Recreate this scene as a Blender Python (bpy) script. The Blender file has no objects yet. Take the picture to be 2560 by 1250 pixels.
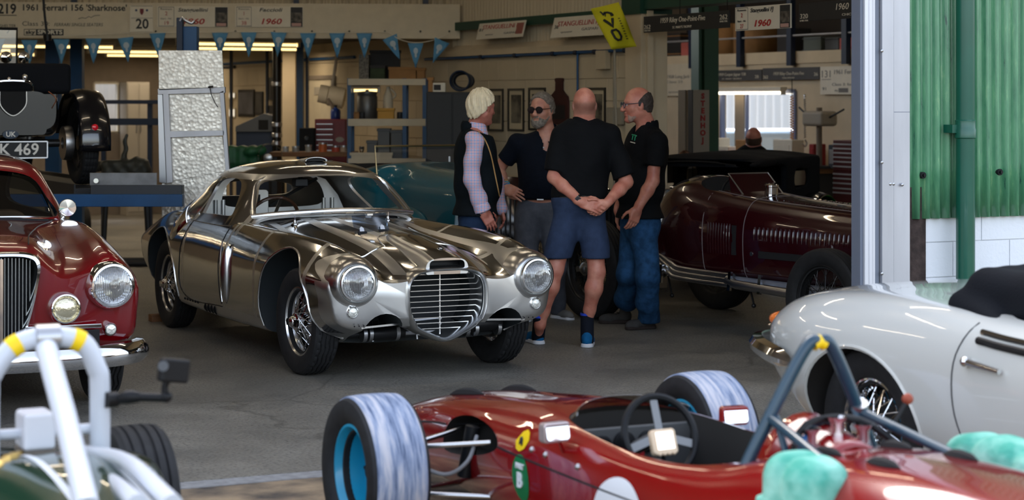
import bpy, bmesh, math, random
import numpy as np
from math import sin, cos, pi, sqrt, radians, atan2, hypot
from mathutils import Vector, Matrix
random.seed(7)
SC = bpy.context.scene
COL = SC.collection
# ------------------------------------------------------------------ camera
FPX, HZ = 5000.0, 1.73            # focal length in pixels of the 2560 frame, eye height
cam_d = bpy.data.cameras.new('camera'); cam = bpy.data.objects.new('camera', cam_d); COL.objects.link(cam)
cam_d.sensor_width = 36.0; cam_d.lens = FPX/2560*36.0
cam_d.shift_y = -375.0/2560
cam.location = (0, 0, HZ); cam.rotation_euler = (pi/2, 0, 0)
cam_d.clip_start = .05; cam_d.clip_end = 300
cam_d.dof.use_dof = True; cam_d.dof.focus_distance = 12.6; cam_d.dof.aperture_fstop = 3.0
SC.camera = cam
# ------------------------------------------------------------------ world, sun, exposure
w = bpy.data.worlds.new('world'); SC.world = w; w.use_nodes = True
nt = w.node_tree; bg = nt.nodes['Background']
sky = nt.nodes.new('ShaderNodeTexSky'); sky.sky_type = 'NISHITA'; sky.sun_disc = False
sky.sun_elevation = radians(38); sky.sun_rotation = radians(-20); sky.air_density = 1.0; sky.dust_density = 3.0; sky.ozone_density = 1.2
hs = nt.nodes.new('ShaderNodeHueSaturation'); hs.inputs['Saturation'].default_value = .55
nt.links.new(sky.outputs[0], hs.inputs['Color']); nt.links.new(hs.outputs[0], bg.inputs['Color'])
bg.inputs['Strength'].default_value = .72
SC.view_settings.view_transform = 'Standard'; SC.view_settings.look = 'None'
SC.view_settings.exposure = 0.0; SC.view_settings.gamma = 1.0; SC.view_settings.use_curve_mapping = False
SC.cycles.use_denoising = True
SC.cycles.max_bounces = 8; SC.cycles.diffuse_bounces = 3; SC.cycles.glossy_bounces = 5; SC.cycles.transmission_bounces = 6
SC.cycles.sample_clamp_indirect = 6.0; SC.cycles.caustics_reflective = False; SC.cycles.caustics_refractive = False
# building frame: x = along the front, y = into the building, origin at the door post
ANG = atan2(.436, .9); E1 = Vector((cos(ANG), sin(ANG), 0)); E2 = Vector((-sin(ANG), cos(ANG), 0)); BO = Vector((2.21, 12.0, 0))
def BW(u, v, z=0.0): return BO + E1*u + E2*v + Vector((0, 0, z))
def W(px, py, Y): return Vector(((px-1280)*Y/FPX, Y, HZ-(py-250)*Y/FPX))      # a photo pixel at a given distance
# ------------------------------------------------------------------ materials
MATS = {}
def _nd(nt, t, **kw):
    n = nt.nodes.new(t)
    for k, v in kw.items():
        if hasattr(n, k): setattr(n, k, v)
        else: n.inputs[k.replace('_', ' ')].default_value = v
    return n
def mat(name, col, rough=.5, metal=0.0, var=0.0, vscale=8.0, coat=0.0, bump=0.0, bscale=60.0, emit=0.0, trans=0.0, alpha=1.0, spec=.5, col2=None, stretch=(1,1,1), ior=1.45, sheen=0.0):
    if name in MATS: return MATS[name]
    m = bpy.data.materials.new(name); m.use_nodes = True; nt = m.node_tree; b = nt.nodes['Principled BSDF']
    c = (*col, 1)
    b.inputs['Base Color'].default_value = c; b.inputs['Roughness'].default_value = rough; b.inputs['Metallic'].default_value = metal
    b.inputs['Coat Weight'].default_value = coat; b.inputs['Coat Roughness'].default_value = .03
    b.inputs['Specular IOR Level'].default_value = spec; b.inputs['IOR'].default_value = ior
    b.inputs['Transmission Weight'].default_value = trans; b.inputs['Alpha'].default_value = alpha
    b.inputs['Sheen Weight'].default_value = sheen
    if emit:
        b.inputs['Emission Color'].default_value = c; b.inputs['Emission Strength'].default_value = emit
    tc = nt.nodes.new('ShaderNodeTexCoord'); mp = nt.nodes.new('ShaderNodeMapping'); mp.inputs['Scale'].default_value = stretch
    nt.links.new(tc.outputs['Object'], mp.inputs['Vector'])
    if var or col2:
        n = _nd(nt, 'ShaderNodeTexNoise'); n.inputs['Scale'].default_value = vscale; n.inputs['Detail'].default_value = 6
        nt.links.new(mp.outputs[0], n.inputs['Vector'])
        r = nt.nodes.new('ShaderNodeValToRGB'); r.color_ramp.elements[0].position = .35; r.color_ramp.elements[1].position = .65
        d = col2 if col2 else tuple(x*(1-var) for x in col)
        e = col if col2 else tuple(min(1, x*(1+var)) for x in col)
        r.color_ramp.elements[0].color = (*d, 1); r.color_ramp.elements[1].color = (*e, 1)
        nt.links.new(n.outputs['Fac'], r.inputs[0]); nt.links.new(r.outputs[0], b.inputs['Base Color'])
    if bump:
        n = _nd(nt, 'ShaderNodeTexNoise'); n.inputs['Scale'].default_value = bscale; n.inputs['Detail'].default_value = 4
        nt.links.new(mp.outputs[0], n.inputs['Vector'])
        bp = nt.nodes.new('ShaderNodeBump'); bp.inputs['Strength'].default_value = bump; bp.inputs['Distance'].default_value = .01
        nt.links.new(n.outputs['Fac'], bp.inputs['Height']); nt.links.new(bp.outputs[0], b.inputs['Normal'])
    MATS[name] = m; return m
def glass(name, col=(1,1,1), rough=0.0, op=.12):
    """thin clear sheet: mostly see-through with a mirror sheen"""
    if name in MATS: return MATS[name]
    m = bpy.data.materials.new(name); m.use_nodes = True; nt = m.node_tree; out = nt.nodes['Material Output']; nt.nodes.remove(nt.nodes['Principled BSDF'])
    t = _nd(nt, 'ShaderNodeBsdfTransparent'); t.inputs[0].default_value = (*col, 1)
    g = _nd(nt, 'ShaderNodeBsdfGlossy'); g.inputs['Roughness'].default_value = rough
    f = _nd(nt, 'ShaderNodeFresnel'); f.inputs[0].default_value = 1.5
    a = _nd(nt, 'ShaderNodeMath', operation='ADD'); a.inputs[1].default_value = op
    mx = _nd(nt, 'ShaderNodeMixShader')
    ge = nt.nodes.new('ShaderNodeNewGeometry'); inv_ = _nd(nt, 'ShaderNodeMath', operation='SUBTRACT'); inv_.inputs[0].default_value = 1; ml = _nd(nt, 'ShaderNodeMath', operation='MULTIPLY')
    nt.links.new(ge.outputs['Backfacing'], inv_.inputs[1]); nt.links.new(f.outputs[0], a.inputs[0]); nt.links.new(a.outputs[0], ml.inputs[0]); nt.links.new(inv_.outputs[0], ml.inputs[1]); nt.links.new(ml.outputs[0], mx.inputs[0]); nt.links.new(t.outputs[0], mx.inputs[1]); nt.links.new(g.outputs[0], mx.inputs[2])
    nt.links.new(mx.outputs[0], out.inputs[0]); MATS[name] = m; return m
# ------------------------------------------------------------------ objects
def tag(o, label=None, cat=None, group=None, kind=None):
    if label: o['label'] = label
    if cat: o['category'] = cat
    if group: o['group'] = group
    if kind: o['kind'] = kind
    return o
def thing(name, label, cat, loc=(0,0,0), rz=0.0, group=None):
    o = bpy.data.objects.new(name, None); COL.objects.link(o); o.empty_display_size = .1
    o.location = loc; o.rotation_euler = (0, 0, rz)
    return tag(o, label, cat, group)
def copy_tree(o, parent=None):
    c = o.copy(); COL.objects.link(c)
    if parent is not None: c.parent = parent
    for ch in list(o.children): copy_tree(ch, c)
    return c
def link_mesh(name, me, m, parent=None, smooth=True, angle=38, loc=None, rot=None):
    o = bpy.data.objects.new(name, me); COL.objects.link(o)
    if len(me.materials) == 0:
        for x in (m if isinstance(m, (list, tuple)) else [m]):
            if x is not None: me.materials.append(x)
    if smooth and len(me.polygons):
        me.polygons.foreach_set('use_smooth', [True]*len(me.polygons))
        me.set_sharp_from_angle(angle=radians(angle))
    if parent is not None: o.parent = parent
    if loc is not None: o.location = loc
    if rot is not None: o.rotation_euler = rot
    return o
def bez(pts, n=8, closed=False):
    """Catmull-Rom through points (any dimension)"""
    P = [np.array(p, float) for p in pts]; N = len(P); out = []
    rng = range(N if closed else N-1)
    for i in rng:
        if closed: a, b, c, d = P[i-1], P[i], P[(i+1) % N], P[(i+2) % N]
        else: a, b, c, d = P[max(i-1,0)], P[i], P[i+1], P[min(i+2,N-1)]
        if not closed and i == 0: a = 2*b-c
        if not closed and i == N-2: d = 2*c-b
        for k in range(n):
            t = k/n
            out.append(.5*((2*b)+(c-a)*t+(2*a-5*b+4*c-d)*t*t+(3*b-a-3*c+d)*t**3))
    if not closed: out.append(P[-1])
    return out
class MB:
    def __init__(s): s.v = []; s.f = []; s.mi = []; s.m = 0; s.M = None
    def _add(s, vs, fs):
        k = len(s.v)
        for v in vs:
            v = Vector(v)
            s.v.append(tuple(s.M @ v) if s.M is not None else tuple(v))
        for f in fs: s.f.append([i+k for i in f]); s.mi.append(s.m)
        return s
    def box(s, c, d, rz=0.0, ry=0.0, rx=0.0):
        M = Matrix.Translation(c) @ Matrix.Rotation(rz,4,'Z') @ Matrix.Rotation(ry,4,'Y') @ Matrix.Rotation(rx,4,'X')
        vs = [M @ Vector((x*d[0]/2, y*d[1]/2, z*d[2]/2)) for x in (-1,1) for y in (-1,1) for z in (-1,1)]
        return s._add(vs, [(0,1,3,2),(4,6,7,5),(0,4,5,1),(2,3,7,6),(0,2,6,4),(1,5,7,3)])
    def bb(s, x0, x1, y0, y1, z0, z1): return s.box(((x0+x1)/2,(y0+y1)/2,(z0+z1)/2), (abs(x1-x0),abs(y1-y0),abs(z1-z0)))
    def bar(s, a, b, w, h=None, up=(0,0,1)):
        a = Vector(a); b = Vector(b); h = w if h is None else h; d = (b-a); L = d.length; d.normalize(); up = Vector(up)
        if abs(d.dot(up)) > .99: up = Vector((1,0,0))
        x = d.cross(up).normalized(); z = x.cross(d)
        vs = []
        for p in (a, b):
            for i, j in ((-1,-1),(1,-1),(1,1),(-1,1)): vs.append(p + x*(i*w/2) + z*(j*h/2))
        return s._add(vs, [(3,2,1,0),(4,5,6,7),(0,1,5,4),(1,2,6,5),(2,3,7,6),(3,0,4,7)])
    def tube(s, pts, r, n=12, closed=False, smooth=0, caps=True):
        pts = [Vector(p) for p in pts]; rs = list(r) if isinstance(r, (list,tuple)) else [r]*len(pts)
        if smooth:
            q = bez([(*p, rr) for p, rr in zip(pts, rs)], smooth, closed); pts = [Vector(x[:3]) for x in q]; rs = [max(1e-4, x[3]) for x in q]
        N = len(pts); vs = []; prev = None
        for i in range(N):
            if closed: d = pts[(i+1)%N]-pts[i-1]
            else: d = pts[min(i+1,N-1)]-pts[max(i-1,0)]
            d.normalize()
            if prev is None:
                u = Vector((0,0,1)) if abs(d.z) < .9 else Vector((1,0,0)); x = d.cross(u).normalized()
            else:
                x = prev - d*prev.dot(d); x.normalize()
            prev = x; y = d.cross(x)
            for k in range(n):
                a = 2*pi*k/n; vs.append(pts[i] + (x*cos(a)+y*sin(a))*rs[i])
        fs = []
        for i in range(N if closed else N-1):
            j = (i+1) % N
            for k in range(n): fs.append((i*n+k, i*n+(k+1)%n, j*n+(k+1)%n, j*n+k))
        if not closed and caps: fs += [tuple(range(n-1,-1,-1)), tuple((N-1)*n+k for k in range(n))]
        return s._add(vs, fs)
    def lathe(s, prof, n=32, c=(0,0,0), axis='z', M=None, closed=False):
        """prof: (radius, height) pairs; closed joins last to first"""
        R = {'z': Matrix.Identity(4), 'y': Matrix.Rotation(-pi/2,4,'X'), 'x': Matrix.Rotation(pi/2,4,'Y')}[axis]
        T = (M if M is not None else Matrix.Translation(c) @ R); vs = []; fs = []; K = len(prof)
        for i in range(n):
            a = 2*pi*i/n
            for r, h in prof: vs.append(T @ Vector((max(r,1e-5)*cos(a), max(r,1e-5)*sin(a), h)))
        for i in range(n):
            j = (i+1) % n
            for k in range(K if closed else K-1):
                l = (k+1) % K; fs.append((i*K+k, j*K+k, j*K+l, i*K+l))
        return s._add(vs, fs)
    def cyl(s, a, b, r, n=16, r2=None): return s.tube([a, b], [r, r if r2 is None else r2], n)
    def ball(s, c, r, n=14, k=10, sq=(1,1,1)):
        vs = []; fs = []
        for i in range(k+1):
            t = pi*i/k
            for j in range(n):
                a = 2*pi*j/n; vs.append((c[0]+r*sq[0]*sin(t)*cos(a), c[1]+r*sq[1]*sin(t)*sin(a), c[2]+r*sq[2]*cos(t)))
        for i in range(k):
            for j in range(n): fs.append((i*n+j, (i+1)*n+j, (i+1)*n+(j+1)%n, i*n+(j+1)%n))
        return s._add(vs, fs)
    def grid(s, rows, closed_u=False, closed_v=False):
        N = len(rows); K = len(rows[0]); fs = []
        for i in range(N if closed_u else N-1):
            for j in range(K if closed_v else K-1):
                a, b = (i+1) % N, (j+1) % K; fs.append((i*K+j, i*K+b, a*K+b, a*K+j))
        return s._add([p for r in rows for p in r], fs)
    def prism(s, poly, a, b, plane='xy'):
        """extrude a 2-D outline between depths a and b on the missing axis"""
        f = {'xy': lambda p, t: (p[0],p[1],t), 'xz': lambda p, t: (p[0],t,p[1]), 'yz': lambda p, t: (t,p[0],p[1])}[plane]
        n = len(poly); vs = [f(p,a) for p in poly]+[f(p,b) for p in poly]
        fs = [tuple(range(n-1,-1,-1)), tuple(range(n,2*n))]+[(i,(i+1)%n,n+(i+1)%n,n+i) for i in range(n)]
        return s._add(vs, fs)
    def me(s, name='mesh', weld=True):
        m = bpy.data.meshes.new(name); m.from_pydata(s.v, [], s.f); m.polygons.foreach_set('material_index', s.mi)
        bm = bmesh.new(); bm.from_mesh(m)
        if weld: bmesh.ops.remove_doubles(bm, verts=bm.verts, dist=1e-5); bmesh.ops.dissolve_degenerate(bm, dist=1e-6, edges=bm.edges)
        bmesh.ops.recalc_face_normals(bm, faces=bm.faces)
        if weld and all(e.is_manifold for e in bm.edges) and bm.calc_volume(signed=True) < 0: bmesh.ops.reverse_faces(bm, faces=bm.faces)
        bm.to_mesh(m); bm.free(); m.update(); return m
    def build(s, name, m, parent=None, smooth=True, angle=38, bevel=0.0, seg=2, sub=0, loc=None, rot=None, label=None):
        o = link_mesh(name, s.me(name), m, parent, smooth, angle, loc, rot)
        if bevel:
            b = o.modifiers.new('bevel', 'BEVEL'); b.width = bevel; b.segments = seg; b.limit_method = 'ANGLE'; b.angle_limit = radians(40); b.harden_normals = True
        if sub:
            b = o.modifiers.new('sub', 'SUBSURF'); b.levels = sub; b.render_levels = sub
        if label: o['label'] = label
        return o
def arc(cx, cy, r, a0, a1, n=8, ry=None):
    ry = r if ry is None else ry
    return [(cx+r*cos(radians(a0+(a1-a0)*i/n)), cy+ry*sin(radians(a0+(a1-a0)*i/n))) for i in range(n+1)]
def rrect(x0, x1, y0, y1, r, n=5):
    return arc(x1-r,y1-r,r,0,90,n)+arc(x0+r,y1-r,r,90,180,n)+arc(x0+r,y0+r,r,180,270,n)+arc(x1-r,y0+r,r,270,360,n)
# ------------------------------------------------------------------ lofted bodies and booleans
def net_eval(net, nu, nv):
    """net: [station][point] of (x,y,z); smooth in both directions"""
    rows = [bez(r, nv) for r in net]
    cols = list(zip(*rows)); cols = [bez(c, nu) for c in cols]
    return [list(r) for r in zip(*cols)]
def loft(stations, nu=6, nv=4, sx=None):
    """stations: [(x, [(y,z)...half section from bottom centre to top centre])], mirrored and closed"""
    net = [[(x+(p[2] if len(p) > 2 else 0), p[0], p[1]) for p in pts] for x, pts in stations]
    g = net_eval(net, nu, nv); m = MB(); rows = []
    for r in g:
        h = [(p[0], max(p[1],0.0), p[2]) for p in r]; h[0] = (h[0][0],0,h[0][2]); h[-1] = (h[-1][0],0,h[-1][2])
        rows.append(h + [(p[0],-p[1],p[2]) for p in h[-2:0:-1]])
    m.grid(rows, closed_v=True)
    K = len(rows[0])
    for r in (rows[0], rows[-1]): m._add(r, [tuple(range(K))])
    return m
def shell(stations, nu=6, nv=5):
    """open skin: half sections run from the lower edge up to the top centre; x offset as third value"""
    net = [[(x+(p[2] if len(p) > 2 else 0), p[0], p[1]) for p in pts] for x, pts in stations]
    m = MB(); m.grid([[(a,max(b,0) ,c) for a,b,c in r]+[(a,-b,c) for a,b,c in r[-2::-1]] for r in net_eval(net, nu, nv)]); return m
def mesh_obj(me, name='tmp'):
    o = bpy.data.objects.new(name, me); COL.objects.link(o); return o
def boolean(me, cuts, mats, op='DIFFERENCE', solid=0.0):
    """me minus cutters (MB, material slot); returns a new mesh"""
    o = mesh_obj(me)
    for x in mats: me.materials.append(x)
    tmp = [o]
    if solid:
        b = o.modifiers.new('s','SOLIDIFY'); b.thickness = solid; b.offset = -1; b.use_even_offset = False; b.material_offset = 2; b.material_offset_rim = 2
    for c in cuts:
        c, slot, opx = (c+(op,))[:3] if isinstance(c, tuple) else (c, 0, op)
        cm = c if isinstance(c, bpy.types.Mesh) else c.me('cut')
        for x in mats: cm.materials.append(x)
        cm.polygons.foreach_set('material_index', [slot]*len(cm.polygons))
        co = mesh_obj(cm); tmp.append(co)
        b = o.modifiers.new('b','BOOLEAN'); b.object = co; b.operation = opx; b.solver = 'EXACT'; b.material_mode = 'INDEX'
    dg = bpy.context.evaluated_depsgraph_get(); dg.update()
    r = bpy.data.meshes.new_from_object(o.evaluated_get(dg))
    for t in tmp: bpy.data.objects.remove(t)
    return r
def face_fix(me, fn):
    for p in me.polygons:
        k = fn(p.center, p.normal)
        if k is not None: p.material_index = k
# ------------------------------------------------------------------ signed-distance bodies (people, folds, foam)
def vl(*a): return np.array(a, float)
def s_cone(P, a, b, ra, rb):
    a = vl(*a); b = vl(*b); d = b-a; L2 = max(1e-12, d.dot(d))
    t = np.clip(((P-a)@d)/L2, 0, 1); return np.linalg.norm(P-a-t[...,None]*d, axis=-1)-(ra+(rb-ra)*t)
def s_ell(P, c, r, R=None):
    q = P-vl(*c)
    if R is not None: q = q @ np.array(R)
    r = vl(*r); k0 = np.linalg.norm(q/r, axis=-1); k1 = np.linalg.norm(q/(r*r), axis=-1)
    return k0*(k0-1)/np.maximum(k1, 1e-9)
def s_box(P, c, h, r=0.0, R=None):
    q = P-vl(*c)
    if R is not None: q = q @ np.array(R)
    q = np.abs(q)-vl(*h)+r; return np.linalg.norm(np.maximum(q,0), axis=-1)+np.minimum(q.max(axis=-1),0)-r
def smin(a, b, k):
    if k <= 0: return np.minimum(a, b)
    h = np.clip(.5+.5*(b-a)/k, 0, 1); return b*(1-h)+a*h-k*h*(1-h)
def smax(a, b, k): return -smin(-a, -b, k)
def sdf_mesh(fn, lo, hi, h, name='sdf'):
    """surface nets over fn(P) <= 0"""
    lo = np.array(lo, float); hi = np.array(hi, float); n = np.ceil((hi-lo)/h).astype(int)+1
    ax = [lo[i]+h*np.arange(n[i]) for i in range(3)]
    V = np.empty(tuple(n)); step = max(1, int(6e5//(n[1]*n[2])))
    for i in range(0, n[0], step):
        P = np.stack(np.meshgrid(ax[0][i:i+step], ax[1], ax[2], indexing='ij'), -1); V[i:i+step] = fn(P)
    S = V < 0
    acc = np.zeros(tuple(n-1)+(3,)); cnt = np.zeros(tuple(n-1))
    base = np.stack(np.meshgrid(*[np.arange(k-1) for k in n], indexing='ij'), -1).astype(float)
    def sl(o): return tuple(slice(o[i], o[i]+n[i]-1) for i in range(3))
    corners = [(a,b,c) for a in (0,1) for b in (0,1) for c in (0,1)]
    for a in corners:
        for d in range(3):
            if a[d]: continue
            b = list(a); b[d] = 1; va = V[sl(a)]; vb = V[sl(b)]; x = S[sl(a)] != S[sl(b)]
            t = np.where(x, va/np.where(x, va-vb, 1), 0)
            p = np.zeros(t.shape+(3,)); p[...] = a; p[...,d] += t
            acc += np.where(x[...,None], p, 0); cnt += x
    on = cnt > 0; idx = -np.ones(on.shape, int); idx[on] = np.arange(on.sum())
    vs = lo + h*(base[on]+acc[on]/cnt[on][:,None]); F = []
    for d in range(3):
        e, f = (d+1) % 3, (d+2) % 3
        s0 = [slice(1, n[i]-1) for i in range(3)]; s1 = list(s0); s0[d] = slice(0, n[d]-1); s1[d] = slice(1, n[d])
        A, B = S[tuple(s0)], S[tuple(s1)]
        x = A != B; I = np.argwhere(x)
        if not len(I): continue
        off = np.array([1,1,1]); off[d] = 0; I = I+off
        def at(de, df):
            J = I.copy(); J[:,e] -= de; J[:,f] -= df; return idx[J[:,0],J[:,1],J[:,2]]
        q = np.stack([at(0,0), at(1,0), at(1,1), at(0,1)], 1); fl = A[x]
        q[~fl] = q[~fl][:, ::-1]; F.append(q)
    me = bpy.data.meshes.new(name); F = np.concatenate(F); me.from_pydata(vs.tolist(), [], F.tolist()); me.update(); return me
def join_meshes(ms, name='joined'):
    vs = []; fs = []; mi = []
    for m in ms:
        k = len(vs); vs += [tuple(v.co) for v in m.vertices]; fs += [[i+k for i in p.vertices] for p in m.polygons]; mi += [p.material_index for p in m.polygons]
    r = bpy.data.meshes.new(name); r.from_pydata(vs, [], fs); r.polygons.foreach_set('material_index', mi); r.update(); return r
# ------------------------------------------------------------------ lettering
def text(txt, size, m, parent, loc=(0,0,0), rot=(pi/2,0,0), align='CENTER', shear=0.0, wx=1.0, bold=0.0, ext=.0015, name='lettering', space=1.0):
    c = bpy.data.curves.new('t', 'FONT'); c.body = txt; c.size = size; c.align_x = align; c.align_y = 'CENTER'; c.shear = shear; c.offset = bold; c.extrude = ext; c.space_character = space
    c.resolution_u = 3
    o = bpy.data.objects.new('t', c); COL.objects.link(o); dg = bpy.context.evaluated_depsgraph_get()
    me = bpy.data.meshes.new_from_object(o.evaluated_get(dg)); bpy.data.objects.remove(o)
    me.materials.clear()
    for v in me.vertices: v.co.x *= wx
    r = link_mesh(name, me, m, parent, smooth=False); r.location = loc; r.rotation_euler = rot; return r
# ================================================================== THE BUILDING
def srgb(r, g, b):
    f = lambda c: (c/255/12.92) if c/255 <= .04045 else ((c/255+.055)/1.055)**2.4
    return (f(r), f(g), f(b))
def onU(px, py, u):
    k = (px-1280)/FPX; v = (2.21+E1.x*u-k*(12+E1.y*u))/(E1.y+E1.x*k); Y = 12+E1.y*u+E1.x*v
    return v, HZ-(py-250)*Y/FPX
def onV(px, py, v):
    k = (px-1280)/FPX; u = (k*(12+E1.x*v)-2.21+E1.y*v)/(E1.x-k*E1.y); Y = 12+E1.y*u+E1.x*v
    return u, HZ-(py-250)*Y/FPX
def struct(name, mb, m, label, cat, bevel=0.0, **kw):
    o = mb.build(name, m, None, bevel=bevel, loc=BO, rot=(0,0,ANG), **kw); return tag(o, label, cat, None, 'structure')
def bthing(name, label, cat, u, v, z=0.0, rz=0.0, group=None): return thing(name, label, cat, BW(u,v,z), ANG+rz, group)
def floor_mat():
    m = bpy.data.materials.new('worn_concrete'); m.use_nodes = True; nt = m.node_tree; b = nt.nodes['Principled BSDF']; L = nt.links.new
    tc = nt.nodes.new('ShaderNodeTexCoord'); mp = nt.nodes.new('ShaderNodeMapping'); mp.inputs['Scale'].default_value = (1,1,1); L(tc.outputs['Object'], mp.inputs[0])
    n1 = _nd(nt,'ShaderNodeTexNoise'); n1.inputs['Scale'].default_value = 1.1; n1.inputs['Detail'].default_value = 8; n1.inputs['Roughness'].default_value = .65; L(mp.outputs[0], n1.inputs[0])
    n2 = _nd(nt,'ShaderNodeTexNoise'); n2.inputs['Scale'].default_value = 55; n2.inputs['Detail'].default_value = 5; L(mp.outputs[0], n2.inputs[0])
    r1 = nt.nodes.new('ShaderNodeValToRGB'); r1.color_ramp.elements[0].position = .3; r1.color_ramp.elements[1].position = .72
    r1.color_ramp.elements[0].color = (*srgb(94,92,87),1); r1.color_ramp.elements[1].color = (*srgb(150,144,132),1); L(n1.outputs['Fac'], r1.inputs[0])
    r2 = nt.nodes.new('ShaderNodeValToRGB'); r2.color_ramp.elements[0].position = .34; r2.color_ramp.elements[0].color = (.35,.35,.35,1); r2.color_ramp.elements[1].position = .5; r2.color_ramp.elements[1].color = (1,1,1,1); L(n2.outputs['Fac'], r2.inputs[0])
    mx = _nd(nt,'ShaderNodeMix', data_type='RGBA', blend_type='MULTIPLY'); mx.inputs[0].default_value = .8; L(r1.outputs[0], mx.inputs[6]); L(r2.outputs[0], mx.inputs[7])
    v = _nd(nt,'ShaderNodeTexVoronoi', feature='DISTANCE_TO_EDGE'); v.inputs['Scale'].default_value = .55
    n3 = _nd(nt,'ShaderNodeTexNoise'); n3.inputs['Scale'].default_value = 2.5; n3.inputs['Detail'].default_value = 6
    va = _nd(nt,'ShaderNodeMixRGB'); va.inputs[0].default_value = .25; L(mp.outputs[0], va.inputs[1]); L(mp.outputs[0], n3.inputs[0]); L(n3.outputs['Color'], va.inputs[2]); L(va.outputs[0], v.inputs['Vector'])
    r3 = nt.nodes.new('ShaderNodeValToRGB'); r3.color_ramp.elements[0].position = .001; r3.color_ramp.elements[0].color = (.25,.25,.25,1); r3.color_ramp.elements[1].position = .006; r3.color_ramp.elements[1].color = (1,1,1,1); L(v.outputs['Distance'], r3.inputs[0])
    m2 = _nd(nt,'ShaderNodeMix', data_type='RGBA', blend_type='MULTIPLY'); m2.inputs[0].default_value = .5; L(mx.outputs[2], m2.inputs[6]); L(r3.outputs[0], m2.inputs[7])
    L(m2.outputs[2], b.inputs['Base Color'])
    mr = nt.nodes.new('ShaderNodeMapRange'); mr.inputs[3].default_value = .28; mr.inputs[4].default_value = .62; L(n1.outputs['Fac'], mr.inputs[0]); L(mr.outputs[0], b.inputs['Roughness'])
    bp = nt.nodes.new('ShaderNodeBump'); bp.inputs['Strength'].default_value = .8; bp.inputs['Distance'].default_value = .012; L(n2.outputs['Fac'], bp.inputs['Height']); L(bp.outputs[0], b.inputs['Normal'])
    return m
M_floor = floor_mat()
M_apron = mat('rough_ground', srgb(170,146,116), .9, var=.35, vscale=3.2, bump=1.0, bscale=45, col2=srgb(66,62,60))  # sandy mottling paints in the warm sunlit patch of yard
M_cream = mat('cream_paint', srgb(206,188,158), .7, var=.06, vscale=3)
M_creamb = mat('cream_block', srgb(196,180,152), .8, var=.05, vscale=2, bump=.2, bscale=30)
M_white = mat('white_block', srgb(236,238,242), .7, var=.03, vscale=2, bump=.3, bscale=40)
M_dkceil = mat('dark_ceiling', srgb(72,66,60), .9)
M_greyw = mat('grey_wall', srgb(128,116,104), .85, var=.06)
M_green = mat('dark_green_paint', srgb(28,66,52), .5)
M_blue = mat('blue_paint', srgb(18,72,118), .42, var=.12, vscale=4)
M_navy = mat('navy_paint', srgb(20,34,58), .45)
M_alu = mat('dull_aluminium', srgb(190,190,194), .45, .55, var=.1, vscale=5, stretch=(1,1,.2))
M_alud = mat('grey_rubber_seal', srgb(110,116,130), .6)
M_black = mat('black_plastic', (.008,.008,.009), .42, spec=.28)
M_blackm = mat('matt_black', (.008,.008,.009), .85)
M_chrome = mat('chrome', (.82,.82,.83), .06, 1.0)
M_steel = mat('steel', (.45,.45,.46), .32, 1.0)
M_wood = mat('brown_wood', srgb(120,82,50), .7, var=.2, vscale=6, stretch=(1,8,8))
M_card = mat('cardboard', srgb(160,118,74), .85, var=.08)
M_tube = mat('lit_tube', (1.0,.86,.66), emit=27.0)
M_tubei = mat('lit_tube_warm', (1.0,.74,.31), emit=2.2)
M_tubew = mat('lit_tube_bright', (1.0,.86,.62), emit=7.0)
def green_corr():
    m = bpy.data.materials.new('flaking_green_paint'); m.use_nodes = True; nt = m.node_tree; b = nt.nodes['Principled BSDF']; L = nt.links.new
    tc = nt.nodes.new('ShaderNodeTexCoord'); mp = nt.nodes.new('ShaderNodeMapping'); mp.inputs['Scale'].default_value = (14,14,2.2); L(tc.outputs['Object'], mp.inputs[0])
    n = _nd(nt,'ShaderNodeTexNoise'); n.inputs['Scale'].default_value = 1.4; n.inputs['Detail'].default_value = 9; n.inputs['Roughness'].default_value = .7; L(mp.outputs[0], n.inputs[0])
    r = nt.nodes.new('ShaderNodeValToRGB'); e = r.color_ramp.elements
    e[0].position = 0; e[0].color = (*srgb(14,52,44),1); e[1].position = 1; e[1].color = (*srgb(150,170,128),1)
    for p, c in ((.33,srgb(24,70,58)),(.37,srgb(66,126,92)),(.60,srgb(92,152,110)),(.7,srgb(134,176,128))):
        x = e.new(p); x.color = (*c,1)
    L(n.outputs['Fac'], r.inputs[0]); L(r.outputs[0], b.inputs['Base Color']); b.inputs['Roughness'].default_value = .30; b.inputs['Coat Weight'].default_value = .5
    bp = nt.nodes.new('ShaderNodeBump'); bp.inputs['Strength'].default_value = .3; bp.inputs['Distance'].default_value = .004; L(n.outputs['Fac'], bp.inputs['Height']); L(bp.outputs[0], b.inputs['Normal']); return m
M_corr = green_corr()
# ---- ground
m = MB(); m.bb(-16,16,-1.03,26,-.2,0); struct('floor', m, M_floor, 'worn grey concrete workshop floor', 'floor')
m = MB(); m.bb(-16,16,-1.17,-1.03,-.2,-.002); struct('trim_1', m, mat('pale_kerb', srgb(150,148,146), .8, var=.15, vscale=20, bump=.4), 'pale worn concrete threshold strip along the doorway', 'threshold')
m = MB(); m.bb(-16,16,-26,-1.17,-.2,-.006); struct('floor_outside', m, M_apron, 'rough broken concrete yard outside the door', 'ground')
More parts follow.
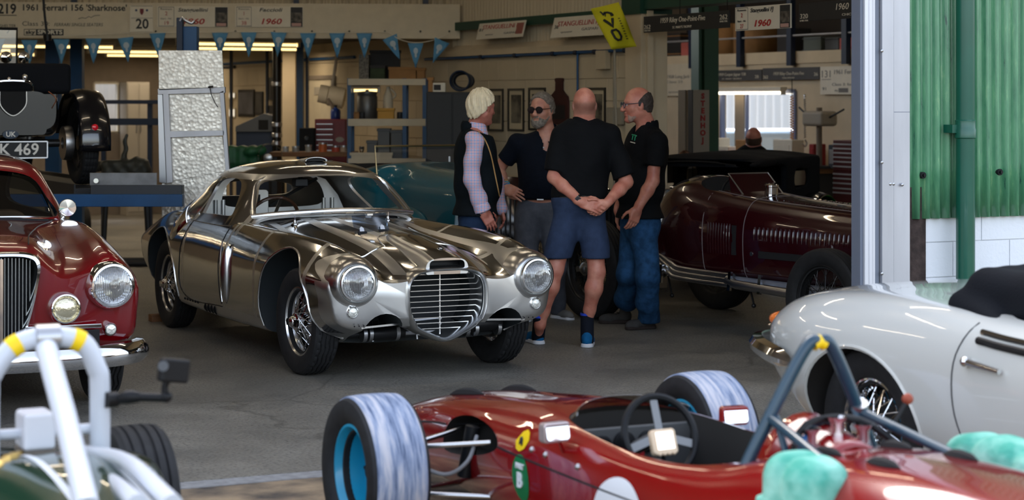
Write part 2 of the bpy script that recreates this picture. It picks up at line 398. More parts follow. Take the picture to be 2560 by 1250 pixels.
# ---- front wall right of the doorway: white block below, green corrugated sheet above
def blocks(m, u0, u1, z0, z1, v, face, bw=.44, bh=.215, gap=.006, th=.012, horiz='u'):
    k = 0; z = z0
    while z < z1-1e-4:
        zt = min(z+bh, z1); a = u0-(bw/2 if k % 2 else 0)
        while a < u1-1e-4:
            x0, x1 = max(a,u0), min(a+bw,u1)
            if x1-x0 > .02:
                if horiz == 'u': m.bb(x0+gap/2, x1-gap/2, v, v+face*th, z+gap/2, zt-gap/2)
                else: m.bb(v, v+face*th, x0+gap/2, x1-gap/2, z+gap/2, zt-gap/2)
            a += bw
        z = zt; k += 1
m = MB(); m.bb(.30,6.8,.06,.30,0,1.12); blocks(m, .36, 6.8, 0, 1.08, .06, -1); struct('wall_front', m, M_white, 'white painted block wall under the green sheeting', 'wall', bevel=.003)
m = MB(); m.bb(.20,.36,.03,.28,0,1.2); struct('trim_2', m, mat('rusty_steel', srgb(62,50,46), .9, var=.4, vscale=14, bump=1, bscale=30), 'rusty dark steel stanchion foot below the green sheeting', 'post')
def corrugated(m, a0, a1, z0, z1, v, pitch=.076, amp=.019, horiz='u', per=10, seed=0):
    n = int((a1-a0)/pitch*per); rows = []
    for zz in np.linspace(z0, z1, 14):
        row = []
        for i in range(n+1):
            a = a0+(a1-a0)*i/n; d = amp*sin(2*pi*a/pitch) + .004*sin(a*3.1+zz*2.2+seed)
            row.append((a, v+d, zz) if horiz == 'u' else (v+d, a, zz))
        rows.append(row)
    m.grid(rows)
m = MB(); corrugated(m, .19, 6.8, 1.008, 5.2, .02); o = struct('wall_front_sheeting', m, M_corr, 'green painted corrugated sheeting with flaking paint', 'wall', angle=70)
s_ = o.modifiers.new('s','SOLIDIFY'); s_.thickness = .003
m = MB(); m.bb(.25,6.8,.06,.25,1.12,5.2); struct('wall_front_core', m, M_blackm, 'dark structure behind the green sheeting', 'wall')
# drainpipe and its bracket
dp = bthing('drainpipe', 'dark green cast drainpipe running down the green sheeting', 'pipe', .57, -.085)
m = MB(); m.cyl((0,0,0),(0,0,5.1),.058,24); m.build('pipe', mat('drain_green', srgb(18,84,66), .3, var=.1, vscale=3, coat=.3), dp)
for z in (1.53, 3.3):
    m = MB(); m.lathe([(.058,z-.035),(.067,z-.03),(.067,z+.02),(.063,z+.03),(.063,z+.075),(.058,z+.08)], 24); m.bb(-.10,-.04,.0,.085,z+.0,z+.05); m.build('collar', MATS['drain_green'], dp)
# sheet fixings
for px, py in ((2305,438),(2497,430)):
    u, z = onV(px, py, 0.0); t = bthing('fixing_bolt', 'dark roofing bolt in the green sheeting, %s' % ('left of the drainpipe' if px < 2400 else 'right of the drainpipe'), 'bolt', u, .0, z, group=None)
    m = MB(); m.cyl((0,.01,0),(0,-.016,0),.02,12); m.build('washer', M_blackm, t); m = MB(); m.cyl((0,-.016,0),(0,-.03,0),.01,6); m.build('head', M_black, t)
# ---- sliding-door post: stacked aluminium channels
dpz = 5.2
post = MB(); M_pw = mat('pale_aluminium', srgb(222,222,226), .42, .25, var=.05, vscale=4, stretch=(1,1,.15))
post.bb(-.168,.19,-.02,.04,0,dpz)
post.m = 1; post.bb(-.190,-.168,-.06,.03,0,dpz)
post.m = 2; post.bb(-.166,-.14,-.075,0,0,dpz); post.tube([(-.118,-.05,0),(-.118,-.05,dpz)], .022, 14); post.bb(-.142,-.07,-.045,0,0,dpz)
post.m = 3; post.bb(-.068,-.034,-.035,0,0,dpz)
post.m = 0; post.bb(-.03,.055,-.06,0,0,dpz); post.bb(.06,.185,-.045,0,0,dpz)
post.m = 1; post.bb(.0555,.0595,-.055,0,0,dpz); post.bb(.06,.185,-.0455,-.04,1.655,1.66)
o = struct('door_1_post', post, [M_alu, M_alud, M_pw, mat('grey_brush', srgb(128,134,146), .8)], 'pale aluminium door post with stacked channels', 'door post', bevel=.004)
for i, (px, py) in enumerate(((2205,127),(2205,406),(2205,684),(2226,460),(2234,460),(2256,462))):
    u, z = onV(px, py, -.06); t = MB(); t.lathe([(.0,0),(.011,0),(.0095,.007),(.004,.010),(0,.010)], 12, M=Matrix.Translation(BW(u,-.055,z)) @ Matrix.Rotation(ANG,4,'Z') @ Matrix.Rotation(pi/2,4,'X'))
    o = t.build('post_bolt', M_steel); tag(o, 'small domed steel bolt head on the aluminium door post', 'bolt', 'bolts on the aluminium door post')
# ---- side wall with the pictures, opening beside it, columns, lintel
UW = 1.9
m = MB(); m.bb(UW,UW+.2,6.3,20.3,0,2.22); m.bb(UW,UW+.2,10.5,20.3,2.2,2.6); blocks(m, 6.45, 20.2, 0, 2.15, UW, -1, horiz='v'); struct('wall_right', m, M_creamb, 'cream painted block side wall', 'wall', bevel=.003)
m = MB(); m.prism([(UW-.05,2.21),(UW-.05,2.27),(UW+.02,2.33),(UW+.2,2.33),(UW+.2,2.21)], 6.3, 10.6, 'xz'); struct('trim_3', m, M_cream, 'cream sloped ledge on top of the block wall', 'ledge')
m = MB(); corrugated(m, 6.3, 10.7, 2.33, 4.6, UW+.05, horiz='v', amp=.014, seed=2); struct('wall_right_sheeting', m, mat('cream_sheet', srgb(190,176,150), .55), 'cream corrugated wall sheeting above the ledge', 'wall', angle=70)
v0_, z0_ = onU(1160, 66, UW); v1_, z1_ = onU(1400, 34, UW)
m = MB(); m.bar((UW-.04,10.9,z0_+.0),(UW-.04,6.6,z0_+.0),.04,.09); struct('trim_4', m, M_green, 'dark green steel rail across the cream sheeting', 'rail')
m = MB(); m.bb(UW-.08,UW+.2,6.12,6.42,0,2.72); struct('column_1', m, M_cream, 'cream column at the end of the block wall', 'column', bevel=.006)
m = MB(); m.bb(UW-.06,UW+.2,-.2,6.4,2.56,2.80); m.bb(UW-.10,UW+.24,6.1,6.45,2.52,2.9); struct('lintel_1', m, M_green, 'dark green steel beam over the side opening', 'beam')
m = MB(); m.bb(UW-.05,UW+.22,-.2,6.3,2.8,4.6); struct('wall_right_upper', m, M_cream, 'cream wall above the green beam', 'wall')
m = MB(); m.bb(UW-.03,UW+.03,6.08,6.12,0,2.55); struct('trim_5', m, M_cream, 'grey metal edge of the side opening', 'trim')
# blue air pipe on the wall
ap = bthing('air_pipe', 'blue compressed air pipe along the block wall with one drop', 'pipe', UW-.035, 0)
m = MB(); vz = [onU(px,py,UW-.03) for px, py in ((1120,143),(1445,131),(1585,124))]; zp = vz[1][1]
m.tube([(0,11.2,zp),(0,6.45,zp)], .016, 10); m.tube([(0,vz[1][0],zp),(0,vz[1][0],.95)], .011, 10); m.build('pipe', M_blue, ap)
for px in (1205,1290,1385,1442,1490,1566):
    v, z = onU(px, 135, UW-.03); m = MB(); m.cyl((0,v-.03,zp),(0,v+.03,zp),.026,10); m.bb(0,.03,v-.02,v+.02,zp-.02,zp+.02); m.build('joint', M_navy, ap)
cd = bthing('conduit', 'grey metal conduit with a switch box beside the column', 'conduit', UW-.02, 0)
v, z = onU(1540, 290, UW); m = MB(); m.tube([(0,v,.2),(0,v,2.24)], .012, 8); m.tube([(0,v-.03,.2),(0,v-.03,1.4)], .010, 8); m.build('pipe', mat('grey_paint', srgb(150,140,122), .6), cd); m = MB(); m.box((-.02,v,z),(.06,.13,.16)); m.build('switch_box', MATS['grey_paint'], cd, bevel=.006)
m = MB(); m.box((-.03,v-.16,z),(.04,.12,.16)); m.build('socket_box', MATS['grey_paint'], cd, bevel=.006)
v, z = onU(1519, 150, UW); m = MB(); m.box((-.03,v,z),(.06,.2,.18)); m.build('junction_box', M_creamb, cd, bevel=.006)
# framed photographs and the bottle-shaped board
M_frame = mat('black_frame', (.012,.011,.010), .4); M_mount = mat('cream_mount', srgb(196,180,150), .7)
def photo_mat(i):
    return mat('old_photo_%d' % i, srgb(150,140,118), .45, var=.8, vscale=3.2+.9*i, col2=srgb(34,32,30))
def picture(name, label, x0, x1, y0, y1, i, u=UW):
    va, za = onU(x0, y0, u); vb, zb = onU(x1, y1, u); v = (va+vb)/2; w = abs(va-vb); z1 = HZ-(y0-250)*(12+E1.y*u+E1.x*v)/FPX; z0 = HZ-(y1-250)*(12+E1.y*u+E1.x*v)/FPX
    t = bthing(name, label, 'picture', u-.015, v, z0, group=None); h = z1-z0
    m = MB(); b = .022
    for c, d in (((0,-w/2+b/2,h/2),(.025,b,h)),((0,w/2-b/2,h/2),(.025,b,h)),((0,0,b/2),(.025,w-2*b,b)),((0,0,h-b/2),(.025,w-2*b,b))): m.box(c, d)
    m.build('frame', M_frame, t)
    m = MB(); m.box((.004,0,h/2),(.006,w-2*b,h-2*b)); m.build('mount', M_mount, t)
    m = MB(); m.box((-.001,0,h*.52),(.004,w*.62,h*.66)); m.build('photograph', photo_mat(i), t); return t
picture('picture_frame','black framed dark photograph leftmost on the block wall',1224,1262,222,328,0)
picture('picture_frame','black framed pale photograph of a tree shape, second along the block wall',1274,1314,221,328,1)
picture('picture_frame','black framed photograph partly behind the head of the man in sunglasses',1326,1368,219,326,2)
picture('picture_frame','black framed photograph partly behind the bald man\'s head, right of the bottle board',1472,1518,219,326,3)
va, za = onU(1405, 195, UW); vb, zb = onU(1405, 312, UW)
bo = bthing('bottle_board', 'dark red bottle-shaped board hung on the block wall', 'wall board', UW-.03, va, zb); h = za-zb; wv = abs(onU(1384,250,UW)[0]-onU(1429,250,UW)[0])/2
prof = [(0,0),(1,0),(1,.12),(1,.5),(.93,.6),(.6,.68),(.36,.74),(.34,.92),(.4,.93),(.4,.99),(.2,1),(0,1)]
m = MB(); m.prism([(p[0]*wv,p[1]*h) for p in prof]+[(-p[0]*wv,p[1]*h) for p in prof[-2:0:-1]], -.012, .012, 'yz'); m.build('board', mat('oxblood_wood', srgb(58,22,20), .6, var=.2), bo)
m = MB(); m.box((-.014,0,h*.27),(.004,wv*1.5,h*.3)); m.build('label_panel', mat('faded_black_label', srgb(26,22,24), .6), bo)
# ---- front bay: ceiling, left wall, wall over the inner fascia, wall over the doorway
m = MB(); m.prism([(-10,-.3),(UW+.2,-.3),(UW+.2,10.8),(-10,15.2)],4.55,4.7); struct('ceiling', m, mat('ceiling_sheet', srgb(176,174,170), .7), 'pale ceiling of the front bay', 'ceiling')
m = MB(); m.bb(-10.2,-10,-.3,20.3,0,4.7); struct('wall_left', m, M_creamb, 'cream block wall on the left', 'wall')
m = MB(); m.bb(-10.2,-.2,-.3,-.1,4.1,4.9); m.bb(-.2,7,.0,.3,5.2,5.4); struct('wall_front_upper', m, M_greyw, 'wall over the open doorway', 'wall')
# inner bay
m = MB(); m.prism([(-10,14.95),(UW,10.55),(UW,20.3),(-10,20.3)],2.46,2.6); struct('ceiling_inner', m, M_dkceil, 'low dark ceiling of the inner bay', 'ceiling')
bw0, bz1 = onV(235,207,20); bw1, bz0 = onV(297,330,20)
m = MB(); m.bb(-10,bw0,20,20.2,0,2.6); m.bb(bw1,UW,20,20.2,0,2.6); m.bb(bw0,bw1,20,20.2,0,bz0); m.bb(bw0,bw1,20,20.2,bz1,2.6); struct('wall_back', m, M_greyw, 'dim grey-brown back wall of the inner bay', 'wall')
FAL, FAA = Vector((-.575,22.1,0)), radians(5.6)
m = MB(); m.bb(-12,.2,.34,.44,2.5,4.6); corrugated(m, -12, .2, 2.5, 4.6, .31, amp=.014, seed=5); o = m.build('wall_inner_upper', MATS['cream_sheet'], None, loc=FAL, rot=(0,0,FAA), angle=70); tag(o, 'cream sheeting above the sign fascia', 'wall', None, 'structure')
for i, px in enumerate((190,740,1066)):
    x = (px-1280)/FPX*22+.575; m = MB(); m.bb(x-.03,x+.03,.20,.28,2.78,4.5); o = m.build('trim_%d' % (6+i), M_navy, None, loc=FAL, rot=(0,0,FAA)); tag(o, 'dark stanchion above the sign fascia', 'post', None, 'structure')
# ---- right-hand bay seen through the side opening
UB = 6.9
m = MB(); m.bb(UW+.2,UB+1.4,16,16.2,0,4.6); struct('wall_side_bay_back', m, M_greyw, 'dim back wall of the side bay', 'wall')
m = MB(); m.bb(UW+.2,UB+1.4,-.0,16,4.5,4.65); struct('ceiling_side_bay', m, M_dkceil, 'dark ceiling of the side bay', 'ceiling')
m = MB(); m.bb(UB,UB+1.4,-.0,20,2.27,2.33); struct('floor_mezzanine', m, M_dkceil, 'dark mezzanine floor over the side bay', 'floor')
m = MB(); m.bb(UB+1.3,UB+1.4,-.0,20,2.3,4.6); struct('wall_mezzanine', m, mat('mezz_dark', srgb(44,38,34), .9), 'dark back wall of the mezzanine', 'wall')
vw0, zt = onU(1806, 243, UB); vw1, zb = onU(1990, 392, UB); zt = 1.84; zb = .62
m = MB(); m.bb(UB,UB+.06,-.3,vw1,0,2.3); m.bb(UB,UB+.06,vw0,20,0,2.3); m.bb(UB,UB+.06,vw1,vw0,zt,2.3); m.bb(UB,UB+.06,vw1,vw0,0,zb); struct('wall_side_bay', m, M_cream, 'cream wall of the side bay around the window', 'wall')
WN = thing('window_1', 'bright window of the side bay with blue frame', 'window', BW(UB,(vw0+vw1)/2,zb), ANG); WN['kind'] = 'structure'
hw = (vw0-vw1)/2; hh = zt-zb
m = MB()
for c, d in (((0,-hw,hh/2),(.06,.04,hh)),((0,hw,hh/2),(.06,.04,hh)),((0,0,0),(.08,hw*2,.05)),((0,0,hh),(.08,hw*2,.05)),((.0,hw*.30,hh/2),(.04,.03,hh))): m.box(c, d)
m.build('frame', mat('bluegrey_frame', srgb(120,132,170), .5), WN); m = MB(); m.box((.05,0,hh/2),(.006,hw*2,hh)); m.build('pane', glass('window_glass', (.95,.97,1)), WN)
m = MB(); m.box((.03,hw*.56,hh/2),(.02,hw*.26,hh)); m.build('blind', mat('grey_blind', srgb(150,138,124), .8), WN)
# outside the window: yard, pale corrugated store and a blue van
m = MB(); m.bb(UB+.3,UB+24,-4,44,-.2,-.01); struct('floor_yard', m, M_apron, 'yard outside the window', 'ground')
# ================================================================== WHEELS
def rubber():
    return mat('tyre_rubber', (.011,.011,.012), .72, var=.25, vscale=25)
M_tyre = rubber()
def tread_tyre(R, W, rr, style='zig', n=160):
    """tyre about the y axis: outer radius R, width W, bead radius rr; outward side +y"""
    m = MB(); h = W/2; rows = []
    side = [(rr, h*.62), (rr+.012, h*.80), (rr+(R-rr)*.35, h*.97), (rr+(R-rr)*.62, h), (rr+(R-rr)*.84, h*.93), (R-.012, h*.82)]
    ty = np.linspace(h*.76, -h*.76, 41) if style != 'plain' else np.linspace(h*.76, -h*.76, 9)
    for i in range(n):
        a = 2*pi*i/n; row = [(r, y) for r, y in side]
        for y in ty:
            q = y/h; r = R - .010*abs(q)**2.5
            if style == 'zig':
                z = (abs(((a*n/8/pi) % 2)-1)-.5)*.10
                if min(abs(q-z-c) for c in (-.5,-.17,.17,.5)) < .045: r -= .008
                elif abs(q) > .58 and i % 4 == 0: r -= .006
            elif style == 'rib':
                if min(abs(q-c) for c in (-.55,-.2,.2,.55)) < .05: r -= .009
            elif style == 'block':
                if (int((q+1)*5.5) % 2 == 0 and abs(q) < .7) : r -= .006
                if i % 5 == 0: r -= .005
            elif style == 'diag':
                z = (abs(((a*n/10/pi) % 2)-1)-.5)*.18
                if min(abs(q-z-c) for c in (-.56,-.28,0,.28,.56)) < .04: r -= .009
            row.append((r, y))
        row += [(r, -y) for r, y in side[::-1]] + [(rr-.02, -h*.55), (rr-.02, h*.55)]
        rows.append([(r*cos(a), y, r*sin(a)) for r, y in row])
    m.grid(rows, closed_u=True, closed_v=True); return m
def wire_wheel(parent, loc, R, W, rr, rim_m, spoke_m, hub_m, style='zig', n_sp=48, hub='spinner', drum_m=None, rz=0.0, tyre_m=None):
    t = W*.5; m = MB()
    m.lathe([(rr+.008,t*.62),(rr+.012,t*.70),(rr-.002,t*.72),(rr-.012,t*.55),(rr-.022,t*.2),(rr-.03,0),(rr-.022,-t*.3),(rr-.012,-t*.55),(rr+.01,-t*.66),(rr-.005,-t*.5),(rr-.015,-t*.2),(rr-.018,.2*t),(rr-.004,t*.5)], 56, axis='y', closed=True)
    wh = m.build('wheel', rim_m, parent, loc=loc, rot=(0,0,rz))
    tread_tyre(R, W, rr, style).build('tyre', tyre_m or M_tyre, wh, angle=30)
    m = MB()
    for i in range(n_sp):
        a = 2*pi*i/n_sp; k = i % 4; sg = 1 if k in (0,2) else -1; out = k < 2
        h0 = (.052, t*.95) if out else (.06, -t*.35)
        a0 = a + sg*1.15; b = (rr-.026, t*(.12 if out else -.08))
        m.tube([(h0[0]*cos(a0), h0[1], h0[0]*sin(a0)), (b[0]*cos(a), b[1], b[0]*sin(a))], .0028 if n_sp < 60 else .0036, 5, caps=False)
    m.build('spokes', spoke_m, wh)
    m = MB(); m.lathe([(.0,-t*.6),(.062,-t*.55),(.064,-t*.3),(.05,-t*.2),(.046,t*.8),(.054,t*.85),(.054,t*1.0),(.04,t*1.05),(.034,t*1.3),(.02,t*1.42),(0,t*1.45)], 28, axis='y')
    if hub == 'spinner':
        for s in (1,-1):
            m.prism([(s*.012,-.02),(s*.075,-.028),(s*.088,0),(s*.075,.016),(s*.012,.02)], t*1.1, t*1.28, 'xz')
    m.build('hub', hub_m, wh)
    if drum_m:
        m = MB(); m.lathe([(0,-t*.9),(rr-.05,-t*.9),(rr-.045,-t*.3),(rr-.06,-t*.22),(.07,-t*.2),(0,-t*.2)], 40, axis='y'); m.build('brake_drum', drum_m, wh)
    return wh
def place_wheel(src, parent, loc, flip=False, rz=0.0):
    c = copy_tree(src, parent); c.location = loc; c.rotation_euler = (0,0,(pi if flip else 0)+rz); return c
def ray_map(me):
    from mathutils.bvhtree import BVHTree
    return BVHTree.FromPolygons([v.co for v in me.vertices], [tuple(p.vertices) for p in me.polygons])
def drape(bvh, pts, way, off=.003):
    """project points onto a body: way 'z' from above, '+y'/'-y' from that side, 'x' from the front"""
    out = []
    for p in pts:
        p = Vector(p); o, d = {'z': (Vector((p.x,p.y,5)), Vector((0,0,-1))), '+y': (Vector((p.x,5,p.z)), Vector((0,-1,0))), '-y': (Vector((p.x,-5,p.z)), Vector((0,1,0))), 'x': (Vector((5,p.y,p.z)), Vector((-1,0,0))), '-x': (Vector((-5,p.y,p.z)), Vector((1,0,0)))}[way]
        h = bvh.ray_cast(o, d)
        if h[0] is not None: out.append(h[0]+h[1]*off)
    return out
def decal(bvh, outline, way, name, m, parent, off=.003, label=None, grid=None):
    """flat patch laid on a curved body; outline = 2-D points in the projection plane"""
    P = outline; c = (sum(p[0] for p in P)/len(P), sum(p[1] for p in P)/len(P)); R = 7; mb = MB(); rows = []
    for j in range(R+1):
        t = max(j/R, .001); q = [(c[0]+(p[0]-c[0])*t, c[1]+(p[1]-c[1])*t) for p in P]
        if way in ('x','-x'): w3 = [(0,a,b) for a, b in q]
        elif way == 'z': w3 = [(a,b,0) for a, b in q]
        else: w3 = [(a,0,b) for a, b in q]
        rows.append(drape(bvh, w3, way, off))
    if min(len(r) for r in rows) < len(P): return None
    mb.grid(rows, closed_v=True); return mb.build(name, m, parent, label=label)
# ================================================================== BARE ALUMINIUM COUPE
def alu_body():
    m = bpy.data.materials.new('polished_aluminium'); m.use_nodes = True; nt = m.node_tree; b = nt.nodes['Principled BSDF']; L = nt.links.new
    b.inputs['Metallic'].default_value = 1.0; b.inputs['Base Color'].default_value = (.80,.795,.78,1)
    tc = nt.nodes.new('ShaderNodeTexCoord'); sp = nt.nodes.new('ShaderNodeSeparateXYZ'); L(tc.outputs['Object'], sp.inputs[0])
    ay = _nd(nt,'ShaderNodeMath', operation='ABSOLUTE'); L(sp.outputs['Y'], ay.inputs[0])
    def M(op, a, bb, c=None):
        n = _nd(nt,'ShaderNodeMath', operation=op)
        for i, x in enumerate((a,bb,c)):
            if x is None: continue
            if isinstance(x, (int,float)): n.inputs[i].default_value = x
            else: L(x, n.inputs[i])
        return n.outputs[0]
    X, Y, Z = sp.outputs['X'], ay.outputs[0], sp.outputs['Z']
    bands = []
    top = M('GREATER_THAN', Z, .66); fr = M('GREATER_THAN', X, -1.28)
    yw = M('ADD', Y, M('MULTIPLY', X, -.02))
    for c, w in ((.105,.03),(.27,.035),(.50,.03)): bands.append(M('MULTIPLY', M('MULTIPLY', M('COMPARE', yw, c, w), top), fr))
    # rings round the lamps, measured in the y-z plane, front only
    dy = M('SUBTRACT', Y, .60); dz = M('SUBTRACT', Z, .63); d = M('SQRT', M('ADD', M('MULTIPLY',dy,dy), M('MULTIPLY',dz,dz)), 0)
    front = M('GREATER_THAN', X, .30)
    bands.append(M('MULTIPLY', M('COMPARE', d, .145, .022), front))
    dx = M('SUBTRACT', X, .30); bands.append(M('MULTIPLY', M('COMPARE', dx, .0, .028), M('GREATER_THAN', Y, .40)))
    low = M('MULTIPLY', M('LESS_THAN', Z, .635), M('GREATER_THAN', X, .47)); bands.append(low)
    # vertical seams on the flanks, belt and screen surround, sill
    sx = M('ADD', X, M('MULTIPLY', Z, -.10))
    for c in (-.70,-1.40,-2.36): bands.append(M('MULTIPLY', M('COMPARE', sx, c, .022), M('GREATER_THAN', Y, .45)))
    bands.append(M('MULTIPLY', M('LESS_THAN', Z, .30), M('GREATER_THAN', Y, .3)))
    bands.append(M('MULTIPLY', M('COMPARE', Z, 1.185, .02), M('LESS_THAN', X, -1.3)))
    bands.append(M('MULTIPLY', M('COMPARE', X, -1.24, .03), M('GREATER_THAN', Z, .8)))
    mk = bands[0]
    for x in bands[1:]: mk = M('MAXIMUM', mk, x)
    n = _nd(nt,'ShaderNodeTexNoise'); n.inputs['Scale'].default_value = 6; n.inputs['Detail'].default_value = 5; L(tc.outputs['Object'], n.inputs[0])
    r0 = M('MULTIPLY_ADD', n.outputs['Fac'], .10, .055); r1 = M('MULTIPLY_ADD', n.outputs['Fac'], .12, .27)
    rg = _nd(nt,'ShaderNodeMix', data_type='FLOAT'); L(mk, rg.inputs[0]); L(r0, rg.inputs[2]); L(r1, rg.inputs[3]); L(rg.outputs[0], b.inputs['Roughness'])
    bp = nt.nodes.new('ShaderNodeBump'); bp.inputs['Strength'].default_value = .06; bp.inputs['Distance'].default_value = .02
    n2 = _nd(nt,'ShaderNodeTexNoise'); n2.inputs['Scale'].default_value = 5; n2.inputs['Detail'].default_value = 1; L(tc.outputs['Object'], n2.inputs[0])
    L(n2.outputs['Fac'], bp.inputs['Height']); L(bp.outputs[0], b.inputs['Normal']); return m
M_alub = alu_body()
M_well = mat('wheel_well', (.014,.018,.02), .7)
M_alui = mat('inner_aluminium', (.62,.62,.61), .36, .85, var=.08, vscale=4)
M_brush = mat('brushed_aluminium', (.80,.80,.79), .24, 1.0, var=.04, vscale=30, stretch=(1,.1,1))
def lens_mat():
    if 'lamp_glass' in MATS: return MATS['lamp_glass']
    m = bpy.data.materials.new('lamp_glass'); m.use_nodes = True; nt = m.node_tree; b = nt.nodes['Principled BSDF']; L = nt.links.new
    b.inputs['Base Color'].default_value = (.86,.87,.88,1); b.inputs['Metallic'].default_value = .85; b.inputs['Roughness'].default_value = .10; b.inputs['Coat Weight'].default_value = 1.0
    tc = nt.nodes.new('ShaderNodeTexCoord'); wv = _nd(nt,'ShaderNodeTexWave', bands_direction='Y'); wv.inputs['Scale'].default_value = 34; wv.inputs['Distortion'].default_value = .2
    L(tc.outputs['Object'], wv.inputs[0]); n = _nd(nt,'ShaderNodeTexNoise'); n.inputs['Scale'].default_value = 16; L(tc.outputs['Object'], n.inputs[0])
    ad = _nd(nt,'ShaderNodeMath', operation='ADD'); L(wv.outputs['Fac'], ad.inputs[0]); L(n.outputs['Fac'], ad.inputs[1])
    bp = nt.nodes.new('ShaderNodeBump'); bp.inputs['Strength'].default_value = .9; bp.inputs['Distance'].default_value = .012; L(ad.outputs[0], bp.inputs['Height']); L(bp.outputs[0], b.inputs['Normal'])
    MATS['lamp_glass'] = m; return m
M_lens = lens_mat()
M_lensw = mat('small_lens', (.80,.79,.72), .16, .55, coat=1.0, bump=.5, bscale=90)
def headlamp(parent, loc, r, ring_m, rz=0.0, ry=0.0, name='headlight', depth=.05, lens=None):
    """round lamp facing +x"""
    m = MB(); m.lathe([(r*1.22,-depth),(r*1.2,-.01),(r*1.10,.012),(r*1.0,.014),(r*.97,.002),(r*.97,-.012)], 40, axis='x')
    o = m.build(name, ring_m, parent, loc=loc, rot=(0,ry,rz))
    m = MB(); m.lathe([(r*.985,-.004),(r*.9,.010),(r*.6,.024),(r*.3,.031),(0,.033)], 36, axis='x'); m.build('lens', lens or M_lens, o); return o
def silver_car():
    C = thing('vintage_coupe', 'bare polished aluminium coupe with oval grille and wire wheels in the doorway', 'car', BW(-2.22,2.1,0)+Vector((0,0,0)), ANG-pi/2)
    f = loft([
     (.70,[(0,.40),(.18,.40),(.34,.41),(.44,.45),(.50,.53),(.52,.60),(.48,.645),(.40,.62),(.30,.62),(.16,.645),(0,.65)]),
     (.655,[(0,.35),(.28,.35),(.52,.345),(.665,.39),(.71,.52),(.725,.63),(.60,.745),(.46,.66),(.34,.635),(.20,.672),(0,.676)]),
     (.58,[(0,.30),(.32,.30),(.56,.32),(.705,.39),(.745,.52),(.76,.64),(.605,.785),(.45,.68),(.34,.66),(.22,.70),(0,.71)]),
     (.42,[(0,.24),(.34,.24),(.62,.30),(.745,.40),(.765,.54),(.775,.66),(.615,.825),(.46,.72),(.36,.695),(.24,.745),(0,.758)]),
     (.15,[(0,.2),(.4,.2),(.68,.24),(.765,.36),(.785,.52),(.78,.68),(.63,.853),(.48,.765),(.37,.742),(.25,.80),(0,.815)]),
     (-.3,[(0,.2),(.4,.2),(.70,.22),(.775,.34),(.795,.50),(.785,.70),(.65,.868),(.50,.80),(.38,.785),(.25,.845),(0,.868)]),
     (-.8,[(0,.2),(.4,.2),(.70,.21),(.775,.31),(.795,.48),(.78,.70),(.66,.87),(.51,.835),(.39,.83),(.25,.88),(0,.90)]),
     (-1.2,[(0,.2),(.4,.2),(.70,.205),(.77,.30),(.79,.47),(.775,.70),(.675,.87),(.54,.875),(.40,.885),(.25,.91),(0,.92)]),
     (-1.7,[(0,.2),(.4,.2),(.70,.205),(.765,.30),(.785,.47),(.77,.70),(.69,.865),(.58,.885),(.42,.895),(.25,.90),(0,.905)]),
     (-2.2,[(0,.2),(.4,.2),(.70,.21),(.765,.31),(.785,.47),(.775,.70),(.695,.865),(.58,.885),(.42,.89),(.25,.895),(0,.90)]),
     (-2.6,[(0,.2),(.4,.2),(.70,.22),(.77,.33),(.79,.50),(.785,.70),(.69,.875),(.57,.895),(.42,.885),(.25,.885),(0,.885)]),
     (-3.0,[(0,.22),(.4,.22),(.70,.25),(.765,.36),(.785,.52),(.78,.70),(.67,.865),(.55,.88),(.42,.865),(.25,.86),(0,.86)]),
     (-3.45,[(0,.28),(.38,.28),(.64,.31),(.72,.42),(.745,.56),(.735,.68),(.62,.80),(.52,.815),(.40,.815),(.24,.81),(0,.81)]),
     (-3.9,[(0,.36),(.32,.36),(.54,.39),(.62,.47),(.645,.57),(.63,.64),(.53,.71),(.44,.725),(.34,.73),(.2,.73),(0,.73)]),
     (-4.15,[(0,.45),(.18,.45),(.32,.47),(.38,.51),(.40,.55),(.38,.59),(.32,.62),(.26,.63),(.2,.635),(.1,.635),(0,.635)])], 6, 4)
    S = [(-1.235,[(.60,.86),(.555,.90),(.44,.925,.03),(.2,.935,.07),(0,.938,.08)]),
         (-1.40,[(.69,.86),(.575,.99),(.46,1.045,.02),(.2,1.072,.07),(0,1.08,.08)]),
         (-1.545,[(.705,.855),(.565,1.04),(.455,1.165,.02),(.22,1.215,.07),(0,1.228,.08)]),
         (-1.66,[(.71,.85),(.565,1.05),(.46,1.20,.01),(.24,1.262,.03),(0,1.276,.04)]),
         (-1.9,[(.715,.85),(.57,1.05),(.465,1.215),(.25,1.28),(0,1.296)]),
         (-2.3,[(.715,.85),(.565,1.04),(.455,1.20),(.25,1.262),(0,1.28)]),
         (-2.75,[(.69,.84),(.53,1.0),(.41,1.125),(.22,1.185),(0,1.205)]),
         (-3.2,[(.60,.80),(.44,.935),(.33,1.01),(.18,1.055),(0,1.07)]),
         (-3.65,[(.46,.74),(.32,.83),(.22,.87),(.12,.89),(0,.897)]),
         (-3.95,[(.34,.66),(.24,.70),(.16,.715),(.08,.722),(0,.724)])]
    def cyl_y(x, z, r, y0, y1, rz=None):
        m = MB(); n = 56; m.prism([(x+r*cos(2*pi*i/n), z+(rz or r)*sin(2*pi*i/n)) for i in range(n)], y0, y1, 'xz'); return m
    tub = MB(); tub.prism(bez([(-1.20,0),(-1.24,.3),(-1.33,.52),(-1.6,.60),(-2.3,.61),(-2.75,.56),(-3.1,.44),(-3.25,0),(-3.1,-.44),(-2.75,-.56),(-2.3,-.61),(-1.6,-.60),(-1.33,-.52),(-1.24,-.3)],3,True), .34, 1.4, 'xy')
    side = MB(); side.prism(bez([(-2.19,.925),(-2.29,1.06),(-2.25,1.135),(-2.0,1.165),(-1.77,1.15),(-1.66,1.06),(-1.55,.94),(-1.60,.915),(-1.9,.912),(-2.14,.908)],5,True), -.9, .9, 'xz')
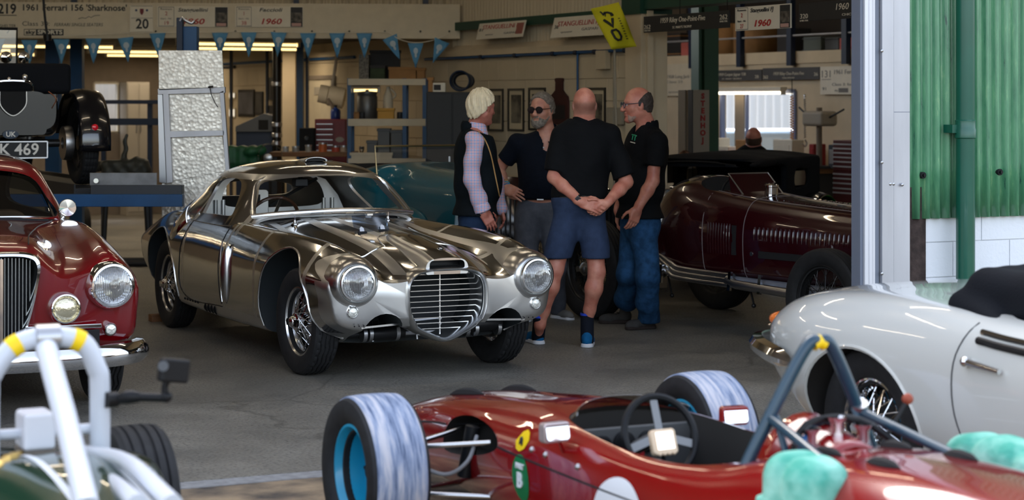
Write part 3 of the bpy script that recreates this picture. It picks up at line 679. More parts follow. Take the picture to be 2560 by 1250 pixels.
    wind = MB(); wind.prism(bez([(-.555,.945),(-.50,1.06),(-.435,1.15),(-.2,1.185),(0,1.192),(.2,1.185),(.435,1.15),(.50,1.06),(.555,.945),(.5,.93),(.2,.945),(0,.95),(-.2,.945),(-.5,.93)],4,True), -1.68, -1.0, 'yz')
    rearw = MB(); rearw.prism(bez([(-.33,.98),(-.30,1.07),(0,1.10),(.30,1.07),(.33,.98),(0,.965)],4,True), -3.6, -2.5, 'yz')
    shield = [(0,.268),(.10,.303),(.19,.352),(.234,.43),(.246,.52),(.238,.60),(.20,.652),(.12,.674),(0,.68)]
    shield = shield+[(-a,b) for a,b in shield[-2:0:-1]]
    sh = [tuple(p) for p in bez(shield,5,True)]
    gr = MB(); gr.prism(sh, .33, 1.2, 'yz')
    roof = link_mesh('cabin_roof', boolean(shell(S,7,6).me('r'), [(side,2),(wind,2),(rearw,2)], [M_alub, M_well, M_alui], solid=.02), [M_alub, M_well, M_alui], C, angle=42)
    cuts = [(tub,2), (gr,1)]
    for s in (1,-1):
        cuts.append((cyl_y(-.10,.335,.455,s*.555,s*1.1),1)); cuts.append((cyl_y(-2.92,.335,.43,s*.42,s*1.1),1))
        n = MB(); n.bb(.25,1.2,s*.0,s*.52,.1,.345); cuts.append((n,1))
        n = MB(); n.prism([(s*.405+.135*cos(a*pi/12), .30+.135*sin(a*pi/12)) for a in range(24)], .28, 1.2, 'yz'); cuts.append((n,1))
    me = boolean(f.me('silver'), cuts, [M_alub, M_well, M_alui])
    body = link_mesh('body', me, [M_alub, M_well, M_alui], C, angle=42)
    bv = ray_map(me)
    # grille surround: a deep shield-shaped ring
    m = MB(); rows = []
    def off(k, dz=0.0): return [(a*(1+k*.27/.24*1.0), (b-.47)*(1+k*1.1)+.47+dz) for a, b in sh]
    for k, x in ((.02,.40),(.14,.46),(.15,.56),(.135,.66),(.105,.712),(.06,.728),(.02,.715),(0,.68),(-.01,.50)): rows.append([(x+(-.02 if b < .36 else 0), a, b) for a, b in off(k)])
    m.grid(rows, closed_v=True); m.build('grille_surround', M_brush, C)
    for i in range(11):
        z = .318+.0335*i; hw = .235
        for a, b in sh:
            pass
        ys = [a for a, b in sh if abs(b-z) < .02]; hw = max(ys) if ys else .1
        if z < .32: hw = .15
        m = MB(); m.bar((.592,-hw-.004,z),(.592,hw+.004,z),.014,.0048); m.build('grille_bar', M_brush, C)
    m = MB(); m.bar((.585,0,.28),(.585,0,.68),.008,.008); m.build('grille_upright', M_brush, C)
    m = MB(); m.bb(.33,.345,-.26,.26,.25,.70); m.build('radiator', mat('radiator_core', (.012,.014,.016), .7), C)
    m = MB(); m.tube([(.50,-.2,.36),(.50,.02,.37),(.49,.05,.36)], .007, 8); m.ball((.50,.04,.37),.014); m.ball((.50,.04,.335),.011); m.build('throttle_rod', M_steel, C)
    # bonnet scoop
    sc = []
    for x, hw, z0, z1 in ((.70,.138,.66,.758),(.66,.142,.66,.768),(.55,.142,.67,.794),(.40,.14,.69,.818),(.2,.135,.74,.842),(.05,.125,.77,.862),(-.08,.09,.79,.868)):
        sc.append((x,[(0,z0),(hw*.7,z0),(hw,z0+.004),(hw*1.01,z0+(z1-z0)*.55),(hw*.82,z1-(z1-z0)*.12),(hw*.4,z1),(0,z1+.002)]))
    cm = MB(); cm.prism(rrect(-.118,.118,.680,.745,.026), .60, .9, 'yz')
    link_mesh('bonnet_scoop', boolean(loft(sc,5,4).me('s'), [(cm,1)], [M_alub, M_black]), [M_alub, M_black], C)
    m = MB(); m.lathe([(0,0),(.021,0),(.021,.003),(0,.005)], 20, M=Matrix.Translation((.52,.035,.800)) @ Matrix.Rotation(radians(10),4,'Y')); e = m.build('bonnet_badge', M_black, C)
    m = MB(); m.lathe([(.0205,.0),(.0235,.0),(.0235,.004),(.0205,.004)], 20, M=Matrix.Translation((.52,.035,.800)) @ Matrix.Rotation(radians(18),4,'Y'), closed=True); m.bar((.516,.027,.806),(.52,.045,.8055),.008,.004); m.build('badge_rim', M_brush, e)
    # draped beads and shut lines
    def bead(name, pts, way, r, mm, n=8, off=.001): 
        q = drape(bv, [p for p in bez(pts, n)], way, off)
        if len(q) > 2: m = MB(); m.tube(q, r, 6); m.build(name, mm, C)
    bead('bonnet_bead', [(-.12,.11,0),(-.15,-.02,0),(-.12,-.12,0),(.02,-.17,0),(.16,-.20,0)], 'z', .006, M_brush)
    bead('bonnet_bead', [(.16,-.20,0),(.20,-.29,0),(.14,-.42,0),(-.05,-.45,0)], 'z', .005, M_brush)
    bead('bonnet_bead', [(-.9,.42,0),(-.4,.40,0),(.05,.36,0),(.16,.26,0),(.14,.16,0)], 'z', .005, M_brush)
    for s in (1,-1):
        w = '+y' if s > 0 else '-y'
        bead('door_gap', [(-1.42,0,.86),(-1.44,0,.6),(-1.40,0,.32)], w, .003, M_black); bead('door_gap', [(-2.26,0,.85),(-2.36,0,.6),(-2.30,0,.30),(-1.40,0,.30)], w, .0035, M_black)
        bead('arch_lip', [(-.10+.457*cos(radians(a)),0,.335+.457*sin(radians(a))) for a in range(-18,205,8)], w, .007, M_brush, n=1)
        bead('arch_lip', [(-2.92+.432*cos(radians(a)),0,.335+.432*sin(radians(a))) for a in range(-8,190,8)], w, .006, M_brush, n=1)
        # flank vent fairing behind the front wheel
        m = MB(); r = []
        for t in np.linspace(0,1,15):
            z = .33+.43*t; e = sin(pi*t)**.45; r.append([(-1.27+.05*e*cos(a)+(.02*t), s*(.785+.045*e*sin(a)-.015*abs(t-.5)), z) for a in np.linspace(-.3,pi+.3,11)])
        m.grid(r); m.build('side_vent', M_brush, C)
        m = MB(); m.tube([(-1.335,s*.79,.34),(-1.345,s*.795,.42),(-1.345,s*.80,.66),(-1.325,s*.79,.76)], .006, 8, smooth=4); m.build('vent_trim', M_brush, C)
        for i in range(4):
            z0 = .255; x = -1.62-.075*i; q = drape(bv, [(x,0,z0-.03),(x+.012,0,z0),(x+.03,0,z0+.03)], w, .002)
            if len(q) == 3: m = MB(); m.tube(q, [.004,.013,.004], 8, smooth=3); m.build('louvre', M_black, C)
        for i in range(6):
            q = drape(bv, [(-2.0-.065*i,0,.275)], w, .0)
            if q: m = MB(); m.ball(q[0], .010); m.build('drain_hole', M_black, C)
        # intake on the rear wing
        q = drape(bv, [(-2.46,0,.83),(-2.56,0,.77),(-2.62,0,.68)], w, .0)
        m = MB(); rr_ = []
        for i in range(9):
            t = i/8; x = -2.40-.26*t; z = .86-.20*t
            rr_.append([(x-.02*cos(a), s*(.69+.09*t+.055*sin(pi*min(1,.25+t*.75))*sin(a)), z+.10*cos(a)*(.35+.65*sin(pi*min(1,.3+.6*t)))) for a in np.linspace(0,pi,11)])
        m.grid(rr_); m.build('wing_intake', M_alub, C)
        m = MB(); m.tube([rr_[0][k] for k in range(11)], .007, 8, smooth=2); m.ball((-2.43,s*.705,.84), .05, sq=(.5,.5,1.2)); 
        m.build('intake_lip', M_brush, C)
        # lamps
        headlamp(C, (.728,s*.60,.628), .098, M_brush, rz=s*.06)
        m = MB(); m.lathe([(.165,-.16),(.16,-.10),(.150,-.05),(.135,-.012),(.12,.0),(.118,-.01)], 44, M=Matrix.Translation((.724,s*.60,.628)) @ Matrix.Rotation(s*.06,4,'Z') @ Matrix.Rotation(pi/2,4,'Y')); m.build('lamp_pod', M_brush, C)
        m = MB(); m.lathe([(.038,-.05),(.037,0),(.032,.006),(.030,0)], 24, axis='x'); o = m.build('fog_light', M_chrome, C, loc=(drape(bv,[(0,s*.615,.45)],'x',.012)[0].x,s*.615,.45)); m = MB(); m.lathe([(.031,0),(.026,.009),(.012,.014),(0,.015)], 20, axis='x'); m.build('lens', M_lensw, o)
        m = MB(); m.bar((.66,s*.55,.352),(.60,s*.26,.358),.004,.012); m.build('air_strip', M_brush, C)
        for k in range(3):
            m = MB(); m.ball((.675,s*(.60-.03*k),.365),.005,8,6); m.build('rivet', M_black, C)
        # wheel arch inner liner is cut in the body; hubs and arms
    w1 = wire_wheel(C, (0,-.655,.335), .338, .172, .212, M_brush, M_chrome, M_chrome, drum_m=mat('drum_alu', (.28,.28,.28), .4, .9)); w1.rotation_euler = (0,0,pi+.06)
    place_wheel(w1, C, (0,.655,.335), False, .06); place_wheel(w1, C, (-2.9,-.655,.335), True); place_wheel(w1, C, (-2.9,.655,.335))
    # front axle, steering box, dampers
    M_dk = mat('black_oily_steel', (.03,.03,.032), .38, .7)
    m = MB(); m.tube([(.30,-.52,.27),(.30,.52,.27)], .026, 14); m.tube([(.36,-.36,.275),(.36,-.15,.28)], .042, 16); m.tube([(.36,.30,.30),(.36,.52,.31)], .05, 16); m.build('front_axle', M_dk, C)
    m = MB(); m.tube([(.33,-.20,.265),(.33,.35,.265)], .019, 12); m.build('track_rod', M_steel, C)
    for y in (-.42,-.38,-.2,.28,.34,.5): m = MB(); m.tube([(.36,y-.012,.278),(.36,y+.012,.278)], .052, 16); m.build('clamp_ring', M_steel, C)
    for y in (-.35,-.05,.12,.3): m = MB(); m.tube([(.34,y,.27),(.35,y,.225)], .010, 8); m.build('steering_bolt', M_steel, C)
    m = MB()
    for k in range(9): m.tube([(.26,-.38+.012*k,.30),(.26,-.38+.012*k,.40)], .005, 6)
    m.build('oil_cooler', M_dk, C)
    # glass-free screen frame, interior
    m = MB(); wq = bez([(-1.265,-.59,.925),(-1.40,-.545,1.04),(-1.53,-.45,1.165),(-1.49,-.2,1.205),(-1.475,0,1.213),(-1.49,.2,1.205),(-1.53,.45,1.165),(-1.40,.545,1.04),(-1.265,.59,.925)],5)
    m.tube([tuple(p) for p in wq], .012, 8); m.build('screen_frame', M_brush, C)
    m = MB(); cw = [tuple(p) for p in bez([(-1.27,-.60,.925),(-1.19,-.42,.945),(-1.14,-.2,.957),(-1.13,0,.962),(-1.14,.2,.957),(-1.19,.42,.945),(-1.27,.60,.925)],5)]; m.tube(cw, .018, 10); m.build('cowl_bead', M_brush, C)
    bh = MB(); bh.bb(-2.56,-2.545,-.585,.585,.34,1.20)
    hol = MB(); hol.prism(bez([(-.36,.93),(-.40,1.02),(-.30,1.14),(0,1.17),(.30,1.14),(.40,1.02),(.36,.93),(0,.915)],4,True), -3, -2, 'yz')
    out = MB(); out.prism([(-.60,.3),(-.58,.87),(-.52,1.0),(-.42,1.12),(-.22,1.19),(0,1.21),(.22,1.19),(.42,1.12),(.52,1.0),(.58,.87),(.60,.3)], -3, -2, 'yz')
    link_mesh('bulkhead', boolean(bh.me('b'), [(out,0,'INTERSECT'),(hol,0)], [M_alui]), M_alui, C)
    for y in (-.46,-.40,.40,.47): m = MB(); m.tube([(-2.53,y,.72),(-2.53,y,.98)], .014, 8); m.build('bulkhead_rib', M_alui, C)
    m = MB(); m.prism(rrect(-.26,-.08,.82,1.06,.03), -2.50, -2.42, 'yz'); m.build('headrest_plate', M_alui, C, bevel=.008); m = MB(); m.bb(-2.42,-2.415,-.19,-.15,.96,1.02); m.build('plate_slot', M_black, C)
    m = MB(); m.bar((-2.5,-.05,.93),(-2.52,.34,1.13),.02); m.build('brace_bar', M_black, C)
    m = MB(); m.bb(-1.47,-1.40,-.56,.56,.72,.90); m.build('dashboard', M_black, C, bevel=.03)
    sw = MB(); T = Matrix.Translation((-1.70,.0-.30,.87)) @ Matrix.Rotation(radians(-62),4,'Y')
    sw.M = T; sw.tube([(.19*cos(a),.19*sin(a),0) for a in np.linspace(0,2*pi,36,endpoint=False)], .013, 8, closed=True); s_ = sw.build('steering_wheel', mat('dark_wood_rim', srgb(58,36,22), .35, coat=.5), C)
    sp = MB(); sp.M = T
    for a in (.2,2.3,4.4): sp.bar((0,0,0),(.19*cos(a),.19*sin(a),0),.025,.004)
    sp.cyl((0,0,-.25),(0,0,.01),.02); sp.build('steering_spokes', M_brush, s_)
    for y in (-.28,.30): m = MB(); m.prism(rrect(-.19,.19,.36,.80,.12), -.05, .05, 'yz'); m.build('seat_back', mat('dark_seat', (.02,.02,.022), .8), C, loc=(-2.33,y,0), bevel=.02)
    m = MB(); m.bb(-1.66,-1.58,-.17,-.07,1.11,1.17); m.cyl((-1.62,-.12,1.17),(-1.62,-.12,1.24),.02); m.build('screen_camera', M_black, C, bevel=.01)
    # roof scoop, wipers, perspex flap
    zr = drape(ray_map(roof.data), [(-1.80,.0,0)], 'z', 0)[0].z
    m = MB(); r = []
    for t in np.linspace(0,1,9):
        hw = .085*(1-.35*t); hh = .032*(1-t**1.5); r.append([(-1.66-.34*t+.0, hw*cos(a)+.02, zr-.006+hh*max(0,sin(a))**.7) for a in np.linspace(0,pi,13)])
    m.grid(r); o = m.build('roof_scoop', M_brush, C); md = o.modifiers.new('s','SOLIDIFY'); md.thickness = .006; md.offset = -1
    m = MB(); m.prism([(hw_, z_) for hw_, z_ in [(.02+.072*cos(a), zr-.006+.024*sin(a)) for a in np.linspace(0,pi,13)]], -1.70, -1.69, 'yz'); m.build('scoop_mouth', M_black, C)
    for y in (-.36,.33): 
        q = drape(bv, [(-1.06,y,0)], 'z', 0)[0]; m = MB(); m.lathe([(.028,0),(.026,.006),(.014,.012),(.008,.03),(0,.034)], 16, c=q); m.tube([q+Vector((0,0,.02)), q+Vector((0,0,.06))], .003, 6); m.build('wiper_spindle', M_chrome, C)
    q = drape(bv, [(-.32,-.21,0),(-.34,.04,0)], 'z', .0)
    fl = MB(); a, b = q; u = Vector((-.06,0,.115)); fl._add([a,b,b+u,a+u,a+Vector((.005,0,0)),b+Vector((.005,0,0)),b+u+Vector((.005,0,0)),a+u+Vector((.005,0,0))], [(0,1,2,3),(4,7,6,5),(0,4,5,1),(1,5,6,2),(2,6,7,3),(3,7,4,0)])
    fo = fl.build('perspex_deflector', glass('perspex', (.62,.74,.9), .04, .28), C)
    for t in (.2,.8):
        p = a.lerp(b, t)+Vector((.012,0,.004)); m = MB(); m.prism([(-.016,0),(.016,0),(.014,.03),(0,.042),(-.014,.03)], 0, .004, 'yz'); m.build('hinge', M_brush, fo, loc=p, rot=(0,radians(-27),0)); m = MB(); m.cyl(p+Vector((.004,-.03,0)), p+Vector((.004,.03,0)), .008, 8); m.build('hinge_pin', M_black, fo)
    m = MB(); m.bb(-.025,.025,-.02,.02,0,.012); m.build('latch', M_brush, fo, loc=a.lerp(b,.5)+u*.93)
    m = MB(); m.lathe([(.05,-.05),(.045,0),(.03,.03),(0,.04)], 16, M=Matrix.Translation((-3.96,-.50,.56)) @ Matrix.Rotation(-pi/2-.4,4,'Y')); m.build('tail_light', mat('dark_red_lens', (.12,.01,.01), .2, coat=1), C)
    m = MB(); m.ball((-4.0,-.55,.52), .075, sq=(.7,.5,1)); m.build('overrider', M_chrome, C)
    return C
SILVER = silver_car()
wd = bthing('wheel_chock', 'small wooden block behind the coupe\'s rear wheel', 'chock', 0, 0); wd.location = W(394, 803, 15.64); wd.location.z = 0; m = MB(); m.bb(-.06,.06,-.05,.05,0,.055); m.build('block', M_wood, wd, bevel=.004)
# ================================================================== DARK RED SALOON (left) AND WHITE ROADSTER (right)
def paint(name, col, rough=.22, coat=1.0, metal=0.0):
    m = mat(name, col, rough, metal, coat=coat); m.node_tree.nodes['Principled BSDF'].inputs['Coat Roughness'].default_value = .015; return m
def cylY(x, z, r, y0, y1, rz=None, n=48):
    m = MB(); m.prism([(x+r*cos(2*pi*i/n), z+(rz or r)*sin(2*pi*i/n)) for i in range(n)], y0, y1, 'xz'); return m
M_red = paint('deep_red_paint', srgb(112,1,11))
M_glassd = glass('tinted_car_glass', (.55,.6,.6), .0, .10)
M_int = mat('dark_trim', (.02,.018,.016), .85)
def red_saloon():
    hd = ANG-pi/2-radians(3)
    C = thing('vintage_saloon', 'dark red saloon with big chrome headlights and upright grille beside the coupe', 'car', (-3.0,11.35,0), hd)
    f = loft([
     (.66,[(0,.40),(.20,.40),(.40,.41),(.56,.46),(.62,.56),(.62,.70),(.56,.80),(.44,.78),(.32,.76),(.17,.86),(0,.88)]),
     (.60,[(0,.36),(.24,.36),(.50,.365),(.69,.42),(.735,.55),(.73,.72),(.60,.865),(.45,.81),(.33,.79),(.18,.90),(0,.92)]),
     (.48,[(0,.32),(.30,.32),(.56,.335),(.735,.40),(.765,.55),(.765,.74),(.605,.905),(.45,.84),(.34,.83),(.2,.935),(0,.955)]),
     (.20,[(0,.26),(.34,.26),(.62,.28),(.755,.37),(.785,.54),(.78,.77),(.62,.945),(.47,.885),(.36,.885),(.22,.965),(0,.985)]),
     (-.2,[(0,.24),(.4,.24),(.68,.25),(.765,.36),(.79,.53),(.785,.80),(.645,.975),(.50,.93),(.38,.935),(.24,.985),(0,1.005)]),
     (-.6,[(0,.22),(.4,.22),(.70,.23),(.77,.33),(.79,.52),(.78,.80),(.67,.985),(.53,.975),(.40,.985),(.25,1.005),(0,1.015)]),
     (-1.1,[(0,.22),(.4,.22),(.70,.225),(.77,.32),(.785,.50),(.775,.80),(.68,.965),(.56,.99),(.42,.995),(.25,1.0),(0,1.0)]),
     (-2.0,[(0,.22),(.4,.22),(.70,.225),(.77,.32),(.785,.50),(.775,.80),(.68,.95),(.56,.97),(.42,.975),(.25,.98),(0,.98)]),
     (-3.0,[(0,.25),(.4,.25),(.70,.27),(.77,.36),(.785,.52),(.775,.76),(.66,.92),(.54,.94),(.42,.94),(.25,.94),(0,.94)]),
     (-3.7,[(0,.36),(.3,.36),(.52,.38),(.60,.46),(.63,.56),(.62,.66),(.50,.76),(.42,.78),(.3,.78),(.2,.78),(0,.78)])], 6, 4)
    S = [(-.86,[(.60,.97),(.56,.99),(.44,1.0,.03),(.2,1.005,.07),(0,1.007,.08)]),
         (-1.10,[(.67,.96),(.60,1.10),(.50,1.16,.03),(.22,1.185,.06),(0,1.19,.07)]),
         (-1.30,[(.70,.95),(.605,1.15),(.50,1.285,.03),(.25,1.33,.06),(0,1.34,.07)]),
         (-1.5,[(.71,.94),(.61,1.17),(.50,1.325),(.27,1.375),(0,1.39)]),
         (-2.1,[(.71,.93),(.61,1.17),(.50,1.335),(.27,1.39),(0,1.405)]),
         (-2.6,[(.70,.92),(.57,1.12),(.45,1.27),(.24,1.33),(0,1.345)]),
         (-3.2,[(.60,.86),(.44,.99),(.34,1.07),(.18,1.12),(0,1.13)]),
         (-3.65,[(.44,.74),(.32,.82),(.22,.85),(.1,.87),(0,.875)])]
    side = MB(); side.prism(bez([(-1.16,1.0),(-1.40,1.26),(-1.7,1.29),(-2.2,1.28),(-2.5,1.2),(-2.75,1.02),(-2.2,.985),(-1.6,.985)],5,True), -.9, .9, 'xz')
    wl = bez([(-.57,1.01),(-.535,1.12),(-.455,1.245),(-.25,1.29),(-.02,1.295),(-.02,1.03),(-.25,1.02)],4,True); wind = MB(); wind.prism(wl, -1.36, -.6, 'yz')
    windb = MB(); windb.prism([(-p[0],p[1]) for p in wl], -1.36, -.6, 'yz')
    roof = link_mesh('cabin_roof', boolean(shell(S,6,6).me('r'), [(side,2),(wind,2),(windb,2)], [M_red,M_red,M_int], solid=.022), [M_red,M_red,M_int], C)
    S2 = [(x-.012,[(max(0,p[0]-.012) if p[0] else 0, p[1]-.012)+tuple(p[2:]) for p in pts]) for x, pts in S]
    shell(S2,6,6).build('glazing', M_glassd, C)
    tub = MB(); tub.prism(bez([(-.95,0),(-1.0,.4),(-1.4,.60),(-2.3,.62),(-2.9,.5),(-3.1,0),(-2.9,-.5),(-2.3,-.62),(-1.4,-.60),(-1.0,-.4)],3,True), .4, 1.4, 'xy')
    cuts = [(tub,1)]
    for s in (1,-1): cuts += [(cylY(0,.36,.40,s*.45,s*1.1),1), (cylY(-2.7,.36,.37,s*.45,s*1.1),1)]
    shield = [(0,.385),(.075,.41),(.13,.56),(.165,.72),(.175,.83),(.13,.875),(0,.885)]; shield += [(-a,b) for a, b in shield[-2:0:-1]]; sh = [tuple(p) for p in bez(shield,5,True)]
    g = MB(); g.prism(sh, .50, 1, 'yz'); cuts.append((g,1))
    me = boolean(f.me('red'), cuts, [M_red, M_int]); link_mesh('body', me, [M_red, M_int], C); bv = ray_map(me)
    m = MB(); rows = []
    for k, x in ((.0,.52),(.0,.66),(.05,.705),(.14,.70),(.20,.67),(.20,.58)): rows.append([(x, a*(1+k), (b-.63)*(1+k*.55)+.63) for a, b in sh])
    m.grid(rows, closed_v=True); m.build('grille_surround', M_chrome, C)
    for i in range(17):
        y = -.152+.019*i; zs = [b for a, b in sh if abs(a-y) < .012]; 
        if len(zs) < 2: zs = [.45,.86]
        m = MB(); m.tube([(.655,y,min(zs)+.005),(.66,y,max(zs)-.005)], .0045, 6); m.build('grille_bar', mat('grille_steel', (.35,.38,.40), .25, 1), C)
    m = MB(); m.bar((.668,0,.40),(.672,0,.875),.016,.012); m.build('grille_upright', M_chrome, C)
    m = MB(); m.bb(.56,.57,-.17,.17,.40,.88); m.build('grille_mesh', M_blackm, C)
    for s in (1,-1):
        headlamp(C, (.705,s*.59,.715), .108, M_chrome, rz=s*.10, depth=.10); 
        headlamp(C, (.71,s*.335,.60), .072, M_chrome, rz=s*.04, depth=.07, lens=mat('amber_tinted_lens', (.80,.72,.50), .12, .8, coat=1, bump=.6, bscale=40))
        m = MB(); m.lathe([(.037,-.03),(.036,0),(.032,.006)], 24, axis='x'); o = m.build('sidelight', M_chrome, C, loc=(.685,s*.585,.475), rot=(0,0,s*.15)); m = MB(); m.lathe([(.032,0),(.026,.008),(0,.014)], 20, axis='x'); m.build('lens', M_lensw, o)
        q = drape(bv, bez([(.5,s*.17,0),(.1,s*.24,0),(-.4,s*.36,0),(-.78,s*.52,0)],6), 'z', .001); m = MB(); m.tube(q, .004, 6); m.build('bonnet_gap', M_black, C)
        wn = [(-.90,s*.555,1.0),(-1.10,s*.535,1.12),(-1.27,s*.465,1.265),(-1.26,s*.25,1.315),(-1.25,s*.02,1.325)]
        m = MB(); m.tube([tuple(p) for p in bez(wn,5)], .009, 8); m.build('screen_trim', M_chrome, C); m = MB(); m.tube([tuple(p) for p in bez([(-.90,s*.565,.995),(-.845,s*.4,1.01),(-.80,s*.2,1.016),(-.785,0,1.018)],5)], .010, 8); m.build('screen_trim', M_chrome, C)
        m = MB(); m.lathe([(.0,-.05),(.035,-.04),(.052,-.01),(.056,.01),(.052,.014),(0,.016)], 24, axis='x'); m.tube([(-.02,0,-.03),(-.02,-s*.05,-.10)], .008, 8); m.build('wing_mirror', M_chrome, C, loc=(-.92,s*.64,1.06), rot=(0,0,pi if 0 else 0))
    q = drape(bv, bez([(-.80,-.5,0),(-.74,-.25,0),(-.72,0,0),(-.74,.25,0),(-.80,.5,0)],5), 'z', .0); m = MB(); m.tube(q, .012, 8); m.build('scuttle_seal', M_black, C)
    m = MB(); m.bar((-.82,0,1.02),(-1.24,0,1.31),.02,.012); m.build('screen_divider', M_chrome, C)
    m = MB()
    prof = [(-.008,-.065),(.03,-.06),(.058,-.03),(.064,0),(.058,.03),(.03,.06),(-.008,.065)]
    path = bez([(.38,-.77),(.52,-.765),(.68,-.62),(.755,-.35),(.775,0),(.755,.35),(.68,.62),(.52,.765),(.38,.77)],6); rows = []
    for i, p in enumerate(path):
        d = path[min(i+1,len(path)-1)]-path[max(i-1,0)]; d = d/np.linalg.norm(d); nx, ny = d[1], -d[0]
        e = max(.25, min(1, min(i, len(path)-1-i)/4+.25)); rows.append([(p[0]+nx*a*e, p[1]+ny*a*e, .335+b*e) for a, b in prof])
    m.grid(rows); m.build('bumper', M_chrome, C)
    m = MB(); m.bar((.705,.12,.50),(.70,.53,.50),.016,.022); m.build('plate_rail', M_chrome, C, bevel=.003)
    m = MB(); m.bb(.69,.705,.10,.52,.375,.48); pl = m.build('number_plate', M_black, C, bevel=.003)
    text('STJ', .085, mat('plate_silver', (.6,.6,.6), .4), pl, (.7065,.40,.43), (pi/2,0,pi/2), wx=.85)
    w1 = wire_wheel(C, (0,.66,.36), .36, .165, .215, M_red, M_red, M_chrome, style='diag', n_sp=32)
    place_wheel(w1, C, (0,-.66,.36), True); place_wheel(w1, C, (-2.7,.66,.36)); place_wheel(w1, C, (-2.7,-.66,.36), True)
    sw = MB(); T = Matrix.Translation((-1.55,-.33,.98)) @ Matrix.Rotation(radians(-60),4,'Y'); sw.M = T
    sw.tube([(.2*cos(a),.2*sin(a),0) for a in np.linspace(0,2*pi,32,endpoint=False)], .012, 8, closed=True); sw.bar((-.2,0,0),(.2,0,0),.02,.005); sw.bar((0,-.2,0),(0,.2,0),.02,.005); sw.build('steering_wheel', M_black, C)
    for y in (-.33,.33): m = MB(); m.prism(rrect(-.25,.25,.45,1.0,.12), -.06, .06, 'yz'); m.build('seat_back', mat('tan_seat', srgb(110,80,54), .7), C, loc=(-2.0,y,0), bevel=.02)
    return C
red_saloon()
M_wht = paint('old_white_paint', srgb(204,204,198), .25)
def roadster():
    C = thing('white_roadster', 'white open roadster with black tonneau cover and wire wheels outside the door', 'car', (2.17,8.75,0), ANG-pi/2)
    f = loft([
     (-1.06,[(0,.50),(.16,.50),(.30,.51),(.38,.54),(.42,.60),(.40,.66),(.32,.70),(.24,.72),(.12,.73),(0,.735)]),
     (-.98,[(0,.40),(.24,.40),(.42,.42),(.54,.50),(.575,.60),(.56,.69),(.46,.755),(.32,.785),(.16,.80),(0,.805)]),
     (-.80,[(0,.32),(.3,.32),(.52,.35),(.655,.46),(.70,.60),(.685,.72),(.57,.81),(.38,.845),(.18,.86),(0,.865)]),
     (-.5,[(0,.26),(.4,.26),(.64,.29),(.75,.42),(.79,.58),(.775,.74),(.65,.855),(.42,.89),(.2,.90),(0,.90)]),
     (-.1,[(0,.24),(.4,.24),(.68,.26),(.78,.40),(.82,.57),(.805,.75),(.69,.885),(.45,.915),(.2,.92),(0,.92)]),
     (.35,[(0,.22),(.4,.22),(.70,.24),(.785,.36),(.82,.55),(.805,.75),(.71,.885),(.5,.91),(.2,.915),(0,.915)]),
     (.9,[(0,.2),(.4,.2),(.70,.22),(.78,.33),(.81,.53),(.80,.73),(.72,.85),(.5,.89),(.2,.895),(0,.895)]),
     (1.6,[(0,.2),(.4,.2),(.70,.22),(.775,.33),(.805,.52),(.79,.71),(.70,.835),(.5,.88),(.2,.895),(0,.90)]),
     (2.6,[(0,.2),(.4,.2),(.68,.23),(.76,.34),(.79,.52),(.77,.69),(.65,.80),(.45,.83),(.2,.86),(0,.87)]),
     (3.2,[(0,.26),(.3,.26),(.5,.28),(.6,.36),(.64,.48),(.62,.60),(.52,.68),(.36,.69),(.2,.71),(0,.72)])], 7, 5)
    cock = MB(); cock.prism(bez([(.62,0),(.66,.45),(.8,.62),(1.3,.64),(1.75,.6),(1.85,0),(1.75,-.6),(1.3,-.64),(.8,-.62),(.66,-.45)],4,True), .4, 1.4, 'xy')
    cuts = [(cock,1)]
    for s in (1,-1): cuts += [(cylY(.0,.35,.42,s*.45,s*1.1,.335),1), (cylY(2.44,.35,.40,s*.45,s*1.1,.33),1)]
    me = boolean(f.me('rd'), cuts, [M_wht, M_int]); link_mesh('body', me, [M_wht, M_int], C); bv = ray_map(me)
    w1 = wire_wheel(C, (0,-.66,.345), .345, .18, .205, M_chrome, M_chrome, M_chrome, n_sp=60, drum_m=M_int); w1.rotation_euler = (0,0,pi)
    place_wheel(w1, C, (0,.66,.345)); place_wheel(w1, C, (2.44,-.66,.345), True); place_wheel(w1, C, (2.44,.66,.345))
    # wrap-round rear bumper
    for s in (1,-1):
        q = bez([(-1.10,s*.22,.60),(-1.09,s*.40,.60),(-1.0,s*.62,.605),(-.80,s*.755,.60),(-.55,s*.825,.585),(-.42,s*.84,.575)],6); rows = []
        for i, p in enumerate(q):
            d = q[min(i+1,len(q)-1)]-q[max(i-1,0)]; d /= np.linalg.norm(d); n = Vector((-abs(d[1])*1.0, s*abs(d[0]), 0)); n.normalize(); t = i/(len(q)-1); e = .35+.65*min(1,(1-t)*5,t*6+.3)
            rows.append([Vector(p)+n*(a*e)+Vector((0,0,b*e)) for a, b in ((-.01,.045),(.03,.038),(.048,.012),(.044,-.015),(.02,-.034),(-.01,-.038))])
        m = MB(); m.grid(rows); m.build('rear_bumper', M_chrome, C)
        m = MB(); m.tube([(-1.07,s*.34,.54),(-1.13,s*.34,.62),(-1.07,s*.34,.72)], [.02,.034,.015], 10, smooth=3); m.build('overrider', M_chrome, C)
        q = drape(bv, [(-1.02,s*.42,0)], 'z', -.02); z = .70
        m = MB(); m.ball((-.98,s*.52,.70), .07, sq=(1.1,.9,.55)); o = m.build('tail_light', mat('amber_lens', (.75,.16,.02), .12, coat=1), C); m = MB(); m.lathe([(.066,-.006),(.075,0),(.066,.006)], 24, c=(-.98,s*.52,.675)); m.build('lamp_ring', M_chrome, o)
        w = '+y' if s > 0 else '-y'
        q = drape(bv, bez([(.70,0,.86),(.65,0,.70),(.66,0,.50),(.75,0,.34),(.9,0,.31),(1.7,0,.30)],5), w, .001); m = MB(); m.tube(q, .0035, 6); m.build('door_gap', mat('grey_gap', (.06,.06,.06), .8), C)
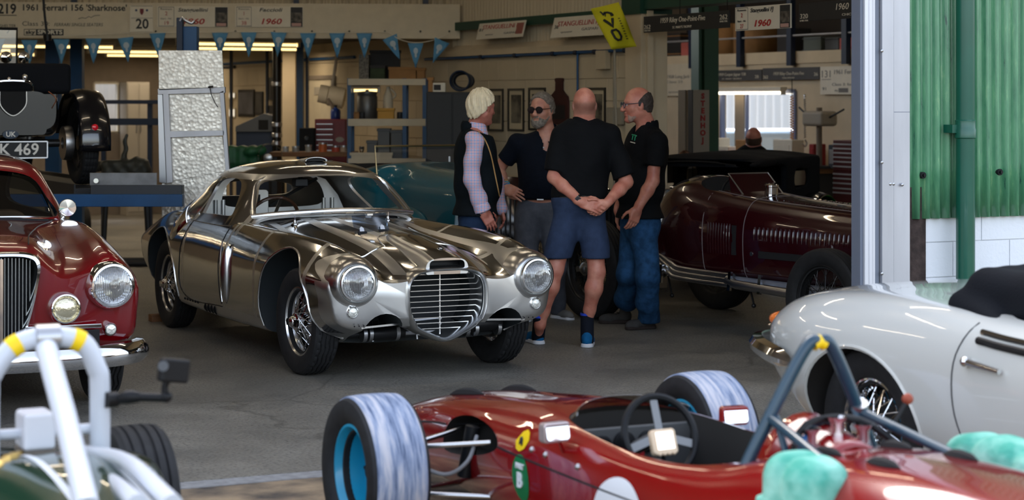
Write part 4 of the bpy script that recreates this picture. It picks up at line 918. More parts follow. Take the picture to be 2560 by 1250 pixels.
        m = MB(); q = drape(bv, bez([(.76,0,.83),(1.0,0,.815),(1.75,0,.79)],5), w, .004); m.tube(q, .012, 8); m.build('waist_chrome', M_chrome, C)
        q = drape(bv, bez([(.76,0,.80),(1.0,0,.785),(1.75,0,.76)],5), w, .002); m = MB(); m.tube(q, .016, 8); m.build('waist_seal', M_black, C)
        q = drape(bv, [(.74,0,.715),(.94,0,.70)], w, .02); m = MB(); m.tube([q[0],q[0].lerp(q[1],.4),q[1]], [.014,.013,.010], 10); m.ball(q[0], .021); m.build('door_handle', M_chrome, C)
        q = drape(bv, [(-.42+.0+.43*cos(radians(a))+.42, 0, .35+.345*sin(radians(a))) for a in range(0,181,6)], w, .0); m = MB(); m.tube(q, .008, 6); m.build('arch_lip', M_wht, C)
    # tonneau cover over the folded hood
    def fn(P):
        d = s_box(P, (.66,0,.94), (.24,.60,.11), .09)
        d = smin(d, s_cone(P, (.50,-.40,.985), (.50,.40,.985), .075, .075), .05)
        d = smin(d, s_cone(P, (.44,-.60,.90), (.80,-.66,.84), .05, .03), .05); d = smin(d, s_cone(P, (.44,.60,.90), (.80,.66,.84), .05, .03), .05)
        return d + .010*np.sin(P[...,1]*17+np.sin(P[...,0]*9)*1.5)*np.cos(P[...,0]*7)
    ton = thing('tonneau_cover', 'black fabric tonneau cover bundled on the white roadster', 'cover', (2.17,8.75,0), ANG-pi/2)
    M_ton = mat('black_hood_fabric', (.008,.009,.012), .85, spec=.15, bump=.3, bscale=120, sheen=0)
    link_mesh('fabric', sdf_mesh(fn, (.25,-.78,.70), (1.15,.78,1.12), .016), M_ton, ton)
    for p in ((.62,-.655,.86),(.70,-.668,.84)): m = MB(); m.ball(p, .008, 8, 6); m.build('press_stud', M_chrome, ton)
    for y in (-.32,.32): 
        m = MB(); m.prism(rrect(-.22,.22,.35,.90,.12), -.07, .07, 'yz'); m.build('seat_back', mat('crimson_leather', srgb(150,24,40), .5), C, loc=(1.12,y,0), rot=(0,radians(-14),0), bevel=.03)
        m = MB(); m.bb(1.05,1.6,y-.22,y+.22,.38,.52); m.build('seat_cushion', MATS['crimson_leather'], C, bevel=.04)
    return C
roadster()
# ================================================================== MAROON RACER, BLACK HOODED TOURER, TURQUOISE TOURER, BLACK TOURER ON THE LIFT
M_maroon = paint('maroon_paint', srgb(46,5,11), .22)
M_rail = mat('grey_chassis', srgb(120,126,140), .4, .3)
M_bwire = mat('black_wire', (.012,.012,.012), .35)
def maroon_racer():
    C = thing('vintage_racing_car', 'maroon vintage racing car with louvred bonnet and black wire wheels behind the men', 'car', (2.69,14.01,0), atan2(-.82,.57))
    f = loft([
     (.42,[(0,.46),(.12,.46),(.22,.50),(.27,.62),(.26,.78),(.19,.88),(.1,.915),(0,.92)]),
     (.30,[(0,.42),(.16,.42),(.29,.46),(.335,.60),(.325,.79),(.24,.905),(.12,.935),(0,.94)]),
     (-.3,[(0,.40),(.2,.40),(.33,.43),(.365,.58),(.355,.80),(.27,.925),(.13,.955),(0,.96)]),
     (-1.1,[(0,.39),(.2,.39),(.345,.42),(.385,.58),(.375,.82),(.29,.965),(.14,1.0),(0,1.005)]),
     (-1.6,[(0,.39),(.2,.39),(.35,.42),(.395,.58),(.39,.84),(.31,1.01),(.15,1.06),(0,1.07)]),
     (-1.95,[(0,.39),(.2,.39),(.35,.42),(.395,.58),(.39,.84),(.30,1.05),(.14,1.13),(0,1.145)]),
     (-2.2,[(0,.40),(.2,.40),(.34,.43),(.38,.58),(.37,.80),(.28,.99),(.13,1.06),(0,1.075)]),
     (-2.45,[(0,.42),(.17,.42),(.29,.45),(.33,.57),(.32,.70),(.24,.80),(.11,.845),(0,.855)]),
     (-2.75,[(0,.46),(.1,.46),(.17,.48),(.2,.54),(.19,.60),(.14,.64),(.07,.66),(0,.665)])], 7, 5)
    ck = MB(); ck.prism(bez([(-1.52,0),(-1.56,.22),(-1.72,.27),(-1.86,.2),(-1.88,0),(-1.86,-.2),(-1.72,-.27),(-1.56,-.22)],3,True), .6, 1.4, 'xy')
    me = boolean(f.me('m'), [(ck,1)], [M_maroon, M_int]); link_mesh('body', me, [M_maroon, M_int], C); bv = ray_map(me)
    w1 = wire_wheel(C, (0,-.66,.36), .36, .145, .245, M_bwire, M_bwire, M_bwire, style='rib', n_sp=48, hub='spinner'); w1.rotation_euler = (0,0,pi)
    place_wheel(w1, C, (0,.66,.36)); 
    w2 = wire_wheel(C, (-2.65,-.66,.40), .40, .16, .26, M_bwire, M_bwire, M_steel, style='rib', n_sp=48); w2.rotation_euler = (0,0,pi); place_wheel(w2, C, (-2.65,.66,.40))
    for s in (1,-1):
        w = '+y' if s > 0 else '-y'
        m = MB(); m.tube([(.55,s*.30,.40),(.2,s*.31,.37),(-1.0,s*.36,.375),(-1.9,s*.37,.40),(-2.2,s*.35,.46),(-2.45,s*.33,.56),(-2.75,s*.32,.52)], .045, 10, smooth=4); m.build('chassis_rail', M_rail, C)
        for x in (-1.17,-1.62):
            q = drape(bv, bez([(x,0,.42),(x-.0,0,.7),(x,0,.86)],6), w, .001)+drape(bv, bez([(x,s*.33,0),(x,s*.15,0),(x,0,0)],5), 'z', .001); m = MB(); m.tube(q, .0035, 6); m.build('panel_gap', mat('panel_edge', (.18,.15,.15), .4), C)
        for i in range(34):
            x = -1.05+.045*i
            if x > .3: break
            q = drape(bv, [(x,0,.70),(x,0,.735),(x,0,.78),(x,0,.80)], w, .002)
            if len(q) == 4 and i % 1 == 0: m = MB(); m.tube(q, [.003,.009,.009,.003], 6); m.build('louvre', M_maroon, C)
        for i in range(9):
            x = -1.56+.03*i; q = drape(bv, [(x,0,.58),(x,0,.62),(x,0,.79),(x,0,.81)], w, .001); m = MB(); m.tube(q, [.002,.006,.006,.002], 6); m.build('louvre', M_maroon, C)
        m = MB(); q = drape(bv, [(-1.27,0,.58),(-1.27,0,.80)], w, -.004); m.bar(q[0], q[1], .02, .05, up=(1,0,0)); m.build('vent_slot', M_blackm, C)
        m = MB(); q = drape(bv, [(-1.0,0,.60),(-.55,0,.60)], w, -.006); m.bar(q[0], q[1], .03, .05); m.build('exhaust_slot', M_blackm, C); m = MB(); m.cyl(q[0]+Vector((-.08,0,0)), q[0]+Vector((-.08,s*.012,0)), .016, 10); m.build('fastener', M_steel, C)
        q = drape(bv, bez([(-1.6,s*.25,0),(-.8,s*.22,0),(.3,s*.18,0)],8), 'z', .0015); m = MB(); m.tube(q, .003, 6); m.build('bonnet_hinge', MATS['panel_edge'], C)
        for i in range(24):
            x = -1.0+.055*i; q = drape(bv, [(x,s*.17,0),(x+.03,s*.165,0)], 'z', .002); m = MB(); m.tube(q, [.006,.006], 6); m.build('louvre', M_maroon, C)
    # three exhaust pipes along the sill on the near side
    for k, (z, y) in enumerate(((.44,-.40),(.405,-.415),(.37,-.43))):
        m = MB(); m.tube([(-2.2,-.36,z+.10),(-1.98,y,z+.03),(-1.85,y,z),(-1.25,y-.01,z-.012)], .019, 10, smooth=4); m.build('exhaust_pipe', M_steel, C)
    m = MB(); m.tube([(-1.30,-.42,.395),(-1.2,-.435,.37),(-.62,-.44,.35),(-.55,-.44,.348)], [.04,.034,.034,.018], 14); m.build('silencer', M_steel, C)
    for x in (-1.25,-.92,-2.05): m = MB(); m.bar((x,-.44,.46),(x,-.455,.32),.02,.03); m.build('exhaust_clamp', M_chrome, C)
    m = MB(); m.tube([(-2.65,-.6,.40),(-2.65,.6,.40)], .035, 10); m.ball((-2.65,0,.40), .12); m.build('rear_axle', M_bwire, C); m = MB(); m.tube([(0,-.6,.36),(0,.6,.36)], .026, 10); m.build('front_axle', M_bwire, C)
    for x in (-2.15,-1.2): m = MB(); m.tube([(x,-.3,.36),(x+.05,-.3,.22)], .008, 8); m.ball((x+.05,-.3,.21), .018); m.build('jack_peg', M_bwire, C)
    q = drape(bv, [(-1.29,0,0)], 'z', 0)[0]; m = MB(); m.lathe([(.05,-.02),(.05,.045),(.056,.05),(.056,.065),(.04,.075),(.0,.078)], 24, c=q); m.bar(q+Vector((-.06,0,.075)), q+Vector((.05,0,.08)), .02, .012); m.build('filler_cap', M_chrome, C)
    m = MB()
    for s in (0,): m.prism([(-1.52,1.03),(-1.36,1.0),(-1.55,1.17)], -.20, .20, 'xz')
    o = m.build('wind_deflector', M_maroon, C); m = MB(); m.tube([(-1.36,-.20,1.0),(-1.55,-.20,1.17),(-1.55,.20,1.17),(-1.36,.20,1.0)], .006, 6); m.build('deflector_edge', M_steel, o)
    for i in range(3):
        for j in range(2):
            q = drape(bv, [(-2.02-.03*i,-.08-.12*j,0),(-2.10-.03*i,-.09-.12*j,0)], 'z', .002); m = MB(); m.tube(q, .009, 6); m.build('tail_louvre', M_blackm, C)
    m = MB(); m.tube([(-1.66,-.02+.16*cos(a),.98+.16*sin(a)) for a in np.linspace(0,2*pi,24,endpoint=False)], .010, 6, closed=True); m.build('steering_wheel', M_black, C)
    return C
maroon_racer()
def spoked(C, R, xs, t, rim, W_=.13):
    w1 = wire_wheel(C, (xs[0],-t,R), R, W_, R*.66, rim, rim, M_chrome, style='rib', n_sp=32); w1.rotation_euler = (0,0,pi)
    place_wheel(w1, C, (xs[0],t,R)); place_wheel(w1, C, (xs[1],-t,R), True); place_wheel(w1, C, (xs[1],t,R)); return w1
def wing(C, x0, y, z0, R, w, m_, a0=-20, a1=200, tail=None, name='wing'):
    r = []
    for a in np.linspace(radians(a0), radians(a1), 26):
        r.append([(x0+(R-.02*(abs(k)**2)*1.2)*cos(a), y+k*w/2, z0+(R-.03*k*k)*sin(a)) for k in np.linspace(-1,1,9)])
    if tail: r += [[(p[0], y+k*w/2, p[1]) for k in np.linspace(-1,1,9)] for p in tail]
    m = MB(); m.grid(r); o = m.build(name, m_, C, angle=60); s = o.modifiers.new('s','SOLIDIFY'); s.thickness = .008; return o
def tourer_body(C, m_, wd=.46, z1=1.0, x_f=.25, x_s=-1.15, x_e=-2.9, zb=.45, bon=.30, zbon=.95):
    f = loft([(x_f,[(0,zb),(bon*.6,zb),(bon,zb+.03),(bon,zbon-.2),(bon*.85,zbon-.06),(bon*.4,zbon),(0,zbon+.01)]),
      (x_s+.3,[(0,zb),(bon*.8,zb),(bon+.06,zb+.03),(bon+.07,zbon-.14),(bon*.95,zbon),(bon*.5,zbon+.05),(0,zbon+.06)]),
      (x_s,[(0,zb),(wd*.7,zb),(wd,zb+.03),(wd*1.02,z1-.12),(wd*.9,z1),(wd*.5,z1+.03),(0,z1+.04)]),
      (x_s-.5,[(0,zb),(wd*.7,zb),(wd*1.08,zb+.03),(wd*1.12,z1-.2),(wd*1.05,z1-.06),(wd*.5,z1-.03),(0,z1-.02)]),
      (x_e+.3,[(0,zb),(wd*.7,zb),(wd*1.08,zb+.03),(wd*1.1,z1-.2),(wd*1.03,z1-.05),(wd*.5,z1-.02),(0,z1-.02)]),
      (x_e,[(0,zb+.05),(wd*.6,zb+.05),(wd*.9,zb+.1),(wd*.95,z1-.3),(wd*.88,z1-.12),(wd*.4,z1-.08),(0,z1-.08)])], 6, 4)
    ck = MB(); ck.prism(rrect(x_e+.2,x_s-.1,-wd*.88,wd*.88,.15), zb+.15, z1+.5, 'xy')
    me = boolean(f.me('t'), [(ck,1)], [m_, M_int]); link_mesh('body', me, [m_, M_int], C); return me
def radiator_shell(C, x, hw, z0, z1, m_):
    m = MB(); pr = [(-hw,z0),(-hw,z1-.14),(-hw*.8,z1-.03),(0,z1),(hw*.8,z1-.03),(hw,z1-.14),(hw,z0)]
    m.prism(pr, x, x+.10, 'yz'); o = m.build('radiator_shell', m_, C, bevel=.015)
    for i in range(13): y = -hw*.82+hw*1.64*i/12; m = MB(); m.bar((x+.105,y,z0+.04),(x+.105,y,z1-.12),.008,.012); m.build('radiator_slat', M_bwire, C)
M_fab = MATS['black_hood_fabric']
def hooded_tourer():
    M_b = paint('black_gloss_paint', (.006,.006,.008), .25)
    o = W(1890, 430, 18.6); C = thing('hooded_tourer', 'black vintage tourer with raised black fabric hood behind the maroon racing car', 'car', (1.20,17.75,0), atan2(-.86,-.51))
    tourer_body(C, M_b, .52, .92, .25, -1.0, -2.6, .42, .32, .90); radiator_shell(C, .22, .31, .45, .95, M_b)
    spoked(C, .38, (0,-2.35), .62, M_bwire)
    for s in (1,-1): wing(C, 0, s*.64, .38, .46, .24, M_b, tail=[(-.75,.34),(-1.9,.32)]); wing(C, -2.35, s*.64, .38, .46, .24, M_b)
    def fn(P):
        d = s_box(P, (-1.73,0,.92), (.90,.60,.36), .06); top = P[...,2]-(1.235-.10*np.clip((P[...,0]+1.5)/.75,0,1)**2-.05*(P[...,1]/.6)**2); d = smax(d, top, .03)
        d = smax(d, -s_box(P, (-1.1,0,.85), (.62,.75,.26), .05), .03); d = smax(d, -s_box(P, (-1.7,0,.8), (.78,.54,.36), .05), .02)
        for s in (1,-1): d = smax(d, -s_box(P, (-2.12,s*.60,.98), (.17,.12,.085), .07), .01)
        return d + .004*np.sin(P[...,0]*11+P[...,2]*5)
    link_mesh('hood', sdf_mesh(fn, (-3.05,-.68,.5), (-.85,.68,1.32), .022), M_fab, C)
    for s in (1,-1): m = MB(); m.bb(-2.28,-1.96,s*.575,s*.58,.91,1.05); m.build('hood_window', glass('hood_celluloid', (.6,.6,.55), .12, .25), C)
    for s in (1,-1): headlamp(C, (.32,s*.36,.86), .10, M_chrome, depth=.12)
    return C
hooded_tourer()
def turquoise_tourer():
    M_t = paint('turquoise_paint', srgb(12,94,110), .3)
    C = thing('turquoise_tourer', 'turquoise vintage tourer half hidden behind the coupe and the men', 'car', (-.32,17.0,0), ANG-pi/2)
    tourer_body(C, M_t, .50, 1.14, .35, -1.05, -2.9, .48, .33, 1.10); radiator_shell(C, .33, .32, .52, 1.12, M_chrome)
    spoked(C, .37, (0,-2.7), .62, M_bwire)
    for s in (1,-1): wing(C, 0, s*.66, .38, .47, .24, M_t, a0=-10, a1=165, tail=[(-.8,.34),(-1.9,.32)]); wing(C, -2.7, s*.64, .38, .46, .24, M_t)
    m = MB(); m.tube([(-.95,-.50,.98),(-1.02,-.50,1.32),(-1.02,.5,1.32),(-.95,.5,.98)], .010, 8); m.build('windscreen_frame', mat('brass', (.55,.42,.22), .3, 1), C); m = MB(); m.bb(-1.0,-.995,-.49,.49,1.1,1.31); m.build('windscreen', glass('screen_glass'), C)
    q = MB(); q.bb(-1.6,-.35,-.36,-.33,.62,.76); q.build('bonnet_strip', mat('cream_strip', srgb(170,150,120), .5), C)
    return C
turquoise_tourer()
def lift_car():
    M_b = paint('black_car_paint', (.006,.006,.008), .2)
    Z = 1.0; C = thing('black_tourer', 'black vintage tourer seen from behind up on the blue lift', 'car', (-4.35,17.0,Z), ANG+pi/2)
    # local x forward (away), rear axle at 0
    f = loft([(-.50,[(0,.44),(.2,.44),(.275,.46),(.28,.6),(.27,.76),(.2,.80),(.1,.80),(0,.80)]),
              (-.20,[(0,.42),(.2,.42),(.29,.44),(.30,.6),(.29,.78),(.22,.83),(.1,.83),(0,.83)])],3,4); link_mesh('luggage_trunk', f.me('t'), M_b, C)
    tourer_body(C, M_b, .44, .98, 2.55, 1.3, -.25, .42, .28, .90)
    m = MB(); m.prism(rrect(-.30,.12,.78,1.04,.05), -.54, .54, 'xz'); m.build('folded_hood', M_fab, C, bevel=.04)
    w1 = wire_wheel(C, (0,-.70,.36), .36, .14, .24, M_bwire, M_bwire, M_bwire, style='block', n_sp=32); w1.rotation_euler = (0,0,pi)
    place_wheel(w1, C, (0,.70,.36)); place_wheel(w1, C, (2.5,-.70,.36), True); place_wheel(w1, C, (2.5,.70,.36))
    m = MB(); m.lathe([(.05,-.02),(.15,-.02),(.15,.02),(.145,.05),(.05,.05)], 36, axis='y', closed=True); m.build('brake_drum', M_steel, C, loc=(0,-.58,.36)); m = MB(); m.tube([(0,-.5,.36),(0,.5,.36)], .035, 10); m.build('rear_axle', M_bwire, C)
    M_lens2 = mat('red_lens', (.85,.01,.03), .15, coat=1)
    for s in (1,-1):
        wing(C, .02, s*.71, .36, .47, .27, M_b, a0=10, a1=188); m = MB(); m.lathe([(.028,-.02),(.026,.004),(.012,.012),(0,.013)], 20, axis='x'); o = m.build('tail_light', M_lens2, C, loc=(-.455,s*.70,.50), rot=(0,0,pi))
        wing(C, 2.5, s*.71, .36, .47, .27, M_b)
    m = MB(); m.bb(-.525,-.515,-.28,.28,.25,.385); p = m.build('number_plate', M_black, C, bevel=.004); m = MB()
    for a, b in (((-.28,.25),(.28,.25)),((-.28,.385),(.28,.385)),((-.28,.25),(-.28,.385)),((.28,.25),(.28,.385))): m.bar((-.527,a[0],a[1]),(-.527,b[0],b[1]),.01,.01)
    m.build('plate_border', M_steel, p); text('CK 469', .135, mat('plate_white', (.75,.72,.66), .5), p, (-.5265,0,.317), (pi/2,0,-pi/2), bold=.002)
    m = MB(); m.lathe([(0,0),(1,0),(1,.004),(0,.006)], 28, M=Matrix.Translation((-.51,.02,.445)) @ Matrix.Rotation(-pi/2,4,'Y') @ Matrix.Diagonal((.036,.066,1,1))); p = m.build('country_badge', mat('badge_dark', srgb(20,40,60), .4), C); text('UK', .058, MATS['plate_white'], p, (-.518,.02,.445), (pi/2,0,-pi/2), bold=.001)
    m = MB(); m.tube([(-.44,.18,.80),(-.50,.13,.88),(-.50,-.13,.88),(-.44,-.18,.80)], .012, 8, smooth=4); m.ball((-.50,-.10,.92), .026); m.ball((-.50,.03,.90), .02); m.build('hood_handle', M_chrome, C)
    m = MB(); m.prism([tuple(p) for p in bez([(-.11,.80),(-.10,.68),(0,.60),(.10,.68),(.11,.80)],5)], -.515, -.50, 'yz'); m.build('trunk_strap_plate', M_blackm, C); m = MB(); m.tube([(-.516,p[0],p[1]) for p in bez([(-.11,.80),(-.10,.68),(0,.60),(.10,.68),(.11,.80)],5)], .007, 6); m.build('plate_edge', M_chrome, C)
    m = MB(); m.tube([(1.25,-.40,1.0),(1.22,-.40,1.38),(1.22,.40,1.38),(1.25,.40,1.0)], .014, 8); m.build('windscreen_frame', M_black, C); m = MB(); m.bb(1.225,1.23,-.39,.39,1.02,1.37); m.build('windscreen', MATS['screen_glass'], C)
    m = MB(); m.tube([(.85+.02*sin(a),.2+.17*cos(a),1.08+.17*sin(a)) for a in np.linspace(0,2*pi,24,endpoint=False)], .012, 6, closed=True); m.build('steering_wheel', M_black, C)
    for y in (-.46,-.30): m = MB(); m.lathe([(.0,-.03),(.05,-.01),(.055,.01),(0,.02)], 16, axis='x'); m.build('mirror', M_chrome, C, loc=(1.2,y,1.12))
    m = MB(); m.tube([(-.48,-.30,.80),(-.50,-.36,.74),(-.47,-.33,.66)], .005, 6, smooth=3); m.build('copper_pipe', mat('copper', (.6,.25,.14), .3, 1), C)
    return C
lift_car()
# ================================================================== SINGLE-SEATERS IN THE YARD
M_fred = paint('racing_red', srgb(134,3,9), .2)
M_cyan = mat('cyan_wheel_paint', srgb(24,150,188), .35, coat=.5)
M_teal = mat('blue_green_tube', srgb(22,56,74), .35, coat=.4)
def worn_tread():
    m = bpy.data.materials.new('pale_worn_tread'); m.use_nodes = True; nt = m.node_tree; b = nt.nodes['Principled BSDF']; L = nt.links.new
    tc = nt.nodes.new('ShaderNodeTexCoord'); mp = nt.nodes.new('ShaderNodeMapping'); mp.inputs['Scale'].default_value = (2.2,26,2.2); L(tc.outputs['Object'], mp.inputs[0])
    n = _nd(nt,'ShaderNodeTexNoise'); n.inputs['Scale'].default_value = 1.6; n.inputs['Detail'].default_value = 7; n.inputs['Roughness'].default_value = .65; L(mp.outputs[0], n.inputs[0])
    r = nt.nodes.new('ShaderNodeValToRGB'); e = r.color_ramp.elements; e[0].position = .36; e[0].color = (*srgb(70,84,112),1); e[1].position = .62; e[1].color = (*srgb(190,188,194),1); x = e.new(.48); x.color = (*srgb(134,146,170),1)
    L(n.outputs['Fac'], r.inputs[0]); L(r.outputs[0], b.inputs['Base Color']); b.inputs['Roughness'].default_value = .75; return m
M_worn = worn_tread()
def slick_wheel(C, loc, R, W, rr, rim_m, tread_m, ang=0.0, label=None, style='plain'):
    """five-stud dished wheel, outer side +y"""
    h = W/2; m = MB(); m.lathe([(rr+.012,h*.66),(rr+.016,h*.78),(rr,h*.80),(rr-.012,h*.6),(rr-.02,h*.35),(rr-.03,-h*.15),(.10,-h*.22),(.085,-h*.1),(0,-h*.1)], 48, axis='y'); m.lathe([(rr+.012,-h*.66),(rr+.016,-h*.78),(rr,-h*.8),(rr-.02,-h*.4),(rr-.03,-h*.15)], 48, axis='y')
    o = m.build('wheel', rim_m, C, loc=loc, rot=(0,0,ang), label=label)
    t = tread_tyre(R, W, rr, style, n=96); me = t.me('tyre')
    face_fix(me, lambda c, n: 1 if hypot(c.x, c.z) > R-.02 and abs(c.y) < h*.80 else 0)
    link_mesh('tyre', me, [M_tyre, tread_m], o, angle=30)
    for k in range(6):
        a = 2*pi*k/6; m = MB(); m.lathe([(0,.03),(.007,.028),(.009,.02),(.009,0)], 8, axis='y', c=(.075*cos(a),-h*.1,.075*sin(a))); m.build('wheel_nut', M_black, o)
    m = MB(); m.lathe([(.05,-h*.1),(.045,h*.15),(.03,h*.25),(0,h*.27)], 20, axis='y'); m.build('hub', M_black, o)
    for k in range(2):
        a = 2.6+k*.35; m = MB(); m.box(((rr-.022)*cos(a),h*.25,(rr-.022)*sin(a)),(.006,.035,.05),ry=-a); m.build('balance_weight', M_steel, o)
    return o
def red_formula():
    C = thing('red_formula_car', 'red single-seat racing car with cyan wheels and blue-green roll hoop in the foreground', 'racing car', (.135,8.07,0), ANG+pi/2)
    f = loft([
     (1.28,[(0,.20),(.06,.20),(.10,.22),(.11,.25),(.09,.285),(.05,.30),(0,.303)]),
     (1.05,[(0,.17),(.13,.17),(.20,.20),(.215,.27),(.18,.345),(.10,.375),(0,.383)]),
     (.6,[(0,.15),(.20,.15),(.27,.19),(.285,.30),(.25,.42),(.14,.468),(0,.478)]),
     (.1,[(0,.14),(.24,.14),(.315,.19),(.335,.32),(.30,.465),(.17,.52),(0,.53)]),
     (-.35,[(0,.13),(.27,.13),(.345,.18),(.37,.33),(.335,.475),(.20,.555),(0,.568)]),
     (-.7,[(0,.13),(.28,.13),(.355,.18),(.385,.33),(.36,.475),(.27,.55),(0,.56)]),
     (-1.3,[(0,.13),(.28,.13),(.36,.18),(.39,.33),(.375,.46),(.30,.525),(0,.53)]),
     (-1.75,[(0,.13),(.28,.13),(.36,.18),(.385,.33),(.37,.47),(.28,.56),(0,.57)]),
     (-2.1,[(0,.15),(.26,.15),(.335,.2),(.36,.33),(.35,.50),(.25,.63),(0,.655)]),
     (-2.7,[(0,.2),(.24,.2),(.31,.25),(.335,.38),(.32,.54),(.22,.655),(0,.68)]),
     (-3.3,[(0,.28),(.18,.28),(.24,.33),(.26,.42),(.25,.53),(.16,.61),(0,.63)])], 6, 5)
    ck = MB(); ck.prism(bez([(-.52,0),(-.60,.20),(-.85,.275),(-1.35,.29),(-1.72,.25),(-1.80,0),(-1.72,-.25),(-1.35,-.29),(-.85,-.275),(-.60,-.20)],4,True), .18, 1.0, 'xy')
    cuts = [(ck,1)]
    for s in (1,-1):
        n = MB(); n.prism(bez([(.28,.30),(.26,.42),(.05,.47),(-.22,.455),(-.30,.40),(-.1,.34)],4,True), s*.16, s*.6, 'xz'); cuts.append((n,1))
    me = boolean(f.me('fr'), cuts, [M_fred, M_int]); link_mesh('body', me, [M_fred, M_int], C); bv = ray_map(me)
    for y in (.06,-.06): 
        pass
    def slot(x, y, L_, w_, nm='vent_slot'):
        q = drape(bv, [(x+L_*.5,y,0),(x+L_*.2,y,0),(x-L_*.2,y,0),(x-L_*.5,y,0)], 'z', .002); m = MB(); m.tube(q, [.003,w_,w_,.003], 8, smooth=4); m.build(nm, M_blackm, C)
    slot(.50,.12,.34,.022); slot(.50,-.12,.34,.022); slot(-2.15,-.13,.16,.02); slot(-2.45,-.14,.16,.02); slot(-2.15,.13,.16,.02); slot(-2.45,.14,.16,.02)
    # decals on the flank nearest the yard
    decal(bv, [(-.78+.085*cos(a), .345+.085*sin(a)) for a in np.linspace(0,2*pi,32,endpoint=False)], '+y', 'roundel', mat('white_vinyl', srgb(226,228,232), .35), C, .0025) if 0 else None
    decal(bv, [(-1.32+.18*cos(a), .31+.15*sin(a)) for a in np.linspace(0,2*pi,40,endpoint=False)], '+y', 'roundel', mat('white_vinyl', srgb(226,228,232), .35), C, .003)
    gd = decal(bv, [(-.55+.075*cos(a)+.012*sin(a), .33+.085*sin(a)) for a in np.linspace(0,2*pi,32,endpoint=False)], '+y', 'oval_sticker', mat('green_vinyl', srgb(10,112,62), .35), C, .003)
    q = drape(bv, [(-.55,0,.32)], '+y', .006)[0]
    text('B', .075, MATS['white_vinyl'], gd, q, (pi/2,0,pi), bold=.003, ext=.002); 
    q2 = drape(bv, [(-.55,0,.372)], '+y', .007)[0]; text('PART', .028, MATS['white_vinyl'], gd, q2, (pi/2,0,pi), bold=.001, ext=.002)
    yd = decal(bv, [(-.52+a, .458+b) for a, b in ((-.055,.012),(-.03,.035),(0,.042),(.03,.03),(.055,-.005),(.035,-.03),(0,-.036),(-.035,-.022))], '+y', 'shield_sticker', mat('yellow_vinyl', srgb(236,200,20), .35), C, .003)
    if yd:
        m = MB(); q = drape(bv, [(-.535,0,.446),(-.52,0,.461),(-.505,0,.468),(-.51,0,.446)], '+y', .005); m.tube(q, [.004,.008,.005,.003], 6, smooth=3); m.build('shield_figure', M_black, yd)
    # panel seam
    q = drape(bv, bez([(1.1,0,.29),(.3,0,.40),(-.4,0,.405),(-1.2,0,.40),(-1.8,0,.40)],8), '+y', .001); m = MB(); m.tube(q, .004, 6); m.build('panel_seam', M_blackm, C)
    for x in (-.62,-.74,-1.0): 
        q = drape(bv, [(x,0,.445)], '+y', .0); m = MB(); m.ball(q[0], .012, 10, 6); m.build('fastener', M_steel, C)
    # wheels
    slick_wheel(C, (0,.74,.295), .296, .25, .175, M_cyan, M_worn)
    slick_wheel(C, (0,-.74,.295), .296, .25, .175, M_cyan, M_worn, pi)
    for s in (1,-1):
        M_susp = mat('polished_tube', (.55,.55,.56), .22, 1.0)
        for a, b in (((.16,s*.30,.40),(.0,s*.64,.375)),((-.18,s*.33,.40),(.0,s*.64,.375)),((.16,s*.28,.19),(0,s*.64,.20)),((-.2,s*.31,.19),(0,s*.64,.20))):
            m = MB(); m.tube([a,b], .011, 10); m.build('wishbone', M_susp, C)
        m = MB(); m.tube([(-.05,s*.62,.33),(-.12,s*.50,.28),(-.16,s*.42,.33),(-.12,s*.36,.42)], .008, 8, smooth=5); m.build('brake_hose', mat('hose_grey', (.2,.2,.21), .4), C)
        m = MB(); m.tube([(.0,s*.36,.24),(-.02,s*.33,.44)], .03, 12); m.build('damper', M_black, C)
        m = MB(); m.box((0,s*.66,.29),(.06,.06,.2)); m.build('upright', M_steel, C, bevel=.01)
    # screen, wheel, mirrors
    rows = []
    for t in np.linspace(0,1,8): rows.append([((-.50-.12*abs(sin(a))**.0*(1-cos(a))*1.4)-.10*t, .27*sin(a)*(1-.10*t), .535-.05*(1-cos(a))+.085*t) for a in np.linspace(-1.35,1.35,19)])
    m = MB(); m.grid(rows); o = m.build('windscreen', glass('smoked_screen', (.55,.5,.45), .02, .12), C); sd = o.modifiers.new('s','SOLIDIFY'); sd.thickness = .003
    sw = MB(); T = Matrix.Translation((-.92,0,.515)) @ Matrix.Rotation(radians(-68),4,'Y'); sw.M = T; sw.tube([(.145*cos(a),.145*sin(a),0) for a in np.linspace(0,2*pi,36,endpoint=False)], .014, 8, closed=True); s0 = sw.build('steering_wheel', M_black, C)
    sw = MB(); sw.M = T; 
    for a in (pi/2+.3,-pi/2-.3,0): sw.bar((0,0,0),(.14*cos(a),.14*sin(a),0),.03,.004)
    sw.cyl((0,0,-.25),(0,0,.01),.025); sw.build('steering_spokes', mat('grey_spoke', (.2,.2,.2), .4, .6), s0)
    m = MB(); m.M = T; m.tube([(.145*cos(a),.145*sin(a),0) for a in np.linspace(pi-.13,pi+.13,6)], .0165, 10); m.build('centre_mark', mat('yellow_tape', srgb(246,206,14), .5), s0)
    m = MB(); m.bb(-.72,-.70,-.25,.25,.36,.52); m.build('dashboard', mat('dash_grey', (.07,.07,.07), .5), C, bevel=.006)
    for y, r in ((.13,.035),(.04,.045),(-.06,.04),(-.15,.035)):
        m = MB(); m.lathe([(r,0),(r,-.012),(r*.85,-.014),(0,-.010)], 20, axis='x'); m.build('gauge', M_black, C, loc=(-.72,y,.46))
    m = MB(); m.lathe([(0,-.014),(.014,-.012),(.016,0)], 12, axis='x'); m.build('red_switch', mat('red_knob', (.5,.02,.03), .4), C, loc=(-.735,-.02,.42)); m = MB(); m.lathe([(0,-.014),(.014,-.012),(.016,0)], 12, axis='x'); m.build('blue_knob', mat('blue_knob', (.02,.2,.6), .4), C, loc=(-.7,.2,.47))
